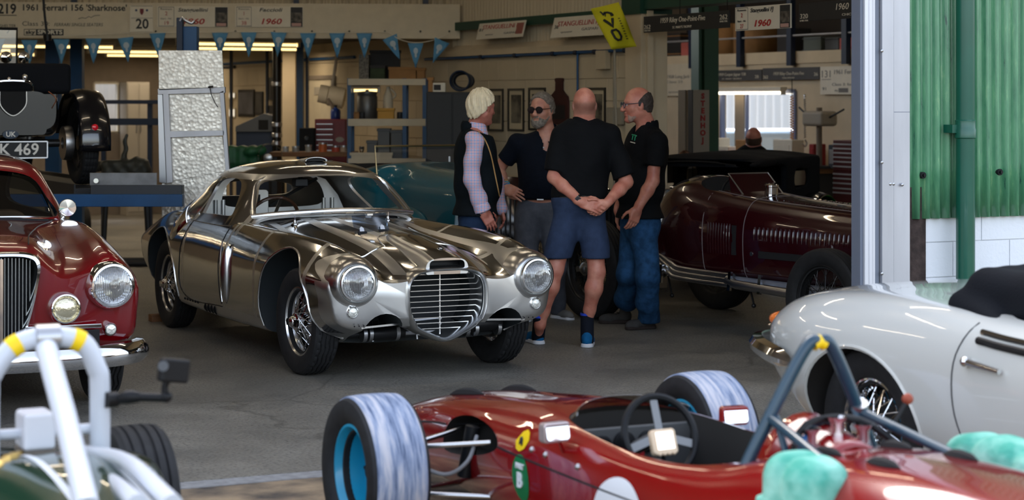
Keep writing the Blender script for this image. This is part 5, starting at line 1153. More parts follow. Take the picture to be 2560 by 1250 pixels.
    for s, x, z in ((1,-.90,.555),(-1,-.75,.535)):
        m = MB(); m.prism(rrect(-.055,.055,-.036,.036,.014), -.02, .02, 'yz'); o = m.build('wing_mirror', M_fred if s < 0 else mat('mirror_shell', (.5,.42,.42), .25, .6), C, loc=(x,s*.42,z), rot=(0,0,s*.12), bevel=.006)
        m = MB(); m.prism(rrect(-.048,.048,-.030,.030,.012), -.024, -.021, 'yz'); m.build('mirror_glass', M_chrome, o, rot=(0,radians(12),0)); m = MB(); m.tube([(.0,-s*.02,-.03),(.04,-s*.07,-.09)], .007, 8); m.build('mirror_stalk', M_fred, o)
    m = MB(); m.prism(rrect(-.052,.052,-.045,.045,.014), -.012, .012, 'yz'); o = m.build('centre_mirror', mat('centre_mirror_rim', srgb(214,188,158), .35, .3), C, loc=(-1.2,.15,.545), rot=(0,radians(18),.1), bevel=.006)
    m = MB(); m.bb(-.0145,-.0125,-.036,.034,-.026,.034); m.build('mirror_glow', mat('painted_sky_glow', (1,.96,.9), emit=1.6), o)  # emission painted on for the sky reflected in this small mirror
    for k in range(4): m = MB(); m.ball((-.012,-.03+.02*k,-.043),.006,8,6); m.build('mirror_knob', MATS['centre_mirror_rim'], o)
    m = MB(); m.tube([(.01,0,-.04),(.05,0,-.14),(.1,-.05,-.2)], .008, 8); m.build('centre_mirror_stalk', M_black, o)
    m = MB(); m.prism(rrect(-.24,.24,.2,.54,.1), -.05, .05, 'yz'); m.build('seat_back', M_blackm, C, loc=(-1.66,0,0), rot=(0,radians(-18),0), bevel=.02)
    # red head fairing and the engine in front of the cover
    m = MB(); r = []
    for t in np.linspace(0,1,8): r.append([(-1.84-.28*t, .20*cos(a)*(1-.15*t), .48+(.25*(1-.25*t))*sin(a)) for a in np.linspace(0,pi,15)])
    m.grid(r); o = m.build('head_fairing', M_fred, C); sd = o.modifiers.new('s','SOLIDIFY'); sd.thickness = .012
    m = MB(); m.box((-1.95,0,.58),(.18,.22,.16)); m.build('head_pad', M_blackm, C, bevel=.04)
    for k, (y, z) in enumerate(((.10,.69),(.0,.72),(-.10,.69))): m = MB(); m.lathe([(.018,-.08),(.02,0),(.034,.02),(.030,.02),(.016,0)], 16, c=(-2.02,y,z)); m.build('intake_trumpet', M_chrome, C)
    m = MB(); m.ball((-2.0,.12,.66),.028); m.build('blue_union', MATS['blue_knob'], C); m = MB(); m.tube([(-2.05,.2,.6),(-2.0,.1,.72),(-2.0,-.1,.72),(-2.1,-.22,.62)], .012, 8, smooth=4); m.build('fuel_hose', M_black, C)
    # roll hoop and braces
    hp = bez([(-1.84,.33,.30),(-1.87,.27,.52),(-1.90,.155,.76),(-1.92,.05,.945),(-1.92,0,.965),(-1.92,-.05,.945),(-1.90,-.155,.76),(-1.87,-.27,.52),(-1.84,-.33,.30)],6)
    m = MB(); m.tube([tuple(p) for p in hp], .021, 14); h = m.build('roll_hoop', M_teal, C)
    m = MB(); m.tube([(-1.92,.022,.956),(-1.92,0,.965),(-1.92,-.022,.956)], .0225, 14); m.build('yellow_band', MATS['yellow_tape'], h)
    for s in (1,-1):
        m = MB(); m.tube([(-1.905,s*.17,.73),(-2.55,s*.26,.60)], .016, 12); m.build('hoop_brace', M_teal, h); m = MB(); m.tube([(-1.9,s*.15,.74),(-2.02,s*.16,.55)], .012, 10); m.build('hoop_gusset', M_teal, h)
    m = MB(); m.tube([(-1.895,-.18,.715),(-1.91,-.165,.755)], .028, 14); m.build('hoop_clamp', M_steel, h)
    m = MB(); m.tube([(-1.9,.12,.60),(-1.95,.0,.72),(-1.9,-.12,.60)], .012, 8, smooth=5); m.build('headrest_tube', M_teal, h)
    m = MB(); m.tube([(-1.87,-.26,.58),(-1.87,-.38,.74)], .008, 8); o = m.build('switch_stalk', M_black, C); m = MB(); m.ball((-1.87,-.385,.75),.019); m.build('stalk_knob', mat('orange_cap', srgb(150,70,48), .6), o)
    return C
red_formula()
# mint foam pads laid along the flanks of the red car's tail
M_mint = mat('mint_foam', srgb(150,208,190), .85, vscale=10, bump=.6, bscale=30, col2=srgb(70,160,140))
def foam(label, o, ln, seed, ht=.30):
    t = thing('foam_pad', label, 'foam pad', o, ANG+pi/2, 'mint foam pads on the red car')
    def fn(P):
        u = P[...,0]/ln; d = s_box(P, (0,0,0), (ln,.11,ht/2), .09)
        d = d + .022*(1-np.abs(np.sin(P[...,0]*17+seed)))**3 + .006*np.sin(P[...,0]*9+P[...,2]*13+seed)+.05*np.clip(u,-1,1)**2*(P[...,2] > 0)
        return d
    link_mesh('foam', sdf_mesh(fn, (-ln-.04,-.17,-ht/2-.05), (ln+.04,.17,ht/2+.05), .011), M_mint, t); return t
M_racing_green = paint('racing_green', srgb(12,52,36), .2)
M_wtube = mat('white_tube', srgb(200,204,212), .4, coat=.3)
def green_formula():
    C = thing('green_formula_car', 'dark green single-seat racing car with white roll hoop in the left foreground', 'racing car', (-1.387,5.985,0), ANG+pi/2)
    f = loft([
     (2.0,[(0,.24),(.08,.24),(.12,.27),(.13,.31),(.11,.35),(.06,.37),(0,.372)]),
     (1.3,[(0,.16),(.22,.16),(.28,.2),(.30,.32),(.26,.43),(.14,.475),(0,.485)]),
     (.6,[(0,.14),(.28,.14),(.35,.19),(.38,.34),(.37,.49),(.28,.56),(0,.57)]),
     (.1,[(0,.14),(.28,.14),(.36,.19),(.39,.36),(.38,.54),(.29,.64),(0,.66)]),
     (-.3,[(0,.15),(.25,.15),(.31,.2),(.33,.36),(.29,.54),(.17,.68),(0,.71)]),
     (-.8,[(0,.2),(.18,.2),(.23,.25),(.24,.40),(.20,.56),(.11,.65),(0,.67)]),
     (-1.4,[(0,.26),(.12,.26),(.15,.3),(.16,.40),(.13,.50),(.07,.56),(0,.57)])], 5, 4)
    ck = MB(); ck.prism(rrect(.06,.75,-.26,.26,.16), .2, .8, 'xy')
    me = boolean(f.me('g'), [(ck,1)], [M_racing_green, M_int]); link_mesh('body', me, [M_racing_green, M_int], C); bv = ray_map(me)
    for y in (.17,-.17):
        P = [(.0,y-.03),(-.4,y-.035),(-1.0,y-.03),(-1.0,y+.03),(-.4,y+.035),(.0,y+.03)]; rows = [drape(bv, bez([(x,yy,0) for x in (.02,-.3,-.6,-.95)],6), 'z', .0025) for yy in (y*.55-.010,y*.55,y*.55+.010)]
        m = MB(); m.grid(rows); m.build('white_stripe', MATS['white_vinyl'], C)
    for k in range(5):
        q = drape(bv, [(.02-.05*k,.06+.03*k,0),(-.03-.05*k,.10+.03*k,0)], 'z', .003); m = MB(); m.tube(q, [.014,.006], 6); m.build('gold_scroll', mat('gold_leaf', (.75,.5,.16), .3, 1), C)
    slick_wheel(C, (1.05,-.55,.28), .285, .20, .165, M_steel, M_tyre, pi, style='rib'); slick_wheel(C, (1.05,.66,.28), .285, .24, .165, M_steel, M_tyre, 0, style='rib')
    for s in (1,-1):
        for a, b in (((1.25,s*.26,.38),(1.05,s*.58,.36)),((.85,s*.30,.38),(1.05,s*.58,.36)),((1.25,s*.26,.18),(1.05,s*.58,.2)),((.85,s*.3,.18),(1.05,s*.58,.2))): m = MB(); m.tube([a,b], .011, 8); m.build('wishbone', M_steel, C)
    R_ = .031; hp = bez([(0,.175,.50),(0,.175,.86),(0,.165,.92),(0,.10,1.0),(0,.0,1.022),(0,-.10,1.0),(0,-.145,.92),(0,-.155,.86),(0,-.155,.60)],6)
    m = MB(); m.tube([tuple(p) for p in hp], R_, 16); h = m.build('roll_hoop', M_wtube, C)
    for k, a in enumerate((.105,-.085)):
        i = [j for j, p in enumerate(hp) if p[2] > .9]; j = min(i, key=lambda j: abs(hp[j][1]-a)); m = MB(); m.tube([tuple(hp[j-1]),tuple(hp[j]),tuple(hp[j+1])], R_+.002, 16); m.build('yellow_band', MATS['yellow_tape'], h)
    m = MB(); m.tube([(0,.01,1.0),(-.42,.05,.85),(-.88,.10,.68)], .033, 16); m.build('hoop_strut', M_wtube, h); m = MB(); m.tube([(0,.04,1.02),(0,-.03,1.02)], .040, 16); m.build('hoop_collar', M_steel, h)
    m = MB(); m.tube([(.02,.5,.735),(.02,-.14,.735)], .016, 10); m.build('hoop_crossbar', M_wtube, h)
    for pts in ((W(214,1130,5.98),W(320,1156,5.55),W(432,1262,5.05)),(W(226,1178,5.9),W(286,1208,5.5),W(345,1262,5.1))):
        M_ = Matrix.Rotation(-(ANG+pi/2),4,'Z') @ Matrix.Translation((1.387,-5.985,0)); m = MB(); m.tube([M_ @ p for p in pts], [.020,.023,.027], 14, smooth=5); m.build('side_tube', M_wtube, C)
    m = MB(); m.ball((-.02,-.20,.605), .04, sq=(1,1,.8)); m.build('chrome_union', M_chrome, C)
    m = MB(); m.box((.02,.035,.745),(.13,.095,.11)); m.build('catch_tank', mat('white_tank', srgb(214,214,220), .4), C, bevel=.012); m = MB(); m.box((.02,.035,.675),(.128,.093,.03)); m.build('tank_base', mat('grey_band', srgb(120,110,100), .5), C)
    return C
green_formula()
foam('mint green foam pad on the red racing car, nearer the yard', (.86,5.86,.555), .17, 0)
foam('mint green foam pad on the red racing car, beside the white roadster', (1.56,6.33,.545), .27, 2, .24)
ac = thing('action_camera', 'small black action camera on a bent arm clamped to the white roll hoop', 'camera', W(277,1000,6.05), ANG+pi/2)
_Mi = (Matrix.Translation(ac.location) @ Matrix.Rotation(ANG+pi/2,4,'Z')).inverted(); L_ = lambda x, y, d=6.05: _Mi @ W(x, y, d)
m = MB(); m.tube([L_(262,1000,6.03),L_(290,998,6.06)], .024, 12); m.build('clamp', M_black, ac)
m = MB(); m.tube([L_(288,1000),L_(320,992),L_(350,992)], [.012,.022,.016], 10, smooth=3); m.tube([L_(345,992),L_(420,994)], .014, 10); m.build('arm', M_black, ac); m = MB(); m.tube([L_(414,992),L_(412,965),L_(424,945)], .011, 8, smooth=3); m.ball(L_(416,992),.018); m.build('elbow', M_black, ac)
m = MB(); m.box(L_(434,926),(.04,.092,.072),rz=.2,rx=.15); o = m.build('camera_body', M_black, ac, bevel=.008); m = MB(); m.tube([L_(408,915,6.0),L_(408,915,5.97)], .016, 14); m.build('camera_lens', mat('camera_glass', (.02,.02,.03), .1), ac)
# ================================================================== FASCIA, SIGNS, BUNTING, LAMPS
M_ink = mat('sign_ink', (.02,.02,.022), .6); M_redink = mat('red_ink', srgb(170,40,34), .6); M_greyink = mat('grey_ink', (.16,.15,.14), .6)
M_board = mat('cream_board', srgb(208,196,172), .6, var=.04); M_board2 = mat('white_board', srgb(222,214,196), .55, var=.03); M_blkboard = mat('black_board', (.016,.017,.019), .5); M_offw = mat('offwhite_ink', srgb(214,204,184), .6)
class Plane:
    """an upright plane through p0 along d; gives positions from photo pixels"""
    def __init__(s, p0, ang): s.p = Vector(p0); s.a = ang; s.d = Vector((cos(ang), sin(ang), 0))
    def at(s, px, py):
        k = (px-1280)/FPX; t = (k*s.p.y-s.p.x)/(s.d.x-k*s.d.y); q = s.p+s.d*t; return t, HZ-(py-250)*q.y/FPX
    def sign(s, name, label, px0, px1, py0, py1, m_, cat='sign', thick=.012, off=0.0, group=None):
        (t0, a), (t1, b) = s.at(px0, (py0+py1)/2), s.at(px1, (py0+py1)/2); z1 = (s.at(px0,py0)[1]+s.at(px1,py0)[1])/2; z0 = (s.at(px0,py1)[1]+s.at(px1,py1)[1])/2
        o = thing(name, label, cat, s.p+s.d*((t0+t1)/2)+Vector((s.d.y,-s.d.x,0))*off+Vector((0,0,z0-s.p.z)), s.a, group); o['w'] = t1-t0; o['h'] = z1-z0
        m = MB(); m.bb(-(t1-t0)/2,(t1-t0)/2,-thick,0,0,z1-z0); m.build('board', m_, o, bevel=.002); return Sg(o, t1-t0, z1-z0, thick, (px0,px1,py0,py1))
class Sg:
    def __init__(s, o, w, h, th, box): s.o, s.w, s.h, s.th, s.box = o, w, h, th, box; del o['w']; del o['h']
    def loc(s, px, py, f=.001): x0,x1,y0,y1 = s.box; return ((px-x0)/(x1-x0)-.5)*s.w, -s.th-f, (y1-py)/(y1-y0)*s.h
    def txt(s, t, px, py, hpx, m_, wpx=None, shear=0.0, bold=0.0, name='lettering'):
        size = hpx/(s.box[3]-s.box[2])*s.h/.70; o = text(t, size, m_, s.o, s.loc(px,py), (pi/2,0,0), shear=shear, bold=bold, name=name)
        if wpx:
            xs = [v.co.x for v in o.data.vertices]; k = (wpx/(s.box[1]-s.box[0])*s.w)/max(1e-6, max(xs)-min(xs))
            for v in o.data.vertices: v.co.x *= k
        return o
    def rect(s, px0, px1, py0, py1, m_, name='panel', f=.001, th=.002):
        a, b = s.loc(px0,py1,0), s.loc(px1,py0,0); m = MB(); m.bb(a[0],b[0],-s.th-f-th,-s.th,a[2],b[2]); return m.build(name, m_, s.o)
    def line(s, pts, r, m_, name='line'):
        m = MB(); m.tube([s.loc(*p) for p in pts], r, 5); return m.build(name, m_, s.o)
FA = Plane((-.575,22.1,0), radians(5.6))
tl, _ = FA.at(-1100, 50); tr, _ = FA.at(1150, 50); zb = FA.at(700,96)[1]; zt = FA.at(700,13)[1]
m = MB(); m.bb(tl,tr,-.01,.10,zb,zt+.02); m.bb(tl,tr,.10,.30,zb+.02,zb+.08); o = m.build('trim_9', M_board, None, loc=FA.p, rot=(0,0,FA.a), bevel=.004); tag(o, 'long cream fascia board over the inner bay', 'fascia', None, 'structure')
s = FA.sign('race_sign', 'big cream 1961 car class sign with black lettering, far left of the fascia', -62, 320, 7, 96, M_board, off=.012)
s.txt('219', 18, 24, 24, M_ink, 46, bold=.004); s.rect(-6,42,38,40,M_ink,'underline'); s.txt('SHELTER', 20, 66, 8, M_ink, 40); s.txt('7', 20, 79, 11, M_ink, shear=.2)
s.txt("1961 Ferrari 156 'Sharknose'", 186, 20, 15, M_ink, 260, bold=.002); s.txt('Class 30:', 90, 60, 11, M_ink, 68); s.txt('FERRARI SINGLE SEATERS', 196, 62, 8, M_ink, 122, shear=.2)
s.line([(196,47),(205,44),(214,46),(222,41),(228,44),(236,39),(250,38)], .004, M_greyink, 'signature')
s.rect(60,159,73,89,M_ink,'logo_box'); s.rect(61.5,90,74.5,87.5,M_board,'logo_panel',.003); q = s.txt('sky', 76, 81, 9, M_ink, 24, bold=.002); q.location.y -= .006; q = s.txt('SPORTS', 125, 81, 10, M_board2, 62, bold=.002); q.location.y -= .004
s = FA.sign('number_sign', 'small white poster with a dark red crest over the number 20', 325, 383, 14, 80, M_board2, off=.012)
s.txt('20', 356, 61, 24, M_ink, 32, bold=.003); s.rect(328,382,15,16,M_greyink,'rule'); s.rect(328,382,45,46,M_greyink,'rule')
m = MB(); a = s.loc(355,30); m.prism([(a[0]+x*.028, a[2]+z*.034) for x, z in ((-.7,1),(.7,1),(.75,0),(.4,-.7),(0,-1),(-.4,-.7),(-.75,0))], -.016, -.012, 'xz'); m.build('crest', mat('crest_red', srgb(110,30,36), .5), s.o)
for px in (341,368): m = MB(); m.lathe([(0,0),(.013,0),(.013,.002),(0,.003)], 12, M=Matrix.Translation(s.loc(px,26)) @ Matrix.Rotation(pi/2,4,'X')); m.build('crest_disc', mat('crest_blue', srgb(70,80,110), .5), s.o)
def race(label, x0, x1, y0, y1, n1, n2, name, year, cx, pl=FA, k=1.0, poster=True, ink=M_redink):
    s = pl.sign('race_sign', label, x0, x1, y0, y1, M_board2, off=.012); w_ = x1-x0; bx = x0+w_*.13; H_ = y1-y0
    s.rect(x0+w_*.02,x0+w_*.24,y0+H_*.03,y0+H_*.97,M_greyink,'box_rule',.0,.001); s.rect(x0+w_*.026,x0+w_*.234,y0+H_*.06,y0+H_*.94,M_board2,'box_panel',.0,.002)
    for t, fy, mm, hh in (('Rennen',.14,M_ink,.09),(n1,.36,ink,.18),('Start - Nr.',.60,M_ink,.08),(n2,.82,ink,.18)):
        q = s.txt(t, bx, y0+H_*fy, H_*hh, mm, None if len(t) < 3 else w_*.16); q.location.y -= .003
    q = s.txt(name, cx, y0+H_*.18, H_*.17, M_ink, w_*(.42 if len(name) > 9 else .34), shear=.22, bold=.001); q = s.txt(year, cx, y0+H_*.74, H_*.26, ink, w_*.30, shear=.22, bold=.002)
    if poster:
        s.rect(x1-w_*.185,x1-w_*.01,y0+H_*.04,y1-H_*.02,M_ink,'poster',.0,.002); q = s.rect(x1-w_*.175,x1-w_*.02,y0+H_*.30,y0+H_*.75,mat('poster_photo', srgb(90,84,76), .6, var=.7, vscale=20),'poster_picture',.002); s.rect(x1-w_*.17,x1-w_*.03,y1-H_*.2,y1-H_*.05,mat('poster_pink', srgb(190,150,140), .6),'poster_strip',.002)
    return s
race('cream race sign start 19 partly hidden by the blue lift post', 393, 571, 16, 68, '2', '19', 'Stanguellini', '1960', 482)
race('cream race sign number 1, start 38, on the middle of the fascia', 588, 758, 16, 68, '1', '38', 'Faccioli', '1960', 676)
for i, px in enumerate((390,589,686,780,873,962,1051,1123)):
    t, z = FA.at(px, 79); m = MB(); m.tube([(0,0,.012),(0,-.02,.004),(0,-.022,-.012)], .004, 6); m.lathe([(0,0),(.012,-.002),(.012,.006),(0,.01)], 10); o = m.build('fascia_hook', M_black, None, loc=FA.p+FA.d*t+Vector((.1,-1,0)).normalized()*.014+Vector((0,0,z))); tag(o, 'small black hook screwed to the cream fascia', 'hook', 'hooks along the fascia')
# bunting
BP = Plane(FA.p+Vector((.05,-.10,0)), FA.a); M_pen = mat('pennant_blue', srgb(92,150,190), .8); M_pene = mat('pennant_white', srgb(190,204,214), .8)
pen = [(-10,98,0),(72,100,0),(152,98,0),(232,96,0),(312,94,-6),(392,83,-3),(548,82,0),(620,81,0),(695,81,3),(768,83,0),(841,83,0),(909,83,0),(972,92,-24),(1037,108,0),(1103,101,22)]
line = [(-40,92),(150,90),(312,84),(392,82),(620,80),(840,82),(962,80),(995,97),(1037,107),(1085,100),(1123,83)]
m = MB(); m.tube([BP.p+BP.d*BP.at(*p)[0]+Vector((0,0,BP.at(*p)[1])) for p in line], .005, 6, smooth=3); o = m.build('bunting_cord', M_board2); tag(o, 'pale cord carrying the blue pennants under the fascia', 'cord')
ordn = ['first','second','third','fourth','fifth','sixth','seventh','eighth','ninth','tenth','eleventh','twelfth','thirteenth','fourteenth','fifteenth']
for i, (px, py, tilt) in enumerate(pen):
    t, z = BP.at(px, py); o = thing('pennant', 'blue triangular pennant with pale emblem, %s from the left of the bunting' % ordn[i], 'pennant', BP.p+BP.d*t+Vector((.01,-.012,0))+Vector((0,0,z)), BP.a, 'blue pennants of the bunting'); rr = Matrix.Rotation(radians(tilt),4,'Y')
    m = MB(); rows = []
    for k in range(7):
        v = k/6; hw = .085*(1-v)+.002; rows.append([rr @ Vector((x*hw, .012*sin(x*2+v*4+i), -.27*v)) for x in np.linspace(-1,1,7)])
    m.grid(rows); c = m.build('cloth', M_pen, o); sd = c.modifiers.new('s','SOLIDIFY'); sd.thickness = .002
    m = MB(); m.ball((0,-.014,-.085), .032, 10, 8, sq=(.8 if i % 2 else 1,.12,1.1)); m.ball((0,-.014,-.135), .016, 8, 6, sq=(.8,.2,1.6)); e = m.build('emblem', M_pene, o); e.rotation_euler = (0,radians(tilt),0)
# signs on the cream sheeting of the side wall: boards leaning off the wall
WA = Plane(BW(UW-.09,0,0), ANG+pi/2+pi)      # runs toward the camera, seen left to right
def shelter(label, x0, x1, y0, y1, m_, pl, items, name='race_sign', off=0.0, tilt=0.0):
    s = pl.sign(name, label, x0, x1, y0, y1, m_, off=off); s.o.rotation_euler = (0, 0, pl.a)
    for it in items: s.txt(*it)
    return s
sA = shelter('tilted cream sign with faded red serif title, left one on the cream sheeting', 1204, 1320, 54, 96, M_board2, WA, [('STANGUELLINI FJ',1262,66,11,M_redink,92),('81',1213,72,8,M_ink,9),('GASPARI',1290,84,5,M_greyink,34),('sponsor',1236,85,4,M_greyink,20)])
sA.rect(1302,1318,60,88,mat('faded_red', srgb(150,90,80), .6),'stamp')
sB = shelter('tilted cream sign with faded red serif title, right one half under the yellow flag', 1390, 1528, 38, 92, M_board2, WA, [('STANGUELLINI FJ',1456,57,13,M_redink,104),('36',1401,64,10,M_ink,10),('GASPARI',1488,74,7,M_greyink,40),('sponsor',1430,78,5,M_greyink,30)])
for o in (sA.o, sB.o): o.rotation_euler = (radians(-14), 0, WA.a); o.location = o.location + Vector((-.05,0,0))
# yellow flag on a thin pole
fl = thing('yellow_flag', 'yellow flag with black letters hanging over the cream column', 'flag', W(1530,66,18.0), ANG+pi/2+pi+radians(50))
def fpt(u, v): # u 0..1 across, v 0..1 down
    a = W(1476,22,18.0); b = W(1546,6,18.0); c = W(1592,116,18.0); d = W(1528,124,18.0); p = a*(1-u)*(1-v)+b*u*(1-v)+c*u*v+d*(1-u)*v
    return p+Vector((.0,.05*sin(u*3.5+v*5)-.02,0))
Mi = (Matrix.Translation(fl.location) @ Matrix.Rotation(fl.rotation_euler.z,4,'Z')).inverted()
m = MB(); m.grid([[Mi @ fpt(u,v) for u in np.linspace(0,1,9)] for v in np.linspace(0,1,15)]); c = m.build('cloth', mat('yellow_cloth', srgb(206,196,28), .8), fl); sd = c.modifiers.new('s','SOLIDIFY'); sd.thickness = .002
def fline(pts, r, nm):
    m = MB(); m.tube([Mi @ (fpt(u,v)+Vector((0,-.012,0))) for u, v in pts], r, 6); m.build(nm, M_ink, fl)
fline([(.26,.31),(.36,.40),(.45,.50),(.50,.40),(.56,.31)], .012, 'letter_v'); fline([(.32,.58),(.50,.57),(.56,.62),(.58,.74),(.52,.80),(.40,.81),(.33,.76),(.31,.60),(.35,.575)], .011, 'letter_o')
for k in range(9): fline([(.74,.34+.058*k),(.80,.345+.058*k)], .004, 'small_letter')
fline([(.30,.20),(.40,.15),(.50,.16),(.60,.20),(.62,.25)], .010, 'figure_body'); fline([(.42,.16),(.36,.24)], .005, 'figure_leg'); fline([(.56,.19),(.56,.26)], .005, 'figure_leg'); fline([(.32,.19),(.30,.13),(.26,.11)], .007, 'figure_neck')
m = MB(); m.tube([Mi @ W(1536,112,18.02), Mi @ W(1541,330,18.05)], .010, 8); m.build('flag_pole', MATS['grey_paint'], fl)
# signs hung on the green beam
LB = Plane(BW(UW-.10,0,0), ANG+pi/2+pi)
s = LB.sign('race_sign', 'long black sign for shelter 262 hung under the green beam', 1612, 1826, 34, 76, M_blkboard)
for o in (0,): s.txt('1959 Riley One-Point-Five', 1712, 48, 13, M_offw, 112, shear=.15); s.txt("ST. MARY'S TROPHY", 1712, 67, 6, M_offw, 48); s.txt('262', 1622, 62, 11, M_offw, 17); s.txt('262', 1813, 50, 12, M_offw, 18); s.txt('SHELTER', 1813, 60, 4, M_offw, 18); s.txt('SHELTER', 1622, 71, 4, M_offw, 16)
race('cream race sign number 2, start 27, hung under the green beam', 1844, 1983, 14, 74, '2', '27', 'Stanguellini FJ', '1960', 1912, LB)
s = LB.sign('race_sign', 'black sign for shelter 320 beside the aluminium door post', 2000, 2190, 2, 48, M_blkboard)
s.txt('1960', 2110, 18, 16, M_offw, 32, shear=.18); s.txt('320', 2014, 36, 12, M_offw, 20); s.txt('SHELTER', 2014, 47, 4, M_offw, 22); s.txt('CHICHESTER CUP', 2150, 38, 6, M_offw, 78)
for px in (1700,1818,1965): 
    t, z = LB.at(px, 20); m = MB(); m.tube([(0,0,0),(-.0,.0,.22)], .004, 6); o = m.build('sign_wire', M_black, None, loc=LB.p+LB.d*t+Vector((0,0,2.48))); tag(o, 'thin dark wire holding a sign to the green beam', 'wire', 'wires holding the hung signs')
# ---- fluorescent tubes
def batten(loc, rz, L_, label, group, tube_m=None, w_=.10):
    t = thing('fluorescent_batten', label, 'ceiling light', loc, rz, group); m = MB(); m.bb(-L_/2,L_/2,-w_/2,w_/2,.0,.05); m.build('housing', M_board2, t, bevel=.004)
    m = MB(); m.tube([(-L_/2+.03,0,-.025),(L_/2-.03,0,-.025)], .016, 10); m.build('tube', tube_m or M_tube, t); 
    m = MB(); m.bb(-L_/2,-L_/2+.03,-.03,.03,-.05,.0); m.bb(L_/2-.03,L_/2,-.03,.03,-.05,0); m.build('end_cap', M_board2, t)
    if tube_m is M_tubei and L_ > 1:
        l = bpy.data.lights.new('lamp_glow', 'AREA'); l.shape = 'RECTANGLE'; l.size = L_-.1; l.size_y = .06; l.energy = 11; l.color = (1,.82,.58); lo = bpy.data.objects.new('lamp_glow', l); COL.objects.link(lo); lo.parent = t; lo.location = (0,0,-.045)
    return t
for r, v in enumerate((12.6,14.6,16.8,19.0)):
    for c in range(4):
        u = -7.4+2.5*c+(.8 if r % 2 else 0)
        if v < 10.9+.37*(UW-u)+.3: continue
        batten(BW(u, v, 2.405), ANG, 1.5, 'lit strip light under the low ceiling, %s row back, %s from the left' % (ordn[r], ordn[c]), 'strip lights of the inner bay', M_tubei)
for r, v in enumerate((1.6,5.0,8.4)):
    for c in range(3): batten(BW(-7.2+3.4*c, v, 4.46), ANG, 1.8, 'lit strip light of the front bay ceiling, %s row, %s from the left' % (ordn[r], ordn[c]), 'strip lights of the front bay', w_=.12)
b = batten(BW(UB-.12,(vw0+vw1)/2+.1,1.845), ANG+pi/2, 1.75, 'bright strip light over the window of the side bay', None, M_tubew)
for c in range(4): batten(BW(4.6,2.5+3.6*c,4.42), ANG+pi/2, 1.6, 'lit strip light of the side bay ceiling, %s from the doorway' % ordn[c], 'strip lights of the side bay')  # last lamp of this row is added to brighten the bay
for c in range(3): batten(BW(6.2,4.5+4*c,4.42), ANG+pi/2, 1.6, 'added unseen strip light above the mezzanine edge, %s from the doorway' % ordn[c], 'strip lights of the side bay')  # unseen row, added only to lift the dim side bay
# ================================================================== WORKSHOP CONTENTS
def at(px, py, Y): return W(px, py, Y)
def item(name, label, cat, x0, x1, y0, y1, Y, dep, m_, group=None, rz=0.0, bevel=.006, part='body', lid=None, zmin=None):
    """a box-bodied item facing the camera, its front face at distance Y; returns (thing, width, height)"""
    a, b = at(x0,y1,Y), at(x1,y0,Y); w, h = b.x-a.x, b.z-a.z
    o = thing(name, label, cat, ((a.x+b.x)/2, Y, a.z if zmin is None else zmin), rz, group)
    if zmin is not None: h = b.z-zmin
    m = MB(); m.bb(-w/2,w/2,0,dep,0,h); m.build(part, m_, o, bevel=bevel)
    if lid: m = MB(); m.bb(-w/2-.008,w/2+.008,-.008,dep+.008,h-.02,h+.012); m.build('lid', lid, o, bevel=.004)
    return o, w, h
# ---- car lift under the black tourer
LX = -4.22; M_dkst = mat('dark_steel', (.05,.052,.056), .5, .6)
lf = thing('car_lift', 'blue car lift carrying the black tourer', 'lift', (LX,17.0,0), ANG+pi/2)
for y in (-.60,.60):
    m = MB(); m.bb(-.62,3.4,y-.24,y+.24,.90,.997); m.bb(-.62,3.4,y-.25,y-.235,.90,1.03); m.bb(-.62,3.4,y+.235,y+.25,.90,1.03); m.build('track', M_dkst, lf, bevel=.004)
_I = (Matrix.Translation(lf.location) @ Matrix.Rotation(ANG+pi/2,4,'Z')).inverted()
def lb(x0, x1, y0, y1, Y, dep, nm, m_, par=lf, bev=.004):
    a, b = at(x0,y1,Y), at(x1,y0,Y); m = MB(); m.M = _I; m.bb(a.x,b.x,Y,Y+dep,a.z,b.z); return m.build(nm, m_, par, bevel=bev)
lb(-60,456,486,517,16.1,.10,'crossbeam',M_blue); lb(226,455,463,487,16.15,.12,'beam_pad',M_dkst); lb(224,392,432,464,16.2,.02,'stop_plate',mat('galvanised', (.20,.20,.20), .5, .6, var=.2))
m = MB(); m.M = _I; m.cyl(at(240,452,16.19), at(240,452,16.16), .02, 14); m.build('stop_bolt', mat('pale_zinc', (.7,.68,.6), .35, .6), lf)
for px, x in ((-40,-2.05),(498,None)): pass
lb(447,492,66,486,17.45,.13,'post',M_blue); lb(441,456,44,160,17.40,.10,'post_cap',M_navy); m = MB(); m.M = _I; m.tube([at(449,52,17.4),at(455,44,17.4),at(461,50,17.4),at(478,58,17.42),at(486,52,17.42)], .012, 8, smooth=3); m.build('post_hook', M_steel, lf)
lb(449,490,486,760,17.45,.13,'post_foot',M_blue)
for k, (x0, x1, Y) in enumerate(((119,148,23.2),(181,205,23.6))):
    a, b = at(x0,0,Y), at(x1,0,Y); m = MB(); m.bb(-(b.x-a.x)/2,(b.x-a.x)/2,0,.14,0,2.45); m.bb(-(b.x-a.x)/2-.03,-(b.x-a.x)/2,0,.10,0,2.45); o = m.build('column_%d' % (3+k), M_blue, None, loc=((a.x+b.x)/2,Y,0), bevel=.004); tag(o, 'blue steel column behind the fascia, %s of the pair' % ('left' if k == 0 else 'right'), 'column', None, 'structure')
m = MB(); m.tube([at(104,-60,19.5),at(112,40,19.5),at(119,96,19.5)], .012, 8, smooth=4); m.tube([at(118,86,19.5),at(119,102,19.5)], .04, 10); o = m.build('hanging_cable', M_black); tag(o, 'black cable hanging in front of the big cream sign', 'cable')
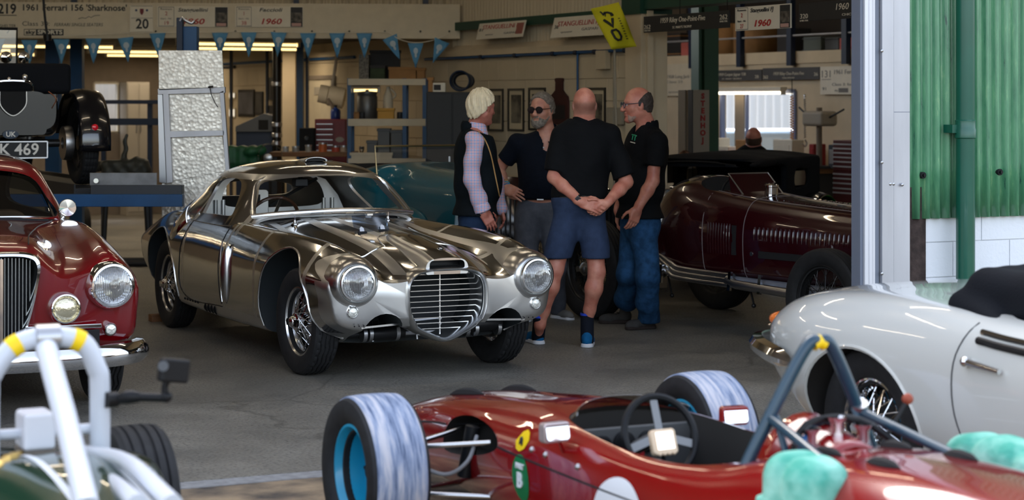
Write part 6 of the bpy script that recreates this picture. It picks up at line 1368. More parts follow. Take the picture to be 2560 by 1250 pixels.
def swirl():
    m = bpy.data.materials.new('swirled_aluminium'); m.use_nodes = True; nt = m.node_tree; b = nt.nodes['Principled BSDF']; L = nt.links.new
    tc = nt.nodes.new('ShaderNodeTexCoord'); v = _nd(nt,'ShaderNodeTexVoronoi', feature='F1'); v.inputs['Scale'].default_value = 36; L(tc.outputs['Object'], v.inputs[0])
    r = nt.nodes.new('ShaderNodeValToRGB'); r.color_ramp.elements[0].color = (.80,.75,.66,1); r.color_ramp.elements[1].color = (.55,.51,.45,1); L(v.outputs['Distance'], r.inputs[0]); L(r.outputs[0], b.inputs['Base Color'])
    b.inputs['Metallic'].default_value = .75; mr = nt.nodes.new('ShaderNodeMapRange'); mr.inputs[3].default_value = .3; mr.inputs[4].default_value = .5; L(v.outputs['Color'], mr.inputs[0]); L(mr.outputs[0], b.inputs['Roughness'])
    bp = nt.nodes.new('ShaderNodeBump'); bp.inputs['Strength'].default_value = .3; bp.inputs['Distance'].default_value = .008; L(v.outputs['Distance'], bp.inputs['Height']); L(bp.outputs[0], b.inputs['Normal']); return m
M_swirl = swirl()
rp = thing('loading_ramp', 'swirl-patterned aluminium loading ramp standing on end behind the coupe', 'ramp', (at(480,0,16.75).x,16.75,0), radians(6))
_R = (Matrix.Translation(rp.location) @ Matrix.Rotation(radians(6),4,'Z')).inverted()
def rq(p, nm, m_, th=.02, Y=16.75, dy=0.0):
    f = [at(x,y,Y+dy) for x, y in p]; bk = [v+Vector((0,th,0)) for v in f]; n = len(f); m = MB(); m.M = _R; m._add(f+bk, [tuple(range(n)), tuple(range(2*n-1,n-1,-1))]+[(i,(i+1)%n,n+(i+1)%n,n+i) for i in range(n)]); return m.build(nm, m_, rp, bevel=.002)
rq([(396,126),(555,126),(560,219),(397,226)],'tread_sheet',M_swirl,.03); rq([(420,236),(552,232),(560,328),(424,330)],'tread_sheet',M_swirl,.02,dy=.05); rq([(424,342),(556,340),(566,428),(432,452)],'tread_sheet',M_swirl,.02,dy=.05); rq([(404,456),(432,452),(566,428),(566,760),(404,760)],'tread_sheet',M_swirl,.02,dy=.06)
rq([(394,222),(562,217),(562,232),(395,236)],'cross_rail',M_alu,.06); rq([(424,328),(560,326),(560,339),(424,344)],'cross_rail',M_alu,.04); rq([(407,234),(421,234),(431,456),(417,458)],'side_rail',M_alu,.06); rq([(549,230),(559,226),(573,424),(564,428)],'side_rail',M_alu,.06); rq([(394,236),(406,236),(416,458),(398,456)],'edge_plate',M_steel,.05,dy=.02)
m = MB(); m.M = _R; m.tube([at(524,214,16.72),at(528,236,16.72),at(538,258,16.72),at(545,268,16.72)], .004, 6); m.tube([at(520,218,16.7),at(533,216,16.7)], .008, 6); m.build('tie_wire', M_black, rp)
# ---- low things behind the lift
rk = thing('blue_rack', 'dark blue rack with two rails in front of the bright window', 'rack', (at(320,0,25.5).x,25.5,0))
for y0, y1 in ((250,260),(296,313)):
    a, b = at(252,y1,25.5), at(396,y0,25.5); m = MB(); m.bb(a.x-rk.location.x,b.x-rk.location.x,0,.06,a.z,b.z); m.build('rail', M_navy, rk)
for px in (256,372): a = at(px,0,25.5); m = MB(); m.bb(a.x-rk.location.x-.03,a.x-rk.location.x+.03,.06,.12,0,at(0,250,25.5).z); m.build('upright', M_navy, rk)
wb = thing('spare_tyre', 'dark tyre standing on the floor under the blue lift', 'tyre', at(200,585,24.5)); wb.location.z = 0
m = tread_tyre(.22,.17,.13,'plain',40); m.build('tyre', M_tyre, wb, loc=(0,0,.22), rot=(0,0,pi/2+.5)); m = MB(); m.lathe([(.13,-.05),(.12,0),(.03,.02),(0,.02)], 24, axis='y'); m.build('rim', M_bwire, wb, loc=(0,0,.22), rot=(0,0,pi/2+.5))
gc = bthing('grey_cabinet', 'pale grey double-door cabinet beside the bright back window', 'cabinet', onV(326,0,19.95)[0], 19.5)
a, z1 = onV(299,205,19.5); b, _ = onV(356,205,19.5); cw_ = (b-a)/2; M_pg = mat('pale_grey_paint', srgb(168,160,148), .6)
m = MB(); m.bb(-cw_,cw_,0,.4,0,z1); m.build('body', M_pg, gc, bevel=.006)
for s in (-1,1): m = MB(); m.bb(min(0,s*cw_)+.012,max(0,s*cw_)-.012,-.015,0,.06,z1-.03); d = m.build('door', M_pg, gc, bevel=.004); m = MB(); m.bb(s*.03-.006,s*.03+.006,-.03,-.015,z1*.62,z1*.72); m.build('handle', M_steel, d)
m = MB(); m.bb(bw0-.9,bw1+.9,22.2,22.3,-.2,3.2); struct('wall_outside', m, M_board2, 'white wall outside the back window', 'wall')
WN2 = thing('window_2', 'bright window in the back wall', 'window', BW((bw0+bw1)/2,20.05,bz0), ANG); WN2['kind'] = 'structure'; hw_ = (bw1-bw0)/2; hh_ = bz1-bz0
m = MB()
for c_, d_ in (((-hw_,0,hh_/2),(.04,.1,hh_)),((hw_,0,hh_/2),(.04,.1,hh_)),((0,0,0),(hw_*2,.1,.04)),((0,0,hh_),(hw_*2,.1,.04))): m.box(c_, d_)
m.build('frame', M_board2, WN2); m = MB(); m.bb(-hw_,hw_,-.003,.003,0,hh_); m.build('pane', MATS['window_glass'], WN2)
# dark engine on a stand behind the lift
en = thing('engine_on_stand', 'dark engine on a stand on the floor left of the loading ramp', 'engine', (at(315,0,21).x,21,0))
def fn(P):
    d = s_box(P, (0,0,1.0), (.24,.14,.10), .05); d = smin(d, s_ell(P, (.14,-.02,1.03), (.12,.12,.10)), .05); d = smin(d, s_cone(P, (-.20,0,1.03), (-.28,0,1.03), .05, .06), .03); d = smin(d, s_cone(P, (-.02,0,1.05), (.0,0,1.36), .035, .02), .03); return d+.012*np.sin(P[...,0]*44)*np.sin(P[...,2]*40)
link_mesh('engine_block', sdf_mesh(fn, (-.42,-.25,.8), (.36,.25,1.45), .02), mat('oily_grey', (.07,.075,.07), .5, .4), en)
m = MB(); m.tube([(-.2,0,.9),(-.25,0,0)], .03, 8); m.tube([(.2,0,.9),(.25,0,0)], .03, 8); m.tube([(-.35,-.2,.03),(.35,-.2,.03)], .03, 8); m.tube([(-.35,.2,.03),(.35,.2,.03)], .03, 8); m.build('stand', M_dkst, en)
# ---- inner bay, middle: flue, columns, posters, door, machines
m = MB(); fx = at(692,0,24.6); m.tube([(0,0,.95),(0,0,2.45)], .055, 16); o = thing('flue_pipe', 'dark vertical flue pipe with bright joints in the inner bay', 'flue', (fx.x,24.6,0)); m.build('pipe', mat('flue_black', (.02,.018,.016), .25, .6), o)
for z in (1.93,1.43,1.30,1.2): m = MB(); m.lathe([(.056,z-.03),(.066,z-.02),(.066,z+.02),(.056,z+.03)], 16); m.build('joint', M_steel, o)
m = MB(); m.bb(-.09,.09,-.09,.09,0,.95); m.build('stove', M_blackm, o, bevel=.01)
def col(n, px0, px1, Y, m_, lab):
    a, b = at(px0,0,Y), at(px1,0,Y); m = MB(); m.bb(-(b.x-a.x)/2,(b.x-a.x)/2,0,.14,0,2.46); o = m.build(n, m_, None, loc=((a.x+b.x)/2,Y,0), rot=(0,0,ANG*0)); tag(o, lab, 'column', None, 'structure')
col('column_5', 741, 757, 25.2, M_blue, 'blue steel column in the inner bay'); col('column_6', 706, 738, 26.2, M_cream, 'cream boxed column in the inner bay'); col('column_7', 764, 770, 25.4, M_navy, 'thin dark pipe column in the inner bay')
for k, (px, lab) in enumerate(((574,'left'),(664,'right'))): col('trim_%d' % (10+k), px, px+5, 27.5, M_navy, 'thin dark wall post at the %s of the posters' % lab)
def wallpic(label, x0, x1, y0, y1, i, pm):
    va, _ = onU(x0,0,UW); vb, _ = onU(x1,0,UW); v = (va+vb)/2; Y = 12+E1.y*UW+E1.x*v; z1 = HZ-(y0-250)*Y/FPX; z0 = HZ-(y1-250)*Y/FPX; w = abs(va-vb)
    t = bthing('wall_poster', label, 'poster', UW-.02, v, z0); m = MB(); m.bb(-.012,.0,-w/2,w/2,0,z1-z0); m.build('frame', M_frame, t); m = MB(); m.bb(-.016,-.012,-w/2+.04,w/2-.04,.04,z1-z0-.04); m.build('print', pm, t)
wallpic('dark framed poster with a blue band, in the middle of the far wall', 600, 640, 224, 292, 0, mat('poster_blue', srgb(90,90,96), .5, var=.5, vscale=2))
wallpic('dark narrow framed poster right of the blue-banded poster', 643, 662, 229, 288, 1, mat('poster_grey', srgb(70,68,64), .5, var=.5, vscale=3))
wallpic('dark framed print high on the far wall by the flue pipe', 672, 686, 194, 250, 2, mat('poster_dark', srgb(60,60,58), .5, var=.5, vscale=3))
wallpic('small grey framed print low on the far wall by the flue pipe', 674, 688, 264, 284, 3, MATS['poster_grey'])
for k, (y0, y1) in enumerate(((230,247),(270,294))):
    va, _ = onU(577,0,UW); vb, _ = onU(592,0,UW); v = (va+vb)/2; Y = 12+E1.y*UW+E1.x*v; z1 = HZ-(y0-250)*Y/FPX; z0 = HZ-(y1-250)*Y/FPX
    t = bthing('small_window', '%s small bright pane left of the posters' % ('upper','lower')[k], 'window pane', UW-.02, v, z0); m = MB(); m.bb(-.01,0,-.14,.14,0,z1-z0); m.build('frame', M_board2, t); m = MB(); m.bb(-.014,-.01,-.12,.12,.02,z1-z0-.02); m.build('lit_pane', mat('backlit_pane', (1,.92,.78), emit=.75), t)
va, za_ = onU(778,203,UW); vb, _ = onU(838,203,UW); v = (va+vb)/2; D = thing('door_2', 'cream door in the far side wall', 'door', BW(UW-.01,v,0), ANG); D['kind'] = 'structure'; dw = abs(va-vb)/2; dh = za_+.02
m = MB(); m.bb(-.03,.0,-dw,dw,0,dh); m.build('leaf', M_board, D); m = MB(); m.bb(-.05,0,-dw-.05,-dw,0,dh+.05); m.bb(-.05,0,dw,dw+.05,0,dh+.05); m.bb(-.05,0,-dw,dw,dh,dh+.05); m.build('frame', M_greyw, D); m = MB(); m.bb(-.04,-.03,-.2,.2,dh-.2,dh-.1); m.build('door_plate', M_pg, D); m = MB(); m.ball((-.06,dw-.07,1.0),.03); m.build('handle', M_steel, D)
pp = bthing('heating_pipe', 'blue pipe along the far wall above the door', 'pipe', UW-.03, 0); m = MB(); va, z_ = onU(870,150,UW); vb, z2 = onU(560,172,UW); m.tube([(0,va-.3,z_+.03),(0,vb,z_+.03)], .02, 8); m.build('pipe', M_blue, pp); m = MB(); m.tube([(0,vb-.6,z_-.02),(0,vb+.3,z_-.02),(0,vb+.3,1.2)], .02, 8); m.build('branch', M_navy, pp)
o, w_, h_ = item('sheet_metal_guillotine', 'grey sheet metal machine with a sloped top by the flue pipe', 'machine', 590, 684, 330, 420, 24.8, .5, M_navy, zmin=0)
m = MB(); m.prism([(-w_/2,h_),(w_/2,h_),(w_/2,h_+.20),(w_/2-.12,h_+.23),(-w_/2,h_+.07)], -.05, .4, 'xz'); m.build('sloped_top', mat('machine_grey', srgb(78,80,84), .5), o, bevel=.01); m = MB(); m.bb(w_/2-.18,w_/2-.06,-.06,-.05,h_+.03,h_+.15); m.build('control_panel', M_blackm, o)
ge = thing('green_engine', 'green painted engine block with a clear round end cover', 'engine', (at(612,0,20.5).x,20.5,0))
def fn(P):
    d = s_box(P, (0,0,1.16), (.17,.14,.10), .03); d = smin(d, s_box(P, (-.12,0,1.10), (.10,.12,.09), .03), .03); d = smin(d, s_cone(P, (.05,-.14,1.2), (.2,-.14,1.22), .045, .05), .02); d = smin(d, s_cone(P, (-.1,0,1.05), (-.1,0,.98), .05, .05), .02); return d+.008*np.sin(P[...,0]*60)
link_mesh('block', sdf_mesh(fn, (-.32,-.28,.92), (.32,.25,1.32), .015), mat('engine_green', srgb(34,86,54), .5, var=.25), ge)
m = MB(); m.lathe([(.0,0),(.125,0),(.13,.02),(.13,.09),(.115,.10)], 30, M=Matrix.Translation((.255,-.1,1.16)) @ Matrix.Rotation(pi/2,4,'X') @ Matrix.Rotation(.3,4,'Y')); m.build('end_cover', glass('clear_cover', (.8,.8,.78), .08, .22), ge); m = MB(); m.lathe([(0,0),(.045,0),(.045,.05),(.02,.06),(0,.06)], 20, M=Matrix.Translation((.255,-.12,1.14)) @ Matrix.Rotation(pi/2,4,'X')); m.build('flywheel_hub', M_steel, ge)
m = MB(); m.bb(-.4,.55,-.25,.3,.94,.98); m.bb(-.36,-.30,-.2,.25,0,.94); m.bb(.45,.51,-.2,.25,0,.94); m.build('bench', M_dkst, ge)
wbn = thing('workbench', 'cluttered workbench in front of the red tool chest', 'workbench', (at(775,0,22.2).x,22.2,0)); m = MB(); m.bb(-.45,.5,0,.5,1.10,1.15); m.build('top', M_wood, wbn, bevel=.004)
for x in (-.4,.45): m = MB(); m.bb(x-.03,x+.03,.04,.46,0,1.1); m.build('leg', M_dkst, wbn)
rnd = random.Random(4)
for k, (px, c, cn) in enumerate(((712,(.4,.38,.34),'pale'),(738,(.3,.28,.25),'grey'),(770,(.35,.33,.28),'cream'),(806,(.5,.12,.03),'orange'),(838,(.4,.06,.03),'red'),(858,(.45,.32,.22),'tan'))):
    t = thing('parts_tin', '%s parts tin on the cluttered workbench' % cn, 'tin', (at(px,0,22.3).x,22.35,1.15)); m = MB(); r_ = .035+.012*rnd.random(); h_ = .05+.06*rnd.random(); m.lathe([(0,0),(r_,0),(r_,h_),(0,h_)], 14); m.build('can', mat('tin_%s' % cn, c, .5), t); m = MB(); m.lathe([(r_+.003,h_-.012),(r_+.003,h_+.005),(0,h_+.006)], 14); m.build('lid', M_steel, t)
tc_ = item('tool_chest', 'red tool chest with many drawers below the cream drum lamp', 'tool chest', 787, 866, 298, 378, 23.6, .45, mat('toolbox_red', srgb(120,20,22), .4), zmin=0); o, w_, h_ = tc_
for k in range(9):
    m = MB(); z = h_-.05-.062*k; m.bb(-w_/2+.015,.03,-.012,0,z-.05,z); d = m.build('drawer', MATS['toolbox_red'], o, bevel=.003); m = MB(); m.bb(-w_/2+.02,.025,-.02,-.012,z-.012,z-.002); m.build('handle', M_steel, d)
m = MB(); m.bb(.045,w_/2-.012,-.012,0,h_-.5,h_-.02); d = m.build('side_door', MATS['toolbox_red'], o, bevel=.003); m = MB(); m.lathe([(0,0),(.05,0),(.05,.003),(0,.003)], 18, M=Matrix.Translation((.11,-.013,h_-.24)) @ Matrix.Rotation(pi/2,4,'X') @ Matrix.Diagonal((1,.6,1,1))); m.build('sticker', M_pg, d)
t = thing('water_bottle', 'blue plastic bottle standing on the red tool chest', 'bottle', (at(838,0,23.7).x,23.75,tc_[2])); m = MB(); m.lathe([(0,0),(.058,0),(.06,.01),(.06,.09),(.05,.115),(.02,.13),(.018,.15)], 20); m.build('bottle', mat('blue_plastic', srgb(20,50,120), .3), t); m = MB(); m.lathe([(.02,.145),(.02,.165),(0,.167)], 14); m.build('cap', M_black, t)
t = thing('drum_lamp', 'cream drum-shaped extractor hood in front of the far door', 'extractor', (at(830,0,24.6).x,24.6,at(0,240,24.6).z)); m = MB(); m.lathe([(.0,-.16),(.11,-.16),(.115,-.05),(.09,-.05),(.125,-.04),(.13,.15),(.11,.16),(0,.16)], 28, axis='x'); m.build('drum', M_board, t, rot=(0,radians(12),0)); m = MB(); m.tube([(.0,0,.1),(.05,.1,.5),(.05,.2,.72)], .02, 8, smooth=3); m.build('arm', M_pg, t); m = MB(); m.bar((-.04,-.12,-.03),(.02,-.12,-.15),.03); m.build('handle', M_greyw, t)
o, w_, h_ = item('floor_speaker', 'black box speaker left of the red tool chest', 'speaker', 748, 785, 320, 372, 23.4, .2, M_blackm, zmin=0); m = MB(); m.lathe([(.05,0),(.045,-.01),(.02,.01),(0,.008)], 20, M=Matrix.Translation((0,-.005,h_-.12)) @ Matrix.Rotation(pi/2,4,'X')); m.build('cone', M_dkst, o); m = MB(); m.bb(-w_/2+.02,w_/2-.02,-.008,0,.3,h_-.03); m.build('grille', M_blackm, o)
# ---- shelving and what stands on it
SY = 22.15; sh_ = thing('shelving_unit', 'blue shelving unit with pale beams in front of the side wall', 'shelving', (at(965,0,SY).x,SY,0)); sx = lambda px: at(px,0,SY).x-sh_.location.x
for px in (873,1011,1061):
    for y in (0,.42): m = MB(); m.bb(sx(px)-.022,sx(px)+.022,y,y+.05,0,1.97); m.build('upright', M_blue, sh_)
zsh = []
for y0, y1 in ((197,213),(297,315),(396,408)):
    z1, z0 = at(0,y0,SY).z, at(0,y1,SY).z; m = MB(); m.bb(sx(870),sx(1064),-.01,.03,z0,z1); m.build('beam', M_board, sh_, bevel=.003); m = MB(); m.bb(sx(870),sx(1064),.0,.45,z1-.03,z1-.008); m.build('shelf', M_wood, sh_); zsh.append(z1-.008)
bt = batten((at(910,0,SY).x,SY+.25,zsh[0]-.095), 0, .32, 'small lit strip light under the top shelf', None, M_tubei, .05)
M_bin = mat('grey_plastic', srgb(84,86,88), .5); M_dkbox = mat('dark_box', srgb(48,46,46), .7)
def on(name, label, cat, x0, x1, y0, k, dep, m_, part='body', lid=None, yo=.06, group=None):
    return item(name, label, cat, x0, x1, y0, 400, SY+yo, dep, m_, group, part=part, lid=lid, zmin=zsh[k])
on('speckled_box','pale speckled box standing at the left end of the top shelf','box',897,922,136,0,.3,mat('speckled', srgb(110,106,98),.7,var=.5,vscale=40))
on('green_carton','dark green carton on the top shelf','carton',925,962,166,0,.3,mat('carton_green', srgb(54,66,44),.8,var=.3),lid=M_dkbox)
on('storage_box','large dark box at the back of the top shelf','box',925,1000,128,0,.12,M_dkbox,yo=.32,lid=M_dkbox)
on('cardboard_box','long cardboard box on the top shelf','box',972,1040,170,0,.25,M_card,lid=M_card); on('cardboard_box','short cardboard box right of the long one on the top shelf','box',1042,1062,172,0,.25,M_card,lid=M_card)
def pot(name, label, cat, px, py0, k, r, m_, yo=.2, prof=None):
    h = at(0,py0,SY+yo).z-zsh[k]; t = thing(name, label, cat, (at(px,0,SY+yo).x,SY+yo,zsh[k])); m = MB(); m.lathe([(a*r,b*h) for a, b in (prof or [(0,0),(.9,0),(1,.06),(1,.85),(.9,.9),(.95,.94),(.95,1),(0,1)])], 20); m.build('body', m_, t); return t, h
t, h = pot('stock_pot','big dark metal pot on the middle shelf','pot',918,232,1,.115,mat('pot_grey',(.12,.12,.12),.4,.6)); m = MB(); m.lathe([(.12,h),(.12,h+.01),(.02,h+.02),(.02,h+.035),(0,h+.037)],20); m.build('lid',MATS['pot_grey'],t)
t, h = pot('jerry_jug','cream plastic jug on the middle shelf','jug',970,216,1,.055,M_board,yo=.15,prof=[(0,0),(.95,0),(1,.05),(1,.66),(.8,.78),(.45,.88),(.4,.97),(.45,1),(0,1)]); m = MB(); m.tube([(.045,0,h*.62),(.085,0,h*.74),(.03,0,h*.93)],.012,8,smooth=4); m.build('handle',M_board,t)
on('parts_tray','yellow parts tray on the middle shelf','tray',944,985,273,1,.1,mat('yellow_plastic', srgb(190,140,30),.5),yo=.05,lid=MATS['yellow_plastic'])
for px, c, l in ((892,M_card,'brown tin at the left of the middle shelf'),(905,M_dkst,'dark tin beside the brown tin on the middle shelf'),(1000,M_dkst,'dark tin at the right of the middle shelf')): pot('oil_tin',l,'tin',px,280,1,.035,c,yo=.1)
on('lower_bin','small grey bin on the lower shelf','bin',917,942,354,2,.25,M_bin,lid=M_bin); on('lower_bin','tall grey bin in the middle of the lower shelf','bin',944,974,324,2,.25,M_bin,lid=M_bin); on('lower_bin','grey bin at the right of the lower shelf','bin',977,1006,328,2,.25,M_bin,lid=M_bin)
on('cream_tray','long cream tray along the front of the lower shelf','tray',876,980,384,2,.05,M_board,yo=.0,lid=M_board); pot('chrome_funnel','small chrome funnel on the lower shelf','funnel',904,366,2,.03,M_chrome,yo=.12,prof=[(.3,0),(.3,.3),(1,.8),(1,1),(0,1)])
cb, w_, h_ = item('steel_cupboard','black steel cupboard right of the shelving','cupboard',1066,1196,230,420,20.6,.32,mat('cupboard_black',(.014,.014,.015),.55),zmin=0)
for s in (-1,1): m = MB(); m.bb(min(0,s*w_/2)+.006,max(0,s*w_/2)-.006,-.012,0,.05,h_-.02); d = m.build('door',MATS['cupboard_black'],cb,bevel=.003); m = MB(); m.bb(s*.03-.008,s*.03+.008,-.025,-.012,1.0,1.15); m.build('handle',M_steel,d)
item('cardboard_box','cardboard box on top of the black cupboard','box',1070,1082,196,230,20.65,.2,M_card,lid=M_card,zmin=h_); t_, w2, h2 = item('small_radio','pale box-shaped radio on top of the black cupboard','radio',1082,1114,207,230,20.65,.15,M_board2,zmin=h_); m = MB(); m.bb(-w2/2+.01,w2/2-.05,-.004,0,.02,h2-.02); m.build('speaker_grille',M_dkbox,t_)
t = thing('hose_coil','coil of dark hoses heaped on the black cupboard','hose',(at(1150,0,20.7).x,20.72,h_))
for k in range(5): m = MB(); m.tube([(.10*cos(a)+.01*k,-.06+.045*k+.02*sin(a*2),.115+(.10-.006*k)*sin(a)) for a in np.linspace(0,2*pi,26,endpoint=False)],.011,8,closed=True); m.build('hose_loop',[M_navy,M_dkbox,M_bin,M_navy,M_dkbox][k],t)
# ---- side bay: signs under the mezzanine, balustrade, stored cases
MP = Plane(BW(UB-.03,0,0), ANG+pi/2+pi)
s = MP.sign('mezzanine_sign','wide cream sign 39 under the mezzanine, left of the green column',1612,1752,160,240,M_board); s.txt('39',1658,195,13,M_greyink,16); s.txt('1959 Long Jack Cover T',1716,192,8,M_greyink,90); s.txt('Class 25',1690,205,6,M_greyink,40); s.txt('14',1654,229,8,M_greyink,10); s.txt('sponsor',1690,230,5,M_greyink,30)
s = MP.sign('mezzanine_sign','dark grey sign with pale title right of the green column',1794,1908,175,202,mat('slate_board',srgb(70,68,68),.6),off=.01); s.txt('1959 Cooper Jaguar T38',1834,186,7,M_offw,68,shear=.15); s.txt('ST. MARY TROPHY',1834,197,3.5,M_offw,50); s.txt('28',1896,193,8,M_offw,9)
s = MP.sign('mezzanine_sign','dark grey sign with pale title over the window',1910,2052,169,200,MATS['slate_board'],off=.01); s.txt('1959 Riley One-Point-Five',1976,184,8,M_offw,76,shear=.15); s.txt('TROPHY',1976,195,4,M_offw,32); s.txt('262',1918,192,8,M_offw,13); s.txt('26',2044,187,8,M_offw,9)
s = MP.sign('mezzanine_sign','cream sign 131 beside the aluminium door post',2054,2200,165,236,M_board2,off=.01); s.txt('131',2070,185,18,M_greyink,22); s.rect(2059,2082,197,198.5,M_greyink,'underline'); s.txt('1961 Ferrari',2120,180,11,M_greyink,60); s.txt('Class 3: fast',2112,211,7,M_greyink,54); s.txt('91',2066,222,8,M_greyink,9); s.rect(2102,2126,220,231,M_greyink,'logo_box'); s.txt('sky',2096,226,5,M_greyink,9)
m = MB(); m.bb(UB-.02,UB+.1,-.2,19,2.19,2.34); struct('trim_12', m, M_cream, 'cream edge beam of the mezzanine', 'beam')
bl = thing('balustrade','dark blue mezzanine balustrade with a thin pale rail','balustrade',BW(UB-.06,0,0),ANG); 
zr_ = [onU(px,py,UB-.06) for px, py in ((1640,109),(1900,95),(2110,77))]; zrl = sum(z for v, z in zr_)/3
m = MB(); m.tube([(0,-.2,zrl),(0,19,zrl)], .012, 8); m.build('rail', M_alu, bl)
for px in (1731,1851,1977,2115): v, _ = onU(px,0,UB-.06); m = MB(); m.bb(-.035,.035,v-.05,v+.05,2.16,3.3); m.build('post', M_navy, bl)
def mez(name, label, cat, x0, x1, y0, m_, dep=.35, lid=None, kind='box', back=.3):
    va, _ = onU(x0,0,UB+back); vb, _ = onU(x1,0,UB+back); v = (va+vb)/2; w = abs(va-vb); Y = 12+E1.y*(UB+back)+E1.x*v; h = HZ-(y0-250)*Y/FPX-2.335
    t = bthing(name, label, cat, UB+back, v, 2.335); m = MB()
    if kind == 'box': m.bb(0,dep,-w/2,w/2,0,h); m.build('body', m_, t, bevel=.01)
    else: m.lathe([(0,0),(w*.42,0),(w*.44,.02),(w*.44,h*.5),(w*.455,h*.51),(w*.44,h*.53),(w*.44,h),(0,h)],24); m.build('body', m_, t)
    if lid: m = MB(); m.bb(-.012,dep+.01,-w/2-.01,w/2+.01,h*.86,h*.90); m.bb(-.012,dep+.01,-w/2-.01,w/2+.01,h*.12,h*.16); m.build('strap', lid, t)
    return t
M_pink = mat('pink_card', srgb(196,104,96), .7); M_tan = mat('tan_drum', srgb(150,112,70), .7, var=.1)
mez('pink_folder','pink box file at the left end of the mezzanine','box',1613,1629,120,M_pink); mez('steamer_trunk','dark trunk with tan straps on the mezzanine','trunk',1632,1700,84,M_dkbox,lid=M_card); mez('pink_folder','pink box leaning beside the dark trunk','box',1702,1728,106,M_pink,back=.2); mez('dark_case','dark red case behind the green column','case',1732,1748,90,mat('wine_case',srgb(60,20,24),.6))
mez('fibre_drum','tan fibre drum on the mezzanine, left of the pair','drum',1786,1846,60,M_tan,kind='drum',back=.5); mez('fibre_drum','tan fibre drum on the mezzanine, right of the pair','drum',1858,1936,60,M_tan,kind='drum',back=.5); mez('dark_case','dark case between the tan drum and the grey crate','case',1942,1972,70,M_dkbox); mez('grey_crate','grey plastic crate with a red mark on the mezzanine','crate',2008,2052,92,mat('crate_grey',srgb(96,104,98),.6),lid=M_bin); mez('engine_cover','pale engine cover with dark holes on the mezzanine','engine part',2062,2096,94,M_bin,lid=M_black); mez('pink_folder','pink box at the right end of the mezzanine','box',2098,2140,94,M_pink)
gcp = onU(1764,0,4.2); m = MB(); m.bb(4.15,4.33,gcp[0]-.06,gcp[0]+.06,0,4.5); m.bb(4.10,4.15,gcp[0]-.02,gcp[0]+.14,0,4.5); struct('column_8', m, mat('column_green', srgb(44,84,66), .5), 'green steel column in the side bay', 'column')
v_, z_ = onU(1736,225,3.4); pl = bthing('post_lift','grey lift post with vertical red lettering in the side bay','lift post',3.4,v_)
m = MB(); m.bb(-.1,.1,-.13,.13,0,z_); m.build('post', mat('lift_grey', srgb(150,140,126), .5), pl, bevel=.004); m = MB(); m.bb(-.11,-.09,-.0,.14,0,z_); m.build('front_plate', MATS['lift_grey'], pl); m = MB(); m.bb(-.112,-.1,-.14,-.06,0,z_); m.build('channel', M_dkst, pl)
text('S\nT\nE\nN\nH\nO\nJ', .075, mat('lift_red', srgb(150,34,30), .5), pl, (-.117,.0,z_-.5), (0,-pi/2,0), bold=.004)
for o_ in pl.children:
    if o_.name.startswith('lettering'): o_.rotation_euler = (pi/2,0,0); o_.location = (.02,-.134,z_-.29)
# outside the side window: white curved store, blue van
vc = (vw0+vw1)/2; m = MB(); corrugated(m, vc+5, vc+28, 0, 2.8, UB+8.5, horiz='v', pitch=.3, amp=.05); struct('wall_store', m, mat('bright_sheet', srgb(236,232,224), .6), 'pale corrugated store across the back yard', 'wall', angle=70)
vn = bthing('blue_van','light blue van parked outside the side bay window','van',UB+3.4,vc+5.2,0); M_vb = paint('sky_blue_paint', srgb(70,150,200), .3)
m = MB(); m.prism([(-1.6,.3),(1.6,.3),(1.65,.8),(1.45,1.25),(-1.5,1.30),(-1.65,.9)], 0, 1.7, 'yz'); m.build('body', M_vb, vn, bevel=.08); m = MB(); m.prism([(-1.2,.95),(1.2,.95),(1.1,1.18),(-1.15,1.2)], -.02, .02, 'yz'); m.build('window', M_glassd, vn)
for y in (-1,1): m = MB(); m.lathe([(0,-.1),(.3,-.1),(.32,0),(.3,.1),(0,.1)],24,axis='x',c=(.1,y,.32)); m.build('wheel', M_tyre, vn)
# bench under the window and what lies on it
bn = bthing('window_bench','long workbench under the side bay window','workbench',UB-.35,vc); m = MB(); m.bb(-.3,.3,-2.2,2.2,.86,.92); m.build('top', M_wood, bn)
for y in (-2,0,2): m = MB(); m.bb(-.25,.25,y-.04,y+.04,0,.86); m.build('leg', M_dkst, bn)
def bi(name, label, cat, x0, x1, y0, m_, u=UB-.45, dep=.18, det=None):
    va, _ = onU(x0,0,u); vb, _ = onU(x1,0,u); v = (va+vb)/2; w = abs(va-vb); Y = 12+E1.y*u+E1.x*v; h = max(.05, HZ-(y0-250)*Y/FPX-.92); t = bthing(name, label, cat, u, v, .92); m = MB(); m.bb(0,dep,-w/2,w/2,0,h); m.build('body', m_, t, bevel=.012); m = MB(); m.bb(-.006,0,-w*.36,w*.36,h*.2,h*.8); m.build('face', det or m_, t, bevel=.003); return t
bi('notice_board','cream board leaning on the bench beside the orange hose','board',1932,1980,349,M_board2); bi('brown_carton','brown carton on the window bench','carton',1838,1868,350,M_card); bi('white_packet','white packet on the left of the window bench','packet',1790,1820,366,M_board2,det=M_pg); bi('red_tin','red tin on the window bench left of the seated man','tin',1808,1836,378,mat('tin_red2',(.4,.05,.05),.5)); bi('white_roll','white paper roll holder beside the green column','dispenser',1773,1796,345,M_board2)
bi('bench_grinder','dark bench grinder right of the pillar drill','grinder',2070,2094,362,M_dkst,det=M_steel); bi('red_extinguisher','small red can right of the window','can',2022,2034,360,mat('can_red',(.3,.02,.02),.4))
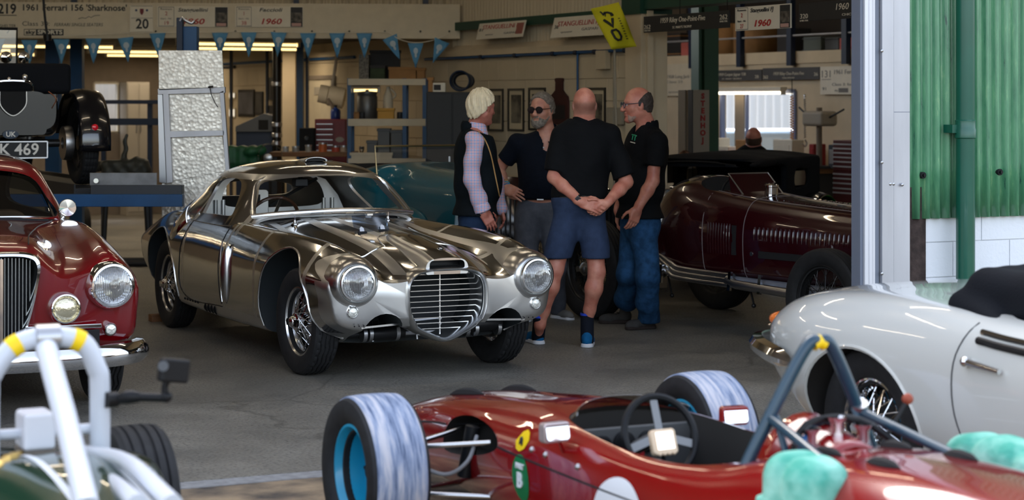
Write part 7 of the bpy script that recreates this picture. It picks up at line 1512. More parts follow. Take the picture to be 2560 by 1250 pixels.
oh = bthing('orange_air_hose','orange coiled air hose hanging in front of the window','hose',UB-.35,onU(1980,0,UB-.35)[0],0); z1h = 1.78; m = MB(); m.tube([(.022*cos(i*1.05),.022*sin(i*1.05),z1h-.0052*i) for i in range(150)], .007, 5); m.build('coil', mat('orange_hose', srgb(206,132,50), .5), oh); m = MB(); m.tube([(0,0,z1h),(0,0,1.99)], .006, 6); m.build('feed', M_black, oh)
ch = bthing('chain_hoist','chain and hook hanging right of the window','chain',UB-.30,onU(2012,0,UB-.3)[0],0); m = MB(); m.tube([(.012*cos(i*1.3),.012*sin(i*1.3),1.80-.006*i) for i in range(90)], .006, 5); m.build('chain', M_steel, ch); m = MB(); m.tube([(0,0,1.25),(.03,0,1.2),(0,0,1.16),(-.03,0,1.2)], .009, 6, smooth=3); m.build('hook', M_steel, ch)
dr = bthing('pillar_drill','grey pillar drill in front of the pale wall right of the window','drill',UB-.5,onU(2048,0,UB-.5)[0],.92); m = MB(); m.tube([(0,0,0),(0,0,.72)], .035, 12); m.build('column', M_greyw, dr); m = MB(); m.bb(-.12,.12,-.22,.2,.50,.68); m.build('head', MATS['lift_grey'], dr, bevel=.04); m = MB(); m.tube([(0,.2,.6),(0,.42,.72)], .012, 8); m.tube([(0,-.2,.6),(0,-.5,.70)], .012, 8); m.build('handles', M_dkst, dr); m = MB(); m.bb(-.15,.15,-.15,.15,-.0,.03); m.build('base', M_dkst, dr)
ck_ = Plane(BW(UB-.02,0,0), ANG+pi/2+pi)
tv0, tz = onU(2082,350,4.6); tb = bthing('tall_tool_chest','dark red roller tool chest with pale drawer edges beside the door post','tool chest',4.6,onU(2118,0,4.6)[0]); hv = abs(onU(2082,0,4.6)[0]-onU(2154,0,4.6)[0])/2; M_tr = mat('chest_maroon', srgb(84,18,26), .4)
m = MB(); m.bb(0,.45,-hv,hv,.35,tz); m.build('body', M_tr, tb, bevel=.006); m = MB(); m.bb(.02,.43,-hv+.03,hv-.03,.0,.35); m.build('base', M_dkst, tb)
Yc = 12+E1.y*4.6+E1.x*onU(2118,0,4.6)[0]
for py in (362,373,384,395,406,418,437,448,460,473,484): z = HZ-(py-250)*Yc/FPX; m = MB(); m.bb(-.012,0,-hv+.02,hv-.02,z-.035,z+.012); d = m.build('drawer', M_tr, tb, bevel=.003); m = MB(); m.bb(-.022,-.012,-hv+.025,hv-.025,z-.004,z+.012); m.build('handle', M_alu, d)
z = HZ-(510-250)*Yc/FPX; gt = bthing('green_trolley','bright green low trolley in front of the red roller chest','trolley',4.1,onU(2095,0,4.1)[0]); m = MB(); m.bb(-.2,.2,-.35,.3,.62,.72); m.build('tray', mat('bright_green', srgb(40,170,50), .4), gt, bevel=.01); m = MB(); m.bb(-.18,.18,-.32,.27,.1,.62); m.build('frame', M_dkst, gt)
lt = bthing('copper_lamp','small bright copper lamp on the floor clutter behind the jeans man','lamp',3.2,onU(1712,0,3.2)[0],.0); m = MB(); m.lathe([(0,1.05),(.05,1.06),(.075,1.12),(.06,1.19),(.02,1.22)],20); m.build('shade', mat('copper2',(.7,.4,.3),.25,1), lt); m = MB(); m.lathe([(.1,0),(.1,.02),(.015,.03),(.012,1.05)],16); m.build('stand', M_dkst, lt)
# ================================================================== PEOPLE
class Body:
    """smooth union of tapered limbs and ellipsoids, in a frame whose origin is on the floor"""
    def __init__(s): s.P = []
    def cone(s, a, b, ra, rb, k=.03):
        a, b = Vector(a), Vector(b); s.P.append((lambda P: s_cone(P, a, b, ra, rb), (a+b)/2, (a-b).length/2+max(ra,rb), k, 0)); return s
    def chain(s, pts, rs, k=.03):
        for i in range(len(pts)-1): s.cone(pts[i], pts[i+1], rs[i], rs[i+1], k)
        return s
    def ell(s, c, r, R=None, k=.03, sub=0):
        c = Vector(c); Rn = None if R is None else np.array(R.to_3x3()); s.P.append((lambda P: s_ell(P, c, r, Rn), c, max(r), k, sub)); return s
    def box(s, c, h, r=.01, R=None, k=.02, sub=0):
        c = Vector(c); Rn = None if R is None else np.array(R.to_3x3()); s.P.append((lambda P: s_box(P, c, h, r, Rn), c, Vector(h).length, k, sub)); return s
    def __call__(s, P):
        f = P.reshape(-1,3); lo = Vector(f.min(0)); hi = Vector(f.max(0)); d = np.full(P.shape[:-1], .3)
        for fn, c, r, k, sub in s.P:
            q = Vector((max(lo[i]-c[i],0,c[i]-hi[i]) for i in range(3)))
            if q.length > r+.10: continue
            d = smax(d, -fn(P), k) if sub else smin(d, fn(P), k)
        return d
def cut(fn, *conds):
    def g(P):
        d = fn(P)
        for c in conds: d = np.maximum(d, c(P))
        return d
    return g
def plane(p, n):
    p, n = np.array(p, float), np.array(n, float); n = n/np.linalg.norm(n); return lambda P: (P-p)@n
def boxin(lo, hi):
    c = (np.array(lo)+np.array(hi))/2; h = (np.array(hi)-np.array(lo))/2; return lambda P: (np.abs(P-c)-h).max(axis=-1)
def inv(f): return lambda P: -f(P)
def yawm(t): return Matrix.Rotation(radians(t),4,'Z')
def head_prims(B, c, yaw, pitch=0.0, k=1.0, roll=0.0):
    """face looks along local +x"""
    M = Matrix.Translation(c) @ yawm(yaw) @ Matrix.Rotation(radians(-pitch),4,'Y') @ Matrix.Rotation(radians(roll),4,'X'); R = M.to_3x3().to_4x4()
    v = lambda *a: M @ (Vector(a)*k)
    B.ell(v(-.012,0,.028), (.100*k,.078*k,.098*k), R, .02); B.ell(v(.030,0,-.030), (.064*k,.062*k,.085*k), R, .03)
    for s in (1,-1):
        B.cone(v(-.01,s*.052,-.055), v(.062,s*.018,-.103), .024*k, .02*k, .03); B.cone(v(.05,s*.045,-.025), v(.07,s*.03,-.03), .022*k, .018*k, .02)
        B.cone(v(.082,0,.026), v(.066,s*.046,.022), .012*k, .012*k, .015)
        B.ell(v(.097,s*.031,.004), (.012*k,.016*k,.010*k), R, .012, 1); B.ell(v(.078,s*.031,.004), (.012*k,.013*k,.009*k), R, .004)
        B.ell(v(-.004,s*.077,-.005), (.022*k,.010*k,.033*k), R @ Matrix.Rotation(radians(-s*18),4,'Z'), .008); B.ell(v(.006,s*.086,-.004), (.012*k,.007*k,.019*k), R, .006, 1)
        B.ell(v(.108,s*.010,-.034), (.010*k,.010*k,.009*k), R, .008)
    B.cone(v(.088,0,.014), v(.116,0,-.030), .010*k, .0145*k, .014); B.ell(v(.076,0,-.106), (.024*k,.028*k,.021*k), R, .02)
    B.cone(v(.092,.016,-.058), v(.092,-.016,-.058), .0085*k, .0085*k, .008); B.cone(v(.089,.014,-.072), v(.089,-.014,-.072), .009*k, .009*k, .008)
    B.box(v(.104,0,-.0645), (.02*k,.022*k,.0016*k), .001, R, .004, 1)
    return M
def hand_prims(B, w, d, n, side, curl=(.35,.35,.35,.35), thumb=.7, k=1.0, spread=.05):
    """w wrist, d direction of the fingers, n back-of-hand normal, side +1 puts the thumb on d x n"""
    d = Vector(d).normalized(); n = Vector(n); n = (n-d*n.dot(d)).normalized(); t = d.cross(n)*side; R = Matrix((d,t,n)).transposed().to_4x4()
    p = lambda a, b, c: Vector(w)+(d*a+t*b+n*c)*k
    B.box(p(.052,0,0), (.046*k,.041*k,.013*k), .012*k, R, .012); B.cone(p(-.03,0,0), p(.02,0,0), .027*k, .026*k, .02); B.cone(p(.02,.03,-.006), p(.055,.034,-.004), .017*k, .014*k, .015)
    for i, (b, L, r) in enumerate(((.030,.074,.0092),(.010,.083,.0095),(-.011,.077,.009),(-.030,.060,.008))):
        q = p(.092-.004*abs(i-1.2), b, .001); a = 0; seg = (L*.45,L*.32,L*.25); dd = (d+t*(b*spread/.03)).normalized()
        for j in range(3):
            a += curl[i]*(.8 if j == 0 else 1.0); e = q+(dd*cos(a)-n*sin(a))*seg[j]*k; B.cone(q, e, r*(1-.08*j)*k, r*(1-.08*(j+1))*k, .006 if j == 0 else .003); q = e
    q = p(.022,.036,-.008)
    for j, (L, r) in enumerate(((.040,.0115),(.032,.0102),(.026,.0092))):
        e = q+(d*(.55+.16*j)*1.0+t*(thumb-.28*j)-n*(.28+.1*j)).normalized()*L*k; B.cone(q, e, r*k, r*.93*k, .010 if j == 0 else .003); q = e
def skin_mat(name, c, c2): 
    m = mat(name, c, .48, col2=c2, vscale=14, bump=.08, bscale=90); b = m.node_tree.nodes['Principled BSDF']; b.inputs['Subsurface Weight'].default_value = .12; b.inputs['Subsurface Radius'].default_value = (.02,.008,.004); return m
SKIN = skin_mat('skin_fair', srgb(205,150,126), srgb(184,122,100)); SKINR = skin_mat('skin_ruddy', srgb(208,142,118), srgb(184,110,90)); SKINH = skin_mat('skin_worn', srgb(200,132,112), srgb(172,98,82))
def crop_skin(z):
    m = SKINR.copy(); m.name = 'skin_with_cropped_hair'; nt = m.node_tree; b = nt.nodes['Principled BSDF']; L = nt.links.new; src = b.inputs['Base Color'].links[0].from_socket
    tc = nt.nodes.new('ShaderNodeTexCoord'); sp = nt.nodes.new('ShaderNodeSeparateXYZ'); L(tc.outputs['Object'], sp.inputs[0]); f = []
    for a, c in ((z-.075,z-.05),(z+.04,z+.005)):
        r = nt.nodes.new('ShaderNodeMapRange'); r.interpolation_type = 'SMOOTHSTEP'; r.inputs[1].default_value = a; r.inputs[2].default_value = c; L(sp.outputs['Z'], r.inputs[0]); f.append(r)
    ml = _nd(nt,'ShaderNodeMath', operation='MULTIPLY'); L(f[0].outputs[0], ml.inputs[0]); L(f[1].outputs[0], ml.inputs[1]); m2 = _nd(nt,'ShaderNodeMath', operation='MULTIPLY'); m2.inputs[1].default_value = .6; L(ml.outputs[0], m2.inputs[0])
    mx = _nd(nt,'ShaderNodeMixRGB'); L(m2.outputs[0], mx.inputs[0]); L(src, mx.inputs[1]); mx.inputs[2].default_value = (*srgb(112,84,70),1); L(mx.outputs[0], b.inputs['Base Color']); return m
def cloth(name, c, fold=.5, rough=.85, v=.12): return mat(name, c, rough, var=v, vscale=20, bump=fold, bscale=26, spec=.2)
M_blk = cloth('black_cotton', srgb(11,12,14)); M_nvy = cloth('navy_pique', srgb(11,17,28)); M_short = cloth('navy_shorts', srgb(46,58,82)); M_jean = cloth('blue_denim', srgb(38,74,110), .6, v=.3); M_djean = cloth('dark_denim', srgb(30,46,70), .6); M_greyt = cloth('grey_trousers', srgb(88,90,98))
def check_mat():
    m = bpy.data.materials.new('checked_shirt'); m.use_nodes = True; nt = m.node_tree; b = nt.nodes['Principled BSDF']; L = nt.links.new; tc = nt.nodes.new('ShaderNodeTexCoord'); prev = None; b.inputs['Roughness'].default_value = .85
    for ax, col, ph in (('X',srgb(120,140,190),0),('Z',srgb(120,140,190),0),('X',srgb(206,140,150),1.57),('Z',srgb(206,140,150),1.57)):
        wv = _nd(nt,'ShaderNodeTexWave', bands_direction=ax); wv.inputs['Scale'].default_value = 13; wv.inputs['Phase Offset'].default_value = ph*2; L(tc.outputs['Object'], wv.inputs[0])
        r = nt.nodes.new('ShaderNodeValToRGB'); r.color_ramp.elements[0].position = .80; r.color_ramp.elements[0].color = (0,0,0,1); r.color_ramp.elements[1].position = .92; r.color_ramp.elements[1].color = (.7,.7,.7,1); L(wv.outputs['Fac'], r.inputs[0])
        mx = _nd(nt,'ShaderNodeMixRGB'); L(r.outputs[0], mx.inputs[0]); mx.inputs[2].default_value = (*col,1)
        if prev is None: mx.inputs[1].default_value = (*srgb(222,214,226),1)
        else: L(prev, mx.inputs[1])
        prev = mx.outputs[0]
    L(prev, b.inputs['Base Color']); return m
M_check = check_mat()
def folds(fn, amp=.004, f=26.0, seed=0.0):
    def g(P):
        x, y, z = P[...,0], P[...,1], P[...,2]
        return fn(P)+amp*(np.sin(f*.55*z+3*np.sin(f*.35*x+seed)+2*np.sin(f*.3*y+seed*2))+.6*np.sin(f*(x*.8-z*.9+y*.4)+seed))
    return g
def shirt_fn(S, sleeves, amp, f, seed, *conds):
    def g(P):
        d = S(P)
        for s, e, r0, r1, fr in sleeves: d = smin(d, np.maximum(s_cone(P, s, e, r0, r1), plane(Vector(s).lerp(Vector(e), fr), Vector(e)-Vector(s))(P)), .03)
        return d
    return cut(folds(g, amp, f, seed), *conds)
class Person:
    def __init__(s, label, Y, x_px, name='person'):
        s.Y = Y; s.o = Vector(((x_px-1280)*Y/FPX, Y, 0)); s.t = thing(name, label, 'person', s.o)
    def p(s, px, py, dy=0.0): return W(px, py, s.Y+dy)-s.o
    def add(s, name, fn, lo, hi, h, m, parent=None, label=None):
        me = sdf_mesh(fn, lo, hi, h); o = link_mesh(name, me, m, parent or s.t, angle=70)
        if label: o['label'] = label
        return o
    def body(s, B, fine, lo, hi, m, h=.010):
        """one skin mesh: coarse everywhere, fine inside the given boxes"""
        ms = []; c = B
        for a, b, fh in fine:
            ms.append(sdf_mesh(cut(B, boxin(a,b)), np.array(a)-.02, np.array(b)+.02, fh)); c = cut(c, inv(boxin(np.array(a)+.012, np.array(b)-.012)))
        ms.append(sdf_mesh(c, lo, hi, h)); return link_mesh('body', join_meshes(ms), m, s.t, angle=80)
def around(pts, r): a = np.array([list(p) for p in pts]); return a.min(0)-r, a.max(0)+r
def torso(B, ch, pel, yaw, w=.19, d=.125, belly=.0, g=0.0):
    """ribcage, waist and hips between the chest and pelvis centres"""
    R = yawm(yaw); f = R @ Vector((1,0,0)); mid = (ch+pel)/2
    B.ell(ch, (d+g,w+g,.21+g), R, .05); B.ell(mid+f*belly*.6, (d*.95+belly+g,w*.92+g,.20+g), R, .06); B.ell(pel, (d+g,w*.93+g,.15+g), R, .05)
def shoe(P, name, heel, yaw, ms, L_=.28, toe=0.0):
    """upper with sole and tongue; heel is the floor point under the ankle"""
    M = yawm(yaw); v = lambda x, y, z: Vector(heel)+(M @ Vector((x,y,z))); B = Body(); R = M
    B.ell(v(-.01,0,.055), (.05,.037,.05), R, .02).cone(v(.0,0,.045), v(.15,0,.035), .038, .036, .02).cone(v(.12,.006,.032), v(.17,.004,.028), .04, .032, .02).cone(v(-.005,0,.08), v(.0,0,.105), .036, .034, .02)
    lo, hi = around([v(-.06,0,0), v(.21,0,.13)], .05); lo[2] = heel[2]-.002
    o = P.add(name, cut(B, plane(v(0,0,.012),(0,0,-1))), lo, hi, .007, ms[0]); S = Body().cone(v(-.015,0,.006), v(.0,0,.006), .045, .043, .01).cone(v(0,0,.006), v(.16,.004,.006), .043, .043, .01)
    P.add('sole', cut(S, plane(v(0,0,.030),(0,0,1)), plane(v(0,0,.001),(0,0,-1))), lo, hi, .006, ms[1], o)
    m = MB(); 
    for k in range(4): m.tube([v(.045+.022*k,.022,.082-.009*k), v(.052+.022*k,-.022,.082-.009*k)], .004, 6)
    m.build('laces', ms[2], o); return o
def specs(M, k, frame, lens, parent, rx=.022, name='glasses'):
    o = None; m = MB(); m.M = M @ Matrix.Scale(k,4)
    for s in (1,-1):
        m.tube([(.108-.1*abs(.018*cos(a)),s*.033+rx*1.1*cos(a),.004+rx*.9*sin(a)) for a in np.linspace(0,2*pi,20,endpoint=False)], .0028, 6, closed=True); m.tube([(.103,s*.056,.010),(.06,s*.080,.012),(-.005,s*.086,.014),(-.02,s*.083,-.002)], .0024, 6)
    m.tube([(.108,.011,.010),(.112,0,.013),(.108,-.011,.010)], .0026, 6); o = m.build(name, frame, parent)
    for s in (1,-1): m = MB(); m.M = M @ Matrix.Scale(k,4); m.prism([(s*.033+rx*1.05*cos(a),.004+rx*.85*sin(a)) for a in np.linspace(0,2*pi,20,endpoint=False)], .1045, .107, 'yz'); m.build('lens', lens, o)
    return o
def eyes(P, M, k):
    for s in (1,-1): m = MB(); m.M = M @ Matrix.Scale(k,4); m.ball((.0795,s*.031,.004), .0115, 12, 8); o = m.build('eye', mat('eye_white', (.7,.66,.62), .2), P.t); m = MB(); m.M = M @ Matrix.Scale(k,4); m.ball((.0895,s*.031,.004), .0042, 8, 6, sq=(.5,1,1)); m.build('iris', mat('iris_dark', (.03,.03,.035), .15), o)
def hair_shell(M, k, thick, keep, noise=.004, f=120):
    """hair: the skull grown outward, kept where keep(local x,y,z) < 0"""
    Mi = np.array(M.inverted())
    def fn(P):
        q = (P @ Mi[:3,:3].T + Mi[:3,3])/k; d = smin(s_ell(q, (-.012,0,.028), (.100+thick,.078+thick,.098+thick)), s_ell(q, (-.03,0,-.03), (.075+thick*.8,.066+thick*.8,.075+thick)), .03)
        d = d+(noise*np.sin(f*q[...,0]+5*np.sin(40*q[...,2]))*np.sin(f*.4*q[...,1]+q[...,2]*60) if noise < .0045 else noise*(.45*np.sin(44*np.arctan2(q[...,1],q[...,0]+.03)+70*q[...,2])+.8*np.sin(3+13*np.arctan2(q[...,1],q[...,0]+.03)+30*q[...,2])*np.sin(25*q[...,2]+1))); return np.maximum(d, keep(q)+(0 if noise < .0045 else .009*np.sin(120*q[...,1]+40*q[...,0])))*k
    return fn
def arm(B, s, e, w, r=(.052,.043,.030), k=.02): B.chain([s, e], [r[0], r[1]], k); B.cone(e, (Vector(e)+(Vector(w)-Vector(e))*.35), r[1], r[1]*1.02, k); B.cone((Vector(e)+(Vector(w)-Vector(e))*.35), w, r[1]*1.0, r[2], k)
FLR = lambda P, px, py: (lambda q: Vector((q.x, q.y, 0)))(P.p(px, py, HZ*FPX/(py-250)-P.Y))
# ---------------------------------------------------------------- bald man seen from behind, hands clasped
def man_shorts():
    P = Person('bald man seen from behind in black shirt and navy shorts, hands clasped', 14.0, 1455); p = P.p; B = Body()
    hc = p(1461,264,.0); M = head_prims(B, hc, 93, -4, 1.0); nk = p(1458,312,.02)
    B.cone(hc+Vector((0,-.015,-.05)), nk, .060, .064, .03)
    ch = p(1460,368,.03); pel = p(1447,500,.02); torso(B, ch, pel, 88, .175, .11, .02)
    shL, shR = p(1404,336,.03), p(1527,338,.03); B.chain([shL, nk+Vector((0,0,-.03)), shR], [.05,.06,.05], .05)
    eL, wL = p(1385,443,-.03), p(1452,505,-.17); eR, wR = p(1566,455,-.03), p(1517,508,-.17)
    arm(B, shL, eL, wL, (.05,.046,.030)); arm(B, shR, eR, wR, (.05,.046,.030))
    hand_prims(B, wL, p(1500,522,-.21)-wL, (0,-1,.25), -1, (.15,.2,.25,.3), .5, .98); hand_prims(B, wR, p(1478,540,-.19)-wR, (.05,-.75,-.55), 1, (.55,.6,.6,.6), .8, .98)
    hL, hR = p(1420,535,.02), p(1478,535,.02); kL, kR = p(1388,672,-.03), p(1492,680,-.03); aL, aR = p(1350,812,.05), p(1468,806,.03)
    for h, k_, a in ((hL,kL,aL),(hR,kR,aR)):
        B.cone(h, k_, .085, .058, .03); c = k_.lerp(a,.32)+Vector((0,-.022,0)); B.chain([k_, c, k_.lerp(a,.75), a], [.056,.060,.040,.036], .03)
    fL, fR = FLR(P,1345,860), FLR(P,1468,868); B.cone(aL, fL+Vector((0,0,.05)), .036,.034).cone(aR, fR+Vector((0,0,.05)), .036,.034)
    hb = around([hc], .155); hd = around([wL, wR, p(1485,532,-.2)], .10)
    P.body(B, [(*hb,.0048), (*hd,.0042)], (-.42,-.40,.0), (.42,.26,1.80), crop_skin(hc.z))
    S = Body(); torso(S, ch+Vector((0,0,.0)), pel+Vector((0,0,.04)), 88, .195, .125, .03, .016); S.chain([shL, nk+Vector((0,.0,-.045)), shR], [.066,.075,.066], .06)
    S.cone(nk+Vector((0,0,-.06)), nk+Vector((0,0,.005)), .085, .070, .02)
    f = shirt_fn(S, [(shL,eL,.068,.080,.88),(shR,eR,.068,.080,.88)], .0045, 24, 1, plane(p(1447,499,0),(0,0,-1)))
    sh = P.add('shirt', f, (-.40,-.24,.98), (.40,.30,1.60), .009, M_blk)
    C_ = Body().cone(nk+Vector((0,.0,-.03)), nk+Vector((0,-.008,.045)), .086, .076, .01); P.add('collar', cut(C_, plane(nk+Vector((0,0,.048)),(0,.25,1)), lambda q: -s_cone(q, nk+Vector((0,0,-.1)), nk+Vector((0,-.008,.1)), .070, .066)), *around([nk], .11), .006, M_blk, sh)
    T = Body(); T.ell(pel, (.150,.195,.15), yawm(88), .05)
    for h, k_ in ((hL,kL),(hR,kR)): T.cone(h, h.lerp(k_,.98), .105, .098, .04)
    P.add('shorts', cut(folds(T,.004,22,3), plane(p(1447,492,0),(0,0,1)), plane(p(1447,645,0),(0,0,-1))), (-.36,-.25,.55), (.33,.28,1.10), .010, M_short)
    T2 = Body(); T2.ell(p(1447,492,.02), (.145,.185,.10), yawm(88)); P.add('belt', cut(T2, plane(p(0,487,0),(0,0,1)), plane(p(0,497,0),(0,0,-1))), (-.3,-.2,1.0), (.3,.25,1.1), .008, cloth('dark_belt', srgb(60,56,50), .2))
    for a, f_ in ((aL,fL),(aR,fR)):
        K = Body().chain([a+Vector((0,0,.05)), f_+Vector((0,0,.05))], [.047,.047]); o = P.add('sock', K, *around([a+Vector((0,0,.05)),f_], .06), .008, cloth('black_sock', srgb(20,24,34), .2)); q = a+Vector((0,0,.05)); m = MB(); m.lathe([(.044,.0),(.0495,.0),(.0495,.016),(.044,.016)], 20, c=q+Vector((0,0,.0)), closed=True); m.build('sock_band', mat('royal_blue_band', srgb(40,70,190), .8), o)
    blue = cloth('blue_running_shoe', srgb(20,92,140), .3); wh = mat('white_sole', srgb(214,214,216), .6)
    shoe(P, 'shoe', fL, 110, (blue, wh, M_black)); shoe(P, 'shoe', fR, 82, (blue, wh, M_black))
    d = (wL-eL).normalized(); q = wL-d*.03; m = MB(); m.lathe([(.030,-.011),(.034,-.011),(.034,.011),(.030,.011)], 20, M=Matrix.Translation(q) @ d.to_track_quat('Z','Y').to_matrix().to_4x4(), closed=True); o = m.build('wrist_watch', M_black, P.t); m = MB(); m.box(q+Vector((0,-.036,.006)), (.03,.01,.034), ry=-.8); m.build('watch_face', mat('watch_glass', (.02,.02,.025), .1), o, bevel=.004); m = MB(); m.box(q+Vector((0,-.034,.006)), (.034,.009,.038), ry=-.8); m.build('watch_case', M_steel, o, bevel=.004)
man_shorts()
# ---------------------------------------------------------------- man with white hair in a dark gilet
def man_gilet():
    P = Person('white-haired man in dark green gilet and checked shirt beside the aluminium coupe', 14.7, 1192); p = P.p; B = Body()
    hc = p(1205,268,.0); M = head_prims(B, hc, 44, -6, .98); nk = p(1186,325,.03); B.cone(hc+Vector((-.02,0,-.05)), nk, .058, .062, .03)
    ch = p(1188,385,.06); pel = p(1190,545,.05); torso(B, ch, pel, 25, .165, .11, .03)
    shR, shL = p(1184,348,-.13), p(1205,352,.24); B.chain([shR, nk+Vector((0,0,-.04)), shL], [.05,.055,.05], .05)
    eR, wR = p(1180,450,-.15), p(1208,530,-.13); eL, wL = p(1238,452,.26), p(1252,520,.20)
    arm(B, shR, eR, wR, (.045,.04,.028)); arm(B, shL, eL, wL, (.045,.04,.028)); hand_prims(B, wR, p(1236,574,-.12)-wR, (.35,-1,.2), -1, (.3,.35,.4,.45), .6); hand_prims(B, wL, p(1262,560,.19)-wL, (1,.2,0), -1, (.4,.45,.5,.5))
    hR, hL = p(1180,570,-.03), p(1200,570,.14); kR, kL = p(1182,700,-.05), p(1204,700,.14); fR, fL = Vector((-.04,-.06,0)), Vector((.05,.15,0))
    for h, k_, f_ in ((hR,kR,fR),(hL,kL,fL)): B.chain([h,k_,f_+Vector((0,0,.09))], [.08,.055,.035])
    hb = around([hc], .15); hd = around([wR, p(1238,572,-.12)], .06); P.body(B, [(*hb,.0048),(*hd,.0042)], (-.32,-.34,.0), (.36,.46,1.80), SKINH); eyes(P, M, .98)
    P.add('hair', hair_shell(M, .98, .020, lambda q: np.maximum(np.maximum(q[...,0]-.05-.9*(q[...,2]-.06).clip(-.2,.06), -q[...,2]-.085-.25*(q[...,0]+.02).clip(-.1,.1)*-1), -s_ell(q, (.012,0,-.022), (.040,.20,.046))), .0062, 150), *around([hc], .17), .0045, mat('white_hair', srgb(226,208,172), .55, var=.08, vscale=40))
    G = Body(); torso(G, ch, pel+Vector((0,0,.02)), 25, .19, .135, .035, .016); G.chain([shR.lerp(nk,.25), nk+Vector((0,0,-.05)), shL.lerp(nk,.25)], [.06,.07,.06], .06); G.ell(pel+Vector((-.01,0,-.02)), (.155,.20,.14), yawm(25), .06)
    hole = Body().ell(shR+Vector((.02,-.06,-.045)), (.075,.10,.125), yawm(0)); 
    g = P.add('gilet', cut(folds(G,.004,18,2), plane(p(0,538,0),(0,0,-1)), plane(nk+Vector((0,0,.0)),(.35,0,1)), lambda q: -hole(q)), (-.34,-.28,.84), (.36,.40,1.62), .009, cloth('dark_green_gilet', srgb(9,16,20), .4))
    Cg = Body().cone(nk+Vector((-.015,0,-.04)), nk+Vector((-.03,0,.025)), .082, .072, .01); P.add('gilet_collar', cut(Cg, lambda q: -s_cone(q, nk+Vector((.03,0,-.2)), nk+Vector((-.025,0,.1)), .066, .062), plane(nk+Vector((.03,0,.0)),(.8,0,.3))), *around([nk], .12), .006, cloth('dark_green_gilet', (0,0,0)), g)
    bv = ray_map(g.data)
    def zip_(pts, r, nm, mm):
        q = []
        for px, py in pts:
            o = W(px, py, P.Y)-P.o; e = Vector((0,0,HZ))-P.o; d = (o-e).normalized(); h = bv.ray_cast(e+d*10, d)
            if h[0] is not None: q.append(h[0]+h[1]*.002)
        if len(q) > 2: m = MB(); m.tube(q, r, 6); m.build(nm, mm, g)
    gold = mat('tan_piping', srgb(186,142,86), .7); zip_([tuple(a) for a in bez([(1162,290),(1178,308),(1196,330),(1212,350),(1226,385),(1238,440),(1248,490),(1256,533)],8)], .005, 'piping', gold); zip_([(1166,375),(1168,350),(1180,335),(1196,332),(1206,342)], .004, 'armhole_piping', gold)
    S = Body(); S.chain([shR.lerp(nk,.35)+Vector((0,0,-.02)), shR+Vector((.005,0,-.005)), shR.lerp(eR,.5), eR, eR.lerp(wR,.55), wR.lerp(eR,.10)], [.052,.062,.062,.058,.054,.050], .03)
    sl = P.add('shirt_sleeve', folds(S,.0045,34,4), *around([shR,eR,wR], .09), .0075, M_check); K = Body().cone(wR.lerp(eR,.30), wR.lerp(eR,-.02), .056, .060, .01); P.add('rolled_cuff', cut(folds(K,.003,40,1), plane(wR.lerp(eR,.02), wR-eR), plane(wR.lerp(eR,.26), eR-wR)), *around([wR,eR.lerp(wR,.6)], .08), .0065, M_check, sl)
    S2 = Body(); S2.chain([shL, eL, wL], [.058,.056,.05]); P.add('shirt_sleeve', folds(S2,.004,34,5), *around([shL,eL,wL], .08), .010, M_check); K2 = Body().cone(nk+Vector((.02,-.01,-.04)), nk+Vector((.015,-.01,.03)), .082, .070, .01); P.add('shirt_collar', cut(K2, lambda q: -s_cone(q, nk+Vector((0,0,-.1)), nk+Vector((0,0,.1)), .060, .060)), *around([nk], .10), .006, M_check)
    T = Body(); T.ell(pel, (.13,.17,.14), yawm(25), .05)
    for h, k_, f_ in ((hR,kR,fR),(hL,kL,fL)): T.chain([h,k_,f_+Vector((0,0,.06))], [.098,.078,.066], .04)
    P.add('trousers', cut(folds(T,.004,22,6), plane((0,0,.03),(0,0,-1)), plane(pel+Vector((0,0,.06)),(0,0,1))), (-.30,-.26,.0), (.34,.36,1.05), .011, M_djean)
    br = cloth('brown_shoe', srgb(70,48,34), .1); 
    for f_ in (fR, fL): shoe(P, 'shoe', f_, 25, (br, M_black, M_black))
man_gilet()
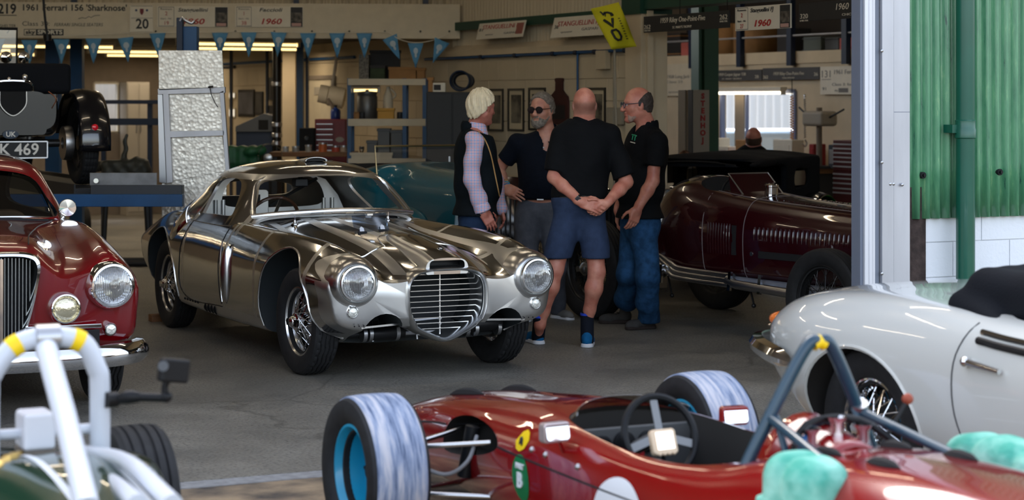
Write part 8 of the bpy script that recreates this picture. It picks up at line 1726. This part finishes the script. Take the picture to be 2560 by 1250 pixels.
# ---------------------------------------------------------------- bearded man in sunglasses
def man_sunglasses():
    P = Person('bearded man in sunglasses and navy polo, hand on hip', 15.5, 1345); p = P.p; B = Body()
    hc = p(1354,275,.0); M = head_prims(B, hc, -118, -2, 1.04); nk = p(1368,336,.04); B.cone(hc+Vector((.01,.03,-.05)), nk, .064, .068, .03)
    ch = p(1362,400,.06); pel = p(1352,520,.06); torso(B, ch, pel, -86, .185, .12, .03)
    shR, shL = p(1295,358,.06), p(1430,362,.08); B.chain([shR, nk+Vector((0,0,-.05)), shL], [.055,.062,.055], .05)
    eR, wR = p(1245,425,.14), p(1266,470,.0); eL, wL = p(1455,440,.12), p(1440,500,.0)
    arm(B, shR, eR, wR, (.054,.046,.031)); arm(B, shL, eL, wL, (.054,.046,.031)); hand_prims(B, wR, p(1312,492,-.10)-wR, (-.1,-1,.35), 1, (.15,.22,.3,.35), .1, 1.05, .12); hand_prims(B, wL, (.2,-.1,-1), (1,0,0), 1)
    hR, hL = p(1318,550,.06), p(1382,550,.06); kR, kL = p(1316,668,.03), p(1388,668,.03); fR, fL = FLR(P,1322,800), FLR(P,1392,796)
    for h, k_, f_ in ((hR,kR,fR),(hL,kL,fL)): B.chain([h,k_,f_+Vector((0,0,.09))], [.085,.058,.036])
    hb = around([hc], .16); hd = around([wR, p(1310,490,-.1)], .055); P.body(B, [(*hb,.0048),(*hd,.0042)], (-.42,-.24,.0), (.46,.34,1.82), SKIN); k = 1.04
    P.add('hair', hair_shell(M, k, .013, lambda q: np.maximum(np.maximum(q[...,0]-.055-.5*(q[...,2]-.08), -q[...,2]-.03), np.maximum(-(q[...,2]-.045)-6*(.02-q[...,0]).clip(0,1), -1)), .004, 110), *around([hc], .16), .0052, mat('grey_hair', srgb(116,106,94), .7, var=.3, vscale=60, bump=.8, bscale=90))
    Mi = np.array(M.inverted())
    def beard(Q):
        q = (Q @ Mi[:3,:3].T + Mi[:3,3])/k; d = smin(s_ell(q, (.070,0,-.100), (.037,.040,.038)), s_cone(q, (.072,.036,-.075), (.09,.0,-.046), .016, .013), .012); d = smin(d, s_cone(q, (.072,-.036,-.075), (.09,.0,-.046), .016, .013), .012)
        for s in (1,-1): d = smin(d, s_cone(q, (.01,s*.062,-.05), (.06,s*.035,-.10), .012, .02), .02)
        d = np.maximum(d, -s_box(q, (.11,0,-.0655), (.03,.020,.0085), .004)); return (d+.0025*np.sin(q[...,0]*230)*np.sin(q[...,1]*210+q[...,2]*160))*k
    P.add('beard', beard, *around([hc], .16), .005, mat('grizzled_beard', srgb(128,118,106), .8, var=.35, vscale=50, bump=.6, bscale=120)); specs(M, k, M_black, mat('dark_lens', (.01,.01,.013), .08, coat=1), P.t, .026, 'sunglasses')
    S = Body(); torso(S, ch, pel+Vector((0,0,.06)), -86, .20, .135, .04, .016); S.chain([shR, nk+Vector((0,0,-.055)), shL], [.070,.080,.070], .06)
    S.cone(nk+Vector((0,0,-.06)), nk+Vector((0,0,-.02)), .085, .075, .02); vneck = Body().cone(nk+Vector((-.012,-.05,.03)), nk+Vector((-.012,-.095,-.12)), .056, .024)
    sh = P.add('polo_shirt', shirt_fn(S, [(shR,eR,.072,.078,.66),(shL,eL,.072,.078,.66)], .0045, 22, 7, plane(p(0,496,0),(0,0,-1)), lambda q: -vneck(q)), (-.40,-.24,.92), (.46,.36,1.58), .009, M_nvy)
    Kc = Body().cone(nk+Vector((0,0,-.07)), nk+Vector((0,.015,.035)), .104, .082, .01); P.add('collar', cut(Kc, lambda q: -s_cone(q, nk+Vector((0,0,-.12)), nk+Vector((0,0,.12)), .074, .070), lambda q: -vneck(q)), *around([nk], .13), .0065, M_nvy, sh); m = MB(); m.ball(nk+Vector((-.03,-.135,-.10)), .006, 8, 6); m.build('button', mat('shell_button', (.7,.7,.7), .3), sh)
    T = Body(); T.ell(pel, (.14,.19,.15), yawm(-86), .05)
    for h, k_, f_ in ((hR,kR,fR),(hL,kL,fL)): T.chain([h,k_,f_+Vector((0,0,.07))], [.105,.084,.07], .04)
    P.add('trousers', cut(folds(T,.004,20,8), plane((0,0,.035),(0,0,-1)), plane(p(0,490,0),(0,0,1))), (-.36,-.22,.0), (.40,.30,1.10), .010, M_greyt)
    T2 = Body(); T2.ell(p(1352,492,.06), (.152,.196,.10), yawm(-86)); b = P.add('belt', cut(T2, plane(p(0,487,0),(0,0,1)), plane(p(0,499,0),(0,0,-1))), (-.3,-.2,.95), (.36,.3,1.05), .008, M_black); m = MB(); m.box(p(1350,493,.06)+Vector((0,-.158,0)), (.05,.008,.03)); m.build('buckle', M_steel, b)
    gr = cloth('grey_trainer', srgb(112,110,106), .2)
    for f_, yw in ((fR,-100),(fL,-55)): shoe(P, 'shoe', f_, yw, (gr, mat('white_sole',(1,1,1)), M_board2))
    d = (wR-eR).normalized()
    for i, (mm, nm) in enumerate(((mat('blue_beads', srgb(24,110,170), .3),'bead_bracelet'),(mat('turquoise_beads', srgb(40,150,170), .3),'bead_bracelet'),(mat('gold_band',(.6,.42,.16),.25,1),'gold_bracelet'))):
        m = MB(); X = Matrix.Translation(wR-d*(.012+.022*i)) @ d.to_track_quat('Z','Y').to_matrix().to_4x4()
        for a in np.linspace(0,2*pi,15,endpoint=False): m.ball(X @ Vector((.034*cos(a),.034*sin(a),0)), .0075, 8, 6)
        m.build(nm, mm, P.t)
man_sunglasses()
# ---------------------------------------------------------------- man in glasses, black polo and jeans
def man_jeans():
    P = Person('man in glasses, black polo with small crest and blue jeans, arm hanging', 14.9, 1605); p = P.p; B = Body()
    hc = p(1593,262,.0); M = head_prims(B, hc, 192, -3, 1.03); nk = p(1618,322,.02); B.cone(hc+Vector((.03,0,-.05)), nk, .066, .072, .03)
    ch = p(1614,385,.04); pel = p(1600,560,.04); torso(B, ch, pel, 205, .18, .12, .03)
    shL, shR = p(1640,352,-.13), p(1592,350,.20); B.chain([shL, nk+Vector((0,0,-.05)), shR], [.055,.062,.055], .05)
    eL, wL = p(1632,452,-.16), p(1594,522,-.20); eR, wR = p(1566,450,.2), p(1545,525,.12)
    arm(B, shL, eL, wL, (.052,.047,.031)); arm(B, shR, eR, wR, (.052,.047,.031)); hand_prims(B, wL, p(1577,574,-.21)-wL, (.5,-.9,.0), 1, (.3,.4,.45,.5), .5, 1.05); hand_prims(B, wR, (-.1,0,-1), (-1,0,0), 1, (.4,.4,.4,.4))
    hL, hR = p(1612,575,-.03), p(1585,572,.13); kL, kR = p(1618,690,-.06), p(1573,685,.12); fL, fR = FLR(P,1622,822), FLR(P,1560,808)
    for h, k_, f_ in ((hL,kL,fL),(hR,kR,fR)): B.chain([h,k_,f_+Vector((0,0,.09))], [.085,.058,.036])
    hb = around([hc], .16); hd = around([wL, p(1577,572,-.2)], .06); P.body(B, [(*hb,.0048),(*hd,.0042)], (-.34,-.36,.0), (.30,.40,1.84), SKINR); eyes(P, M, 1.03); k = 1.03
    P.add('hair', hair_shell(M, k, .008, lambda q: np.maximum(np.maximum(q[...,0]-.012, -q[...,2]-.06), q[...,2]-.085+1.1*(q[...,0]+.075).clip(0,1)-.9*(np.abs(q[...,1])-.04).clip(0,1)), .002, 150), *around([hc], .16), .005, mat('dark_grey_hair', srgb(66,56,50), .7, var=.3, vscale=60, bump=.5, bscale=120))
    Mi = np.array(M.inverted())
    def beard(Q):
        q = (Q @ Mi[:3,:3].T + Mi[:3,3])/k; d = smin(s_ell(q, (.064,0,-.104), (.031,.034,.024)), s_cone(q, (.07,.03,-.078), (.088,.0,-.05), .010, .009), .012); d = smin(d, s_cone(q, (.07,-.03,-.078), (.088,.0,-.05), .010, .009), .012)
        for s in (1,-1): d = smin(d, s_cone(q, (.0,s*.060,-.06), (.06,s*.033,-.10), .013, .019), .02)
        d = np.maximum(d, -s_box(q, (.11,0,-.0655), (.03,.022,.0085), .004)); return (d+.0015*np.sin(q[...,0]*260)*np.sin(q[...,1]*240+q[...,2]*170))*k
    P.add('beard', beard, *around([hc], .16), .005, mat('pale_stubble', srgb(158,128,112), .85, var=.2, vscale=60)); specs(M, k, mat('glasses_frame', (.03,.05,.08), .3), glass('spectacle_lens', (.95,.97,1), 0, .03), P.t, .023)
    S = Body(); torso(S, ch, pel+Vector((0,0,.04)), 205, .20, .135, .04, .018); S.ell(pel+Vector((0,0,-.0)), (.165,.20,.17), yawm(205), .06); S.chain([shL, nk+Vector((0,0,-.055)), shR], [.072,.082,.072], .06)
    S.cone(nk+Vector((0,0,-.06)), nk+Vector((0,0,-.015)), .088, .078, .02)
    vneck = Body().cone(nk+Vector((-.06,-.03,.03)), nk+Vector((-.105,-.055,-.09)), .040, .014)
    sh = P.add('polo_shirt', shirt_fn(S, [(shL,eL,.074,.084,.62),(shR,eR,.074,.084,.62)], .0045, 20, 9, plane(p(0,545,0),(0,0,-1)), lambda q: -vneck(q)), (-.36,-.32,.80), (.32,.40,1.62), .009, M_blk)
    Kc = Body().cone(nk+Vector((0,0,-.05)), nk+Vector((.005,0,.03)), .096, .082, .01); P.add('collar', cut(Kc, lambda q: -s_cone(q, nk+Vector((0,0,-.12)), nk+Vector((0,0,.12)), .078, .074), lambda q: -vneck(q)), *around([nk], .13), .0065, M_blk, sh)
    bv = ray_map(sh.data)
    def on(px, py):
        e = Vector((0,0,HZ))-P.o; d = ((W(px,py,P.Y)-P.o)-e).normalized(); h = bv.ray_cast(e+d*10, d); return (h[0]+h[1]*.003) if h[0] is not None else p(px,py,-.15)
    m = MB(); m.tube([on(1581,337),on(1586,338),on(1592,340)], .005, 6); m.tube([on(1583,339),on(1581,350)], .004, 6); m.tube([on(1589,341),on(1587,352)], .004, 6); o = m.build('crest', mat('green_thread', srgb(40,140,96), .6), sh); m = MB(); m.tube([on(1577,355),on(1588,358)], .004, 6); m.tube([on(1583,338),on(1592,340)], .003, 6); m.build('crest_lettering', M_offw, o)
    T = Body(); T.ell(pel, (.14,.185,.15), yawm(205), .05)
    for h, k_, f_ in ((hL,kL,fL),(hR,kR,fR)): T.chain([h,k_,k_.lerp(f_,.5),f_+Vector((0,0,.07))], [.105,.086,.082,.085], .04)
    P.add('jeans', cut(folds(T,.005,26,10), plane((0,0,.045),(0,0,-1)), plane(pel+Vector((0,0,.08)),(0,0,1))), (-.32,-.30,.0), (.30,.36,1.02), .009, M_jean)
    gs = cloth('grey_walking_shoe', srgb(66,64,62), .2)
    for f_, yw in ((fL,205),(fR,188)): shoe(P, 'shoe', f_, yw, (gs, mat('dark_sole', srgb(44,34,30), .8), M_black), toe=0)
man_jeans()
# ---------------------------------------------------------------- man working at the bench in the side bay
def man_bench():
    P = Person('balding man in dark clothes seen from behind, working under the side bay window', 21.0, 1884); p = P.p; B = Body()
    hc = p(1884,348,.0); M = head_prims(B, hc, 80, 12, 1.0); nk = p(1882,378,-.03); B.cone(hc+Vector((0,-.02,-.05)), nk, .058, .06)
    ch = p(1880,412,.0); pel = p(1880,500,-.06); torso(B, ch, pel, 85, .18, .115, .02); sL, sR = p(1848,396,.0), p(1914,398,.0); B.chain([sL,nk+Vector((0,0,-.04)),sR],[.055,.06,.055],.05)
    for s_, e, w_ in ((sL,p(1838,450,.1),p(1858,470,.35)),(sR,p(1926,452,.1),p(1902,470,.35))): arm(B, s_, e, w_); hand_prims(B, w_, (0,1,0), (0,0,1), 1)
    hs = [(p(1862,515,-.02),p(1856,520,.42),p(1856,610,.42)),(p(1898,515,-.02),p(1904,520,.42),p(1904,610,.42))]
    for h, k_, a in hs: B.chain([h,k_,a],[.085,.058,.04])
    P.body(B, [(*around([hc],.15),.006)], (-.36,-.26,.0), (.36,.70,1.55), SKINH, .013)
    P.add('hair', hair_shell(M, 1.0, .006, lambda q: np.maximum(np.maximum(q[...,0]-.03, -q[...,2]-.05), q[...,2]-.03), .002), *around([hc],.14), .007, mat('brown_hair', srgb(70,50,38), .8))
    S = Body(); torso(S, ch, pel, 85, .195, .13, .03, .015); S.chain([sL,nk+Vector((0,0,-.05)),sR],[.07,.075,.07],.05)
    for s_, e, w_ in ((sL,p(1838,450,.1),p(1858,470,.35)),(sR,p(1926,452,.1),p(1902,470,.35))): S.chain([s_,e,w_.lerp(e,.15)],[.068,.062,.05],.03)
    P.add('jacket', folds(S,.005,20,3), (-.40,-.28,.50), (.40,.50,1.35), .013, M_blk)
    T = Body(); 
    for h, k_, a in hs: T.chain([h,k_,a+Vector((0,0,-.0))],[.10,.078,.066],.04)
    P.add('trousers', T, (-.30,-.24,.10), (.30,.66,.75), .014, M_djean)
    for h, k_, a in hs: shoe(P, 'shoe', Vector((a.x,a.y,0)), 90, (M_blk, M_black, M_black)); B2 = 0
    st = thing('work_stool', 'dark round work stool under the man at the side bay bench', 'stool', P.o+Vector((0,-.05,0))); zs = pel.z-.16; m = MB(); m.lathe([(0,zs-.05),(.17,zs-.05),(.18,zs-.02),(.16,zs),(0,zs)],24); m.build('seat', M_black, st)
    for a in range(4): m = MB(); m.tube([(.08*cos(a*pi/2+.7),.08*sin(a*pi/2+.7),zs-.05),(.19*cos(a*pi/2+.7),.19*sin(a*pi/2+.7),0)], .014, 8); m.build('leg', M_steel, st)
man_bench()
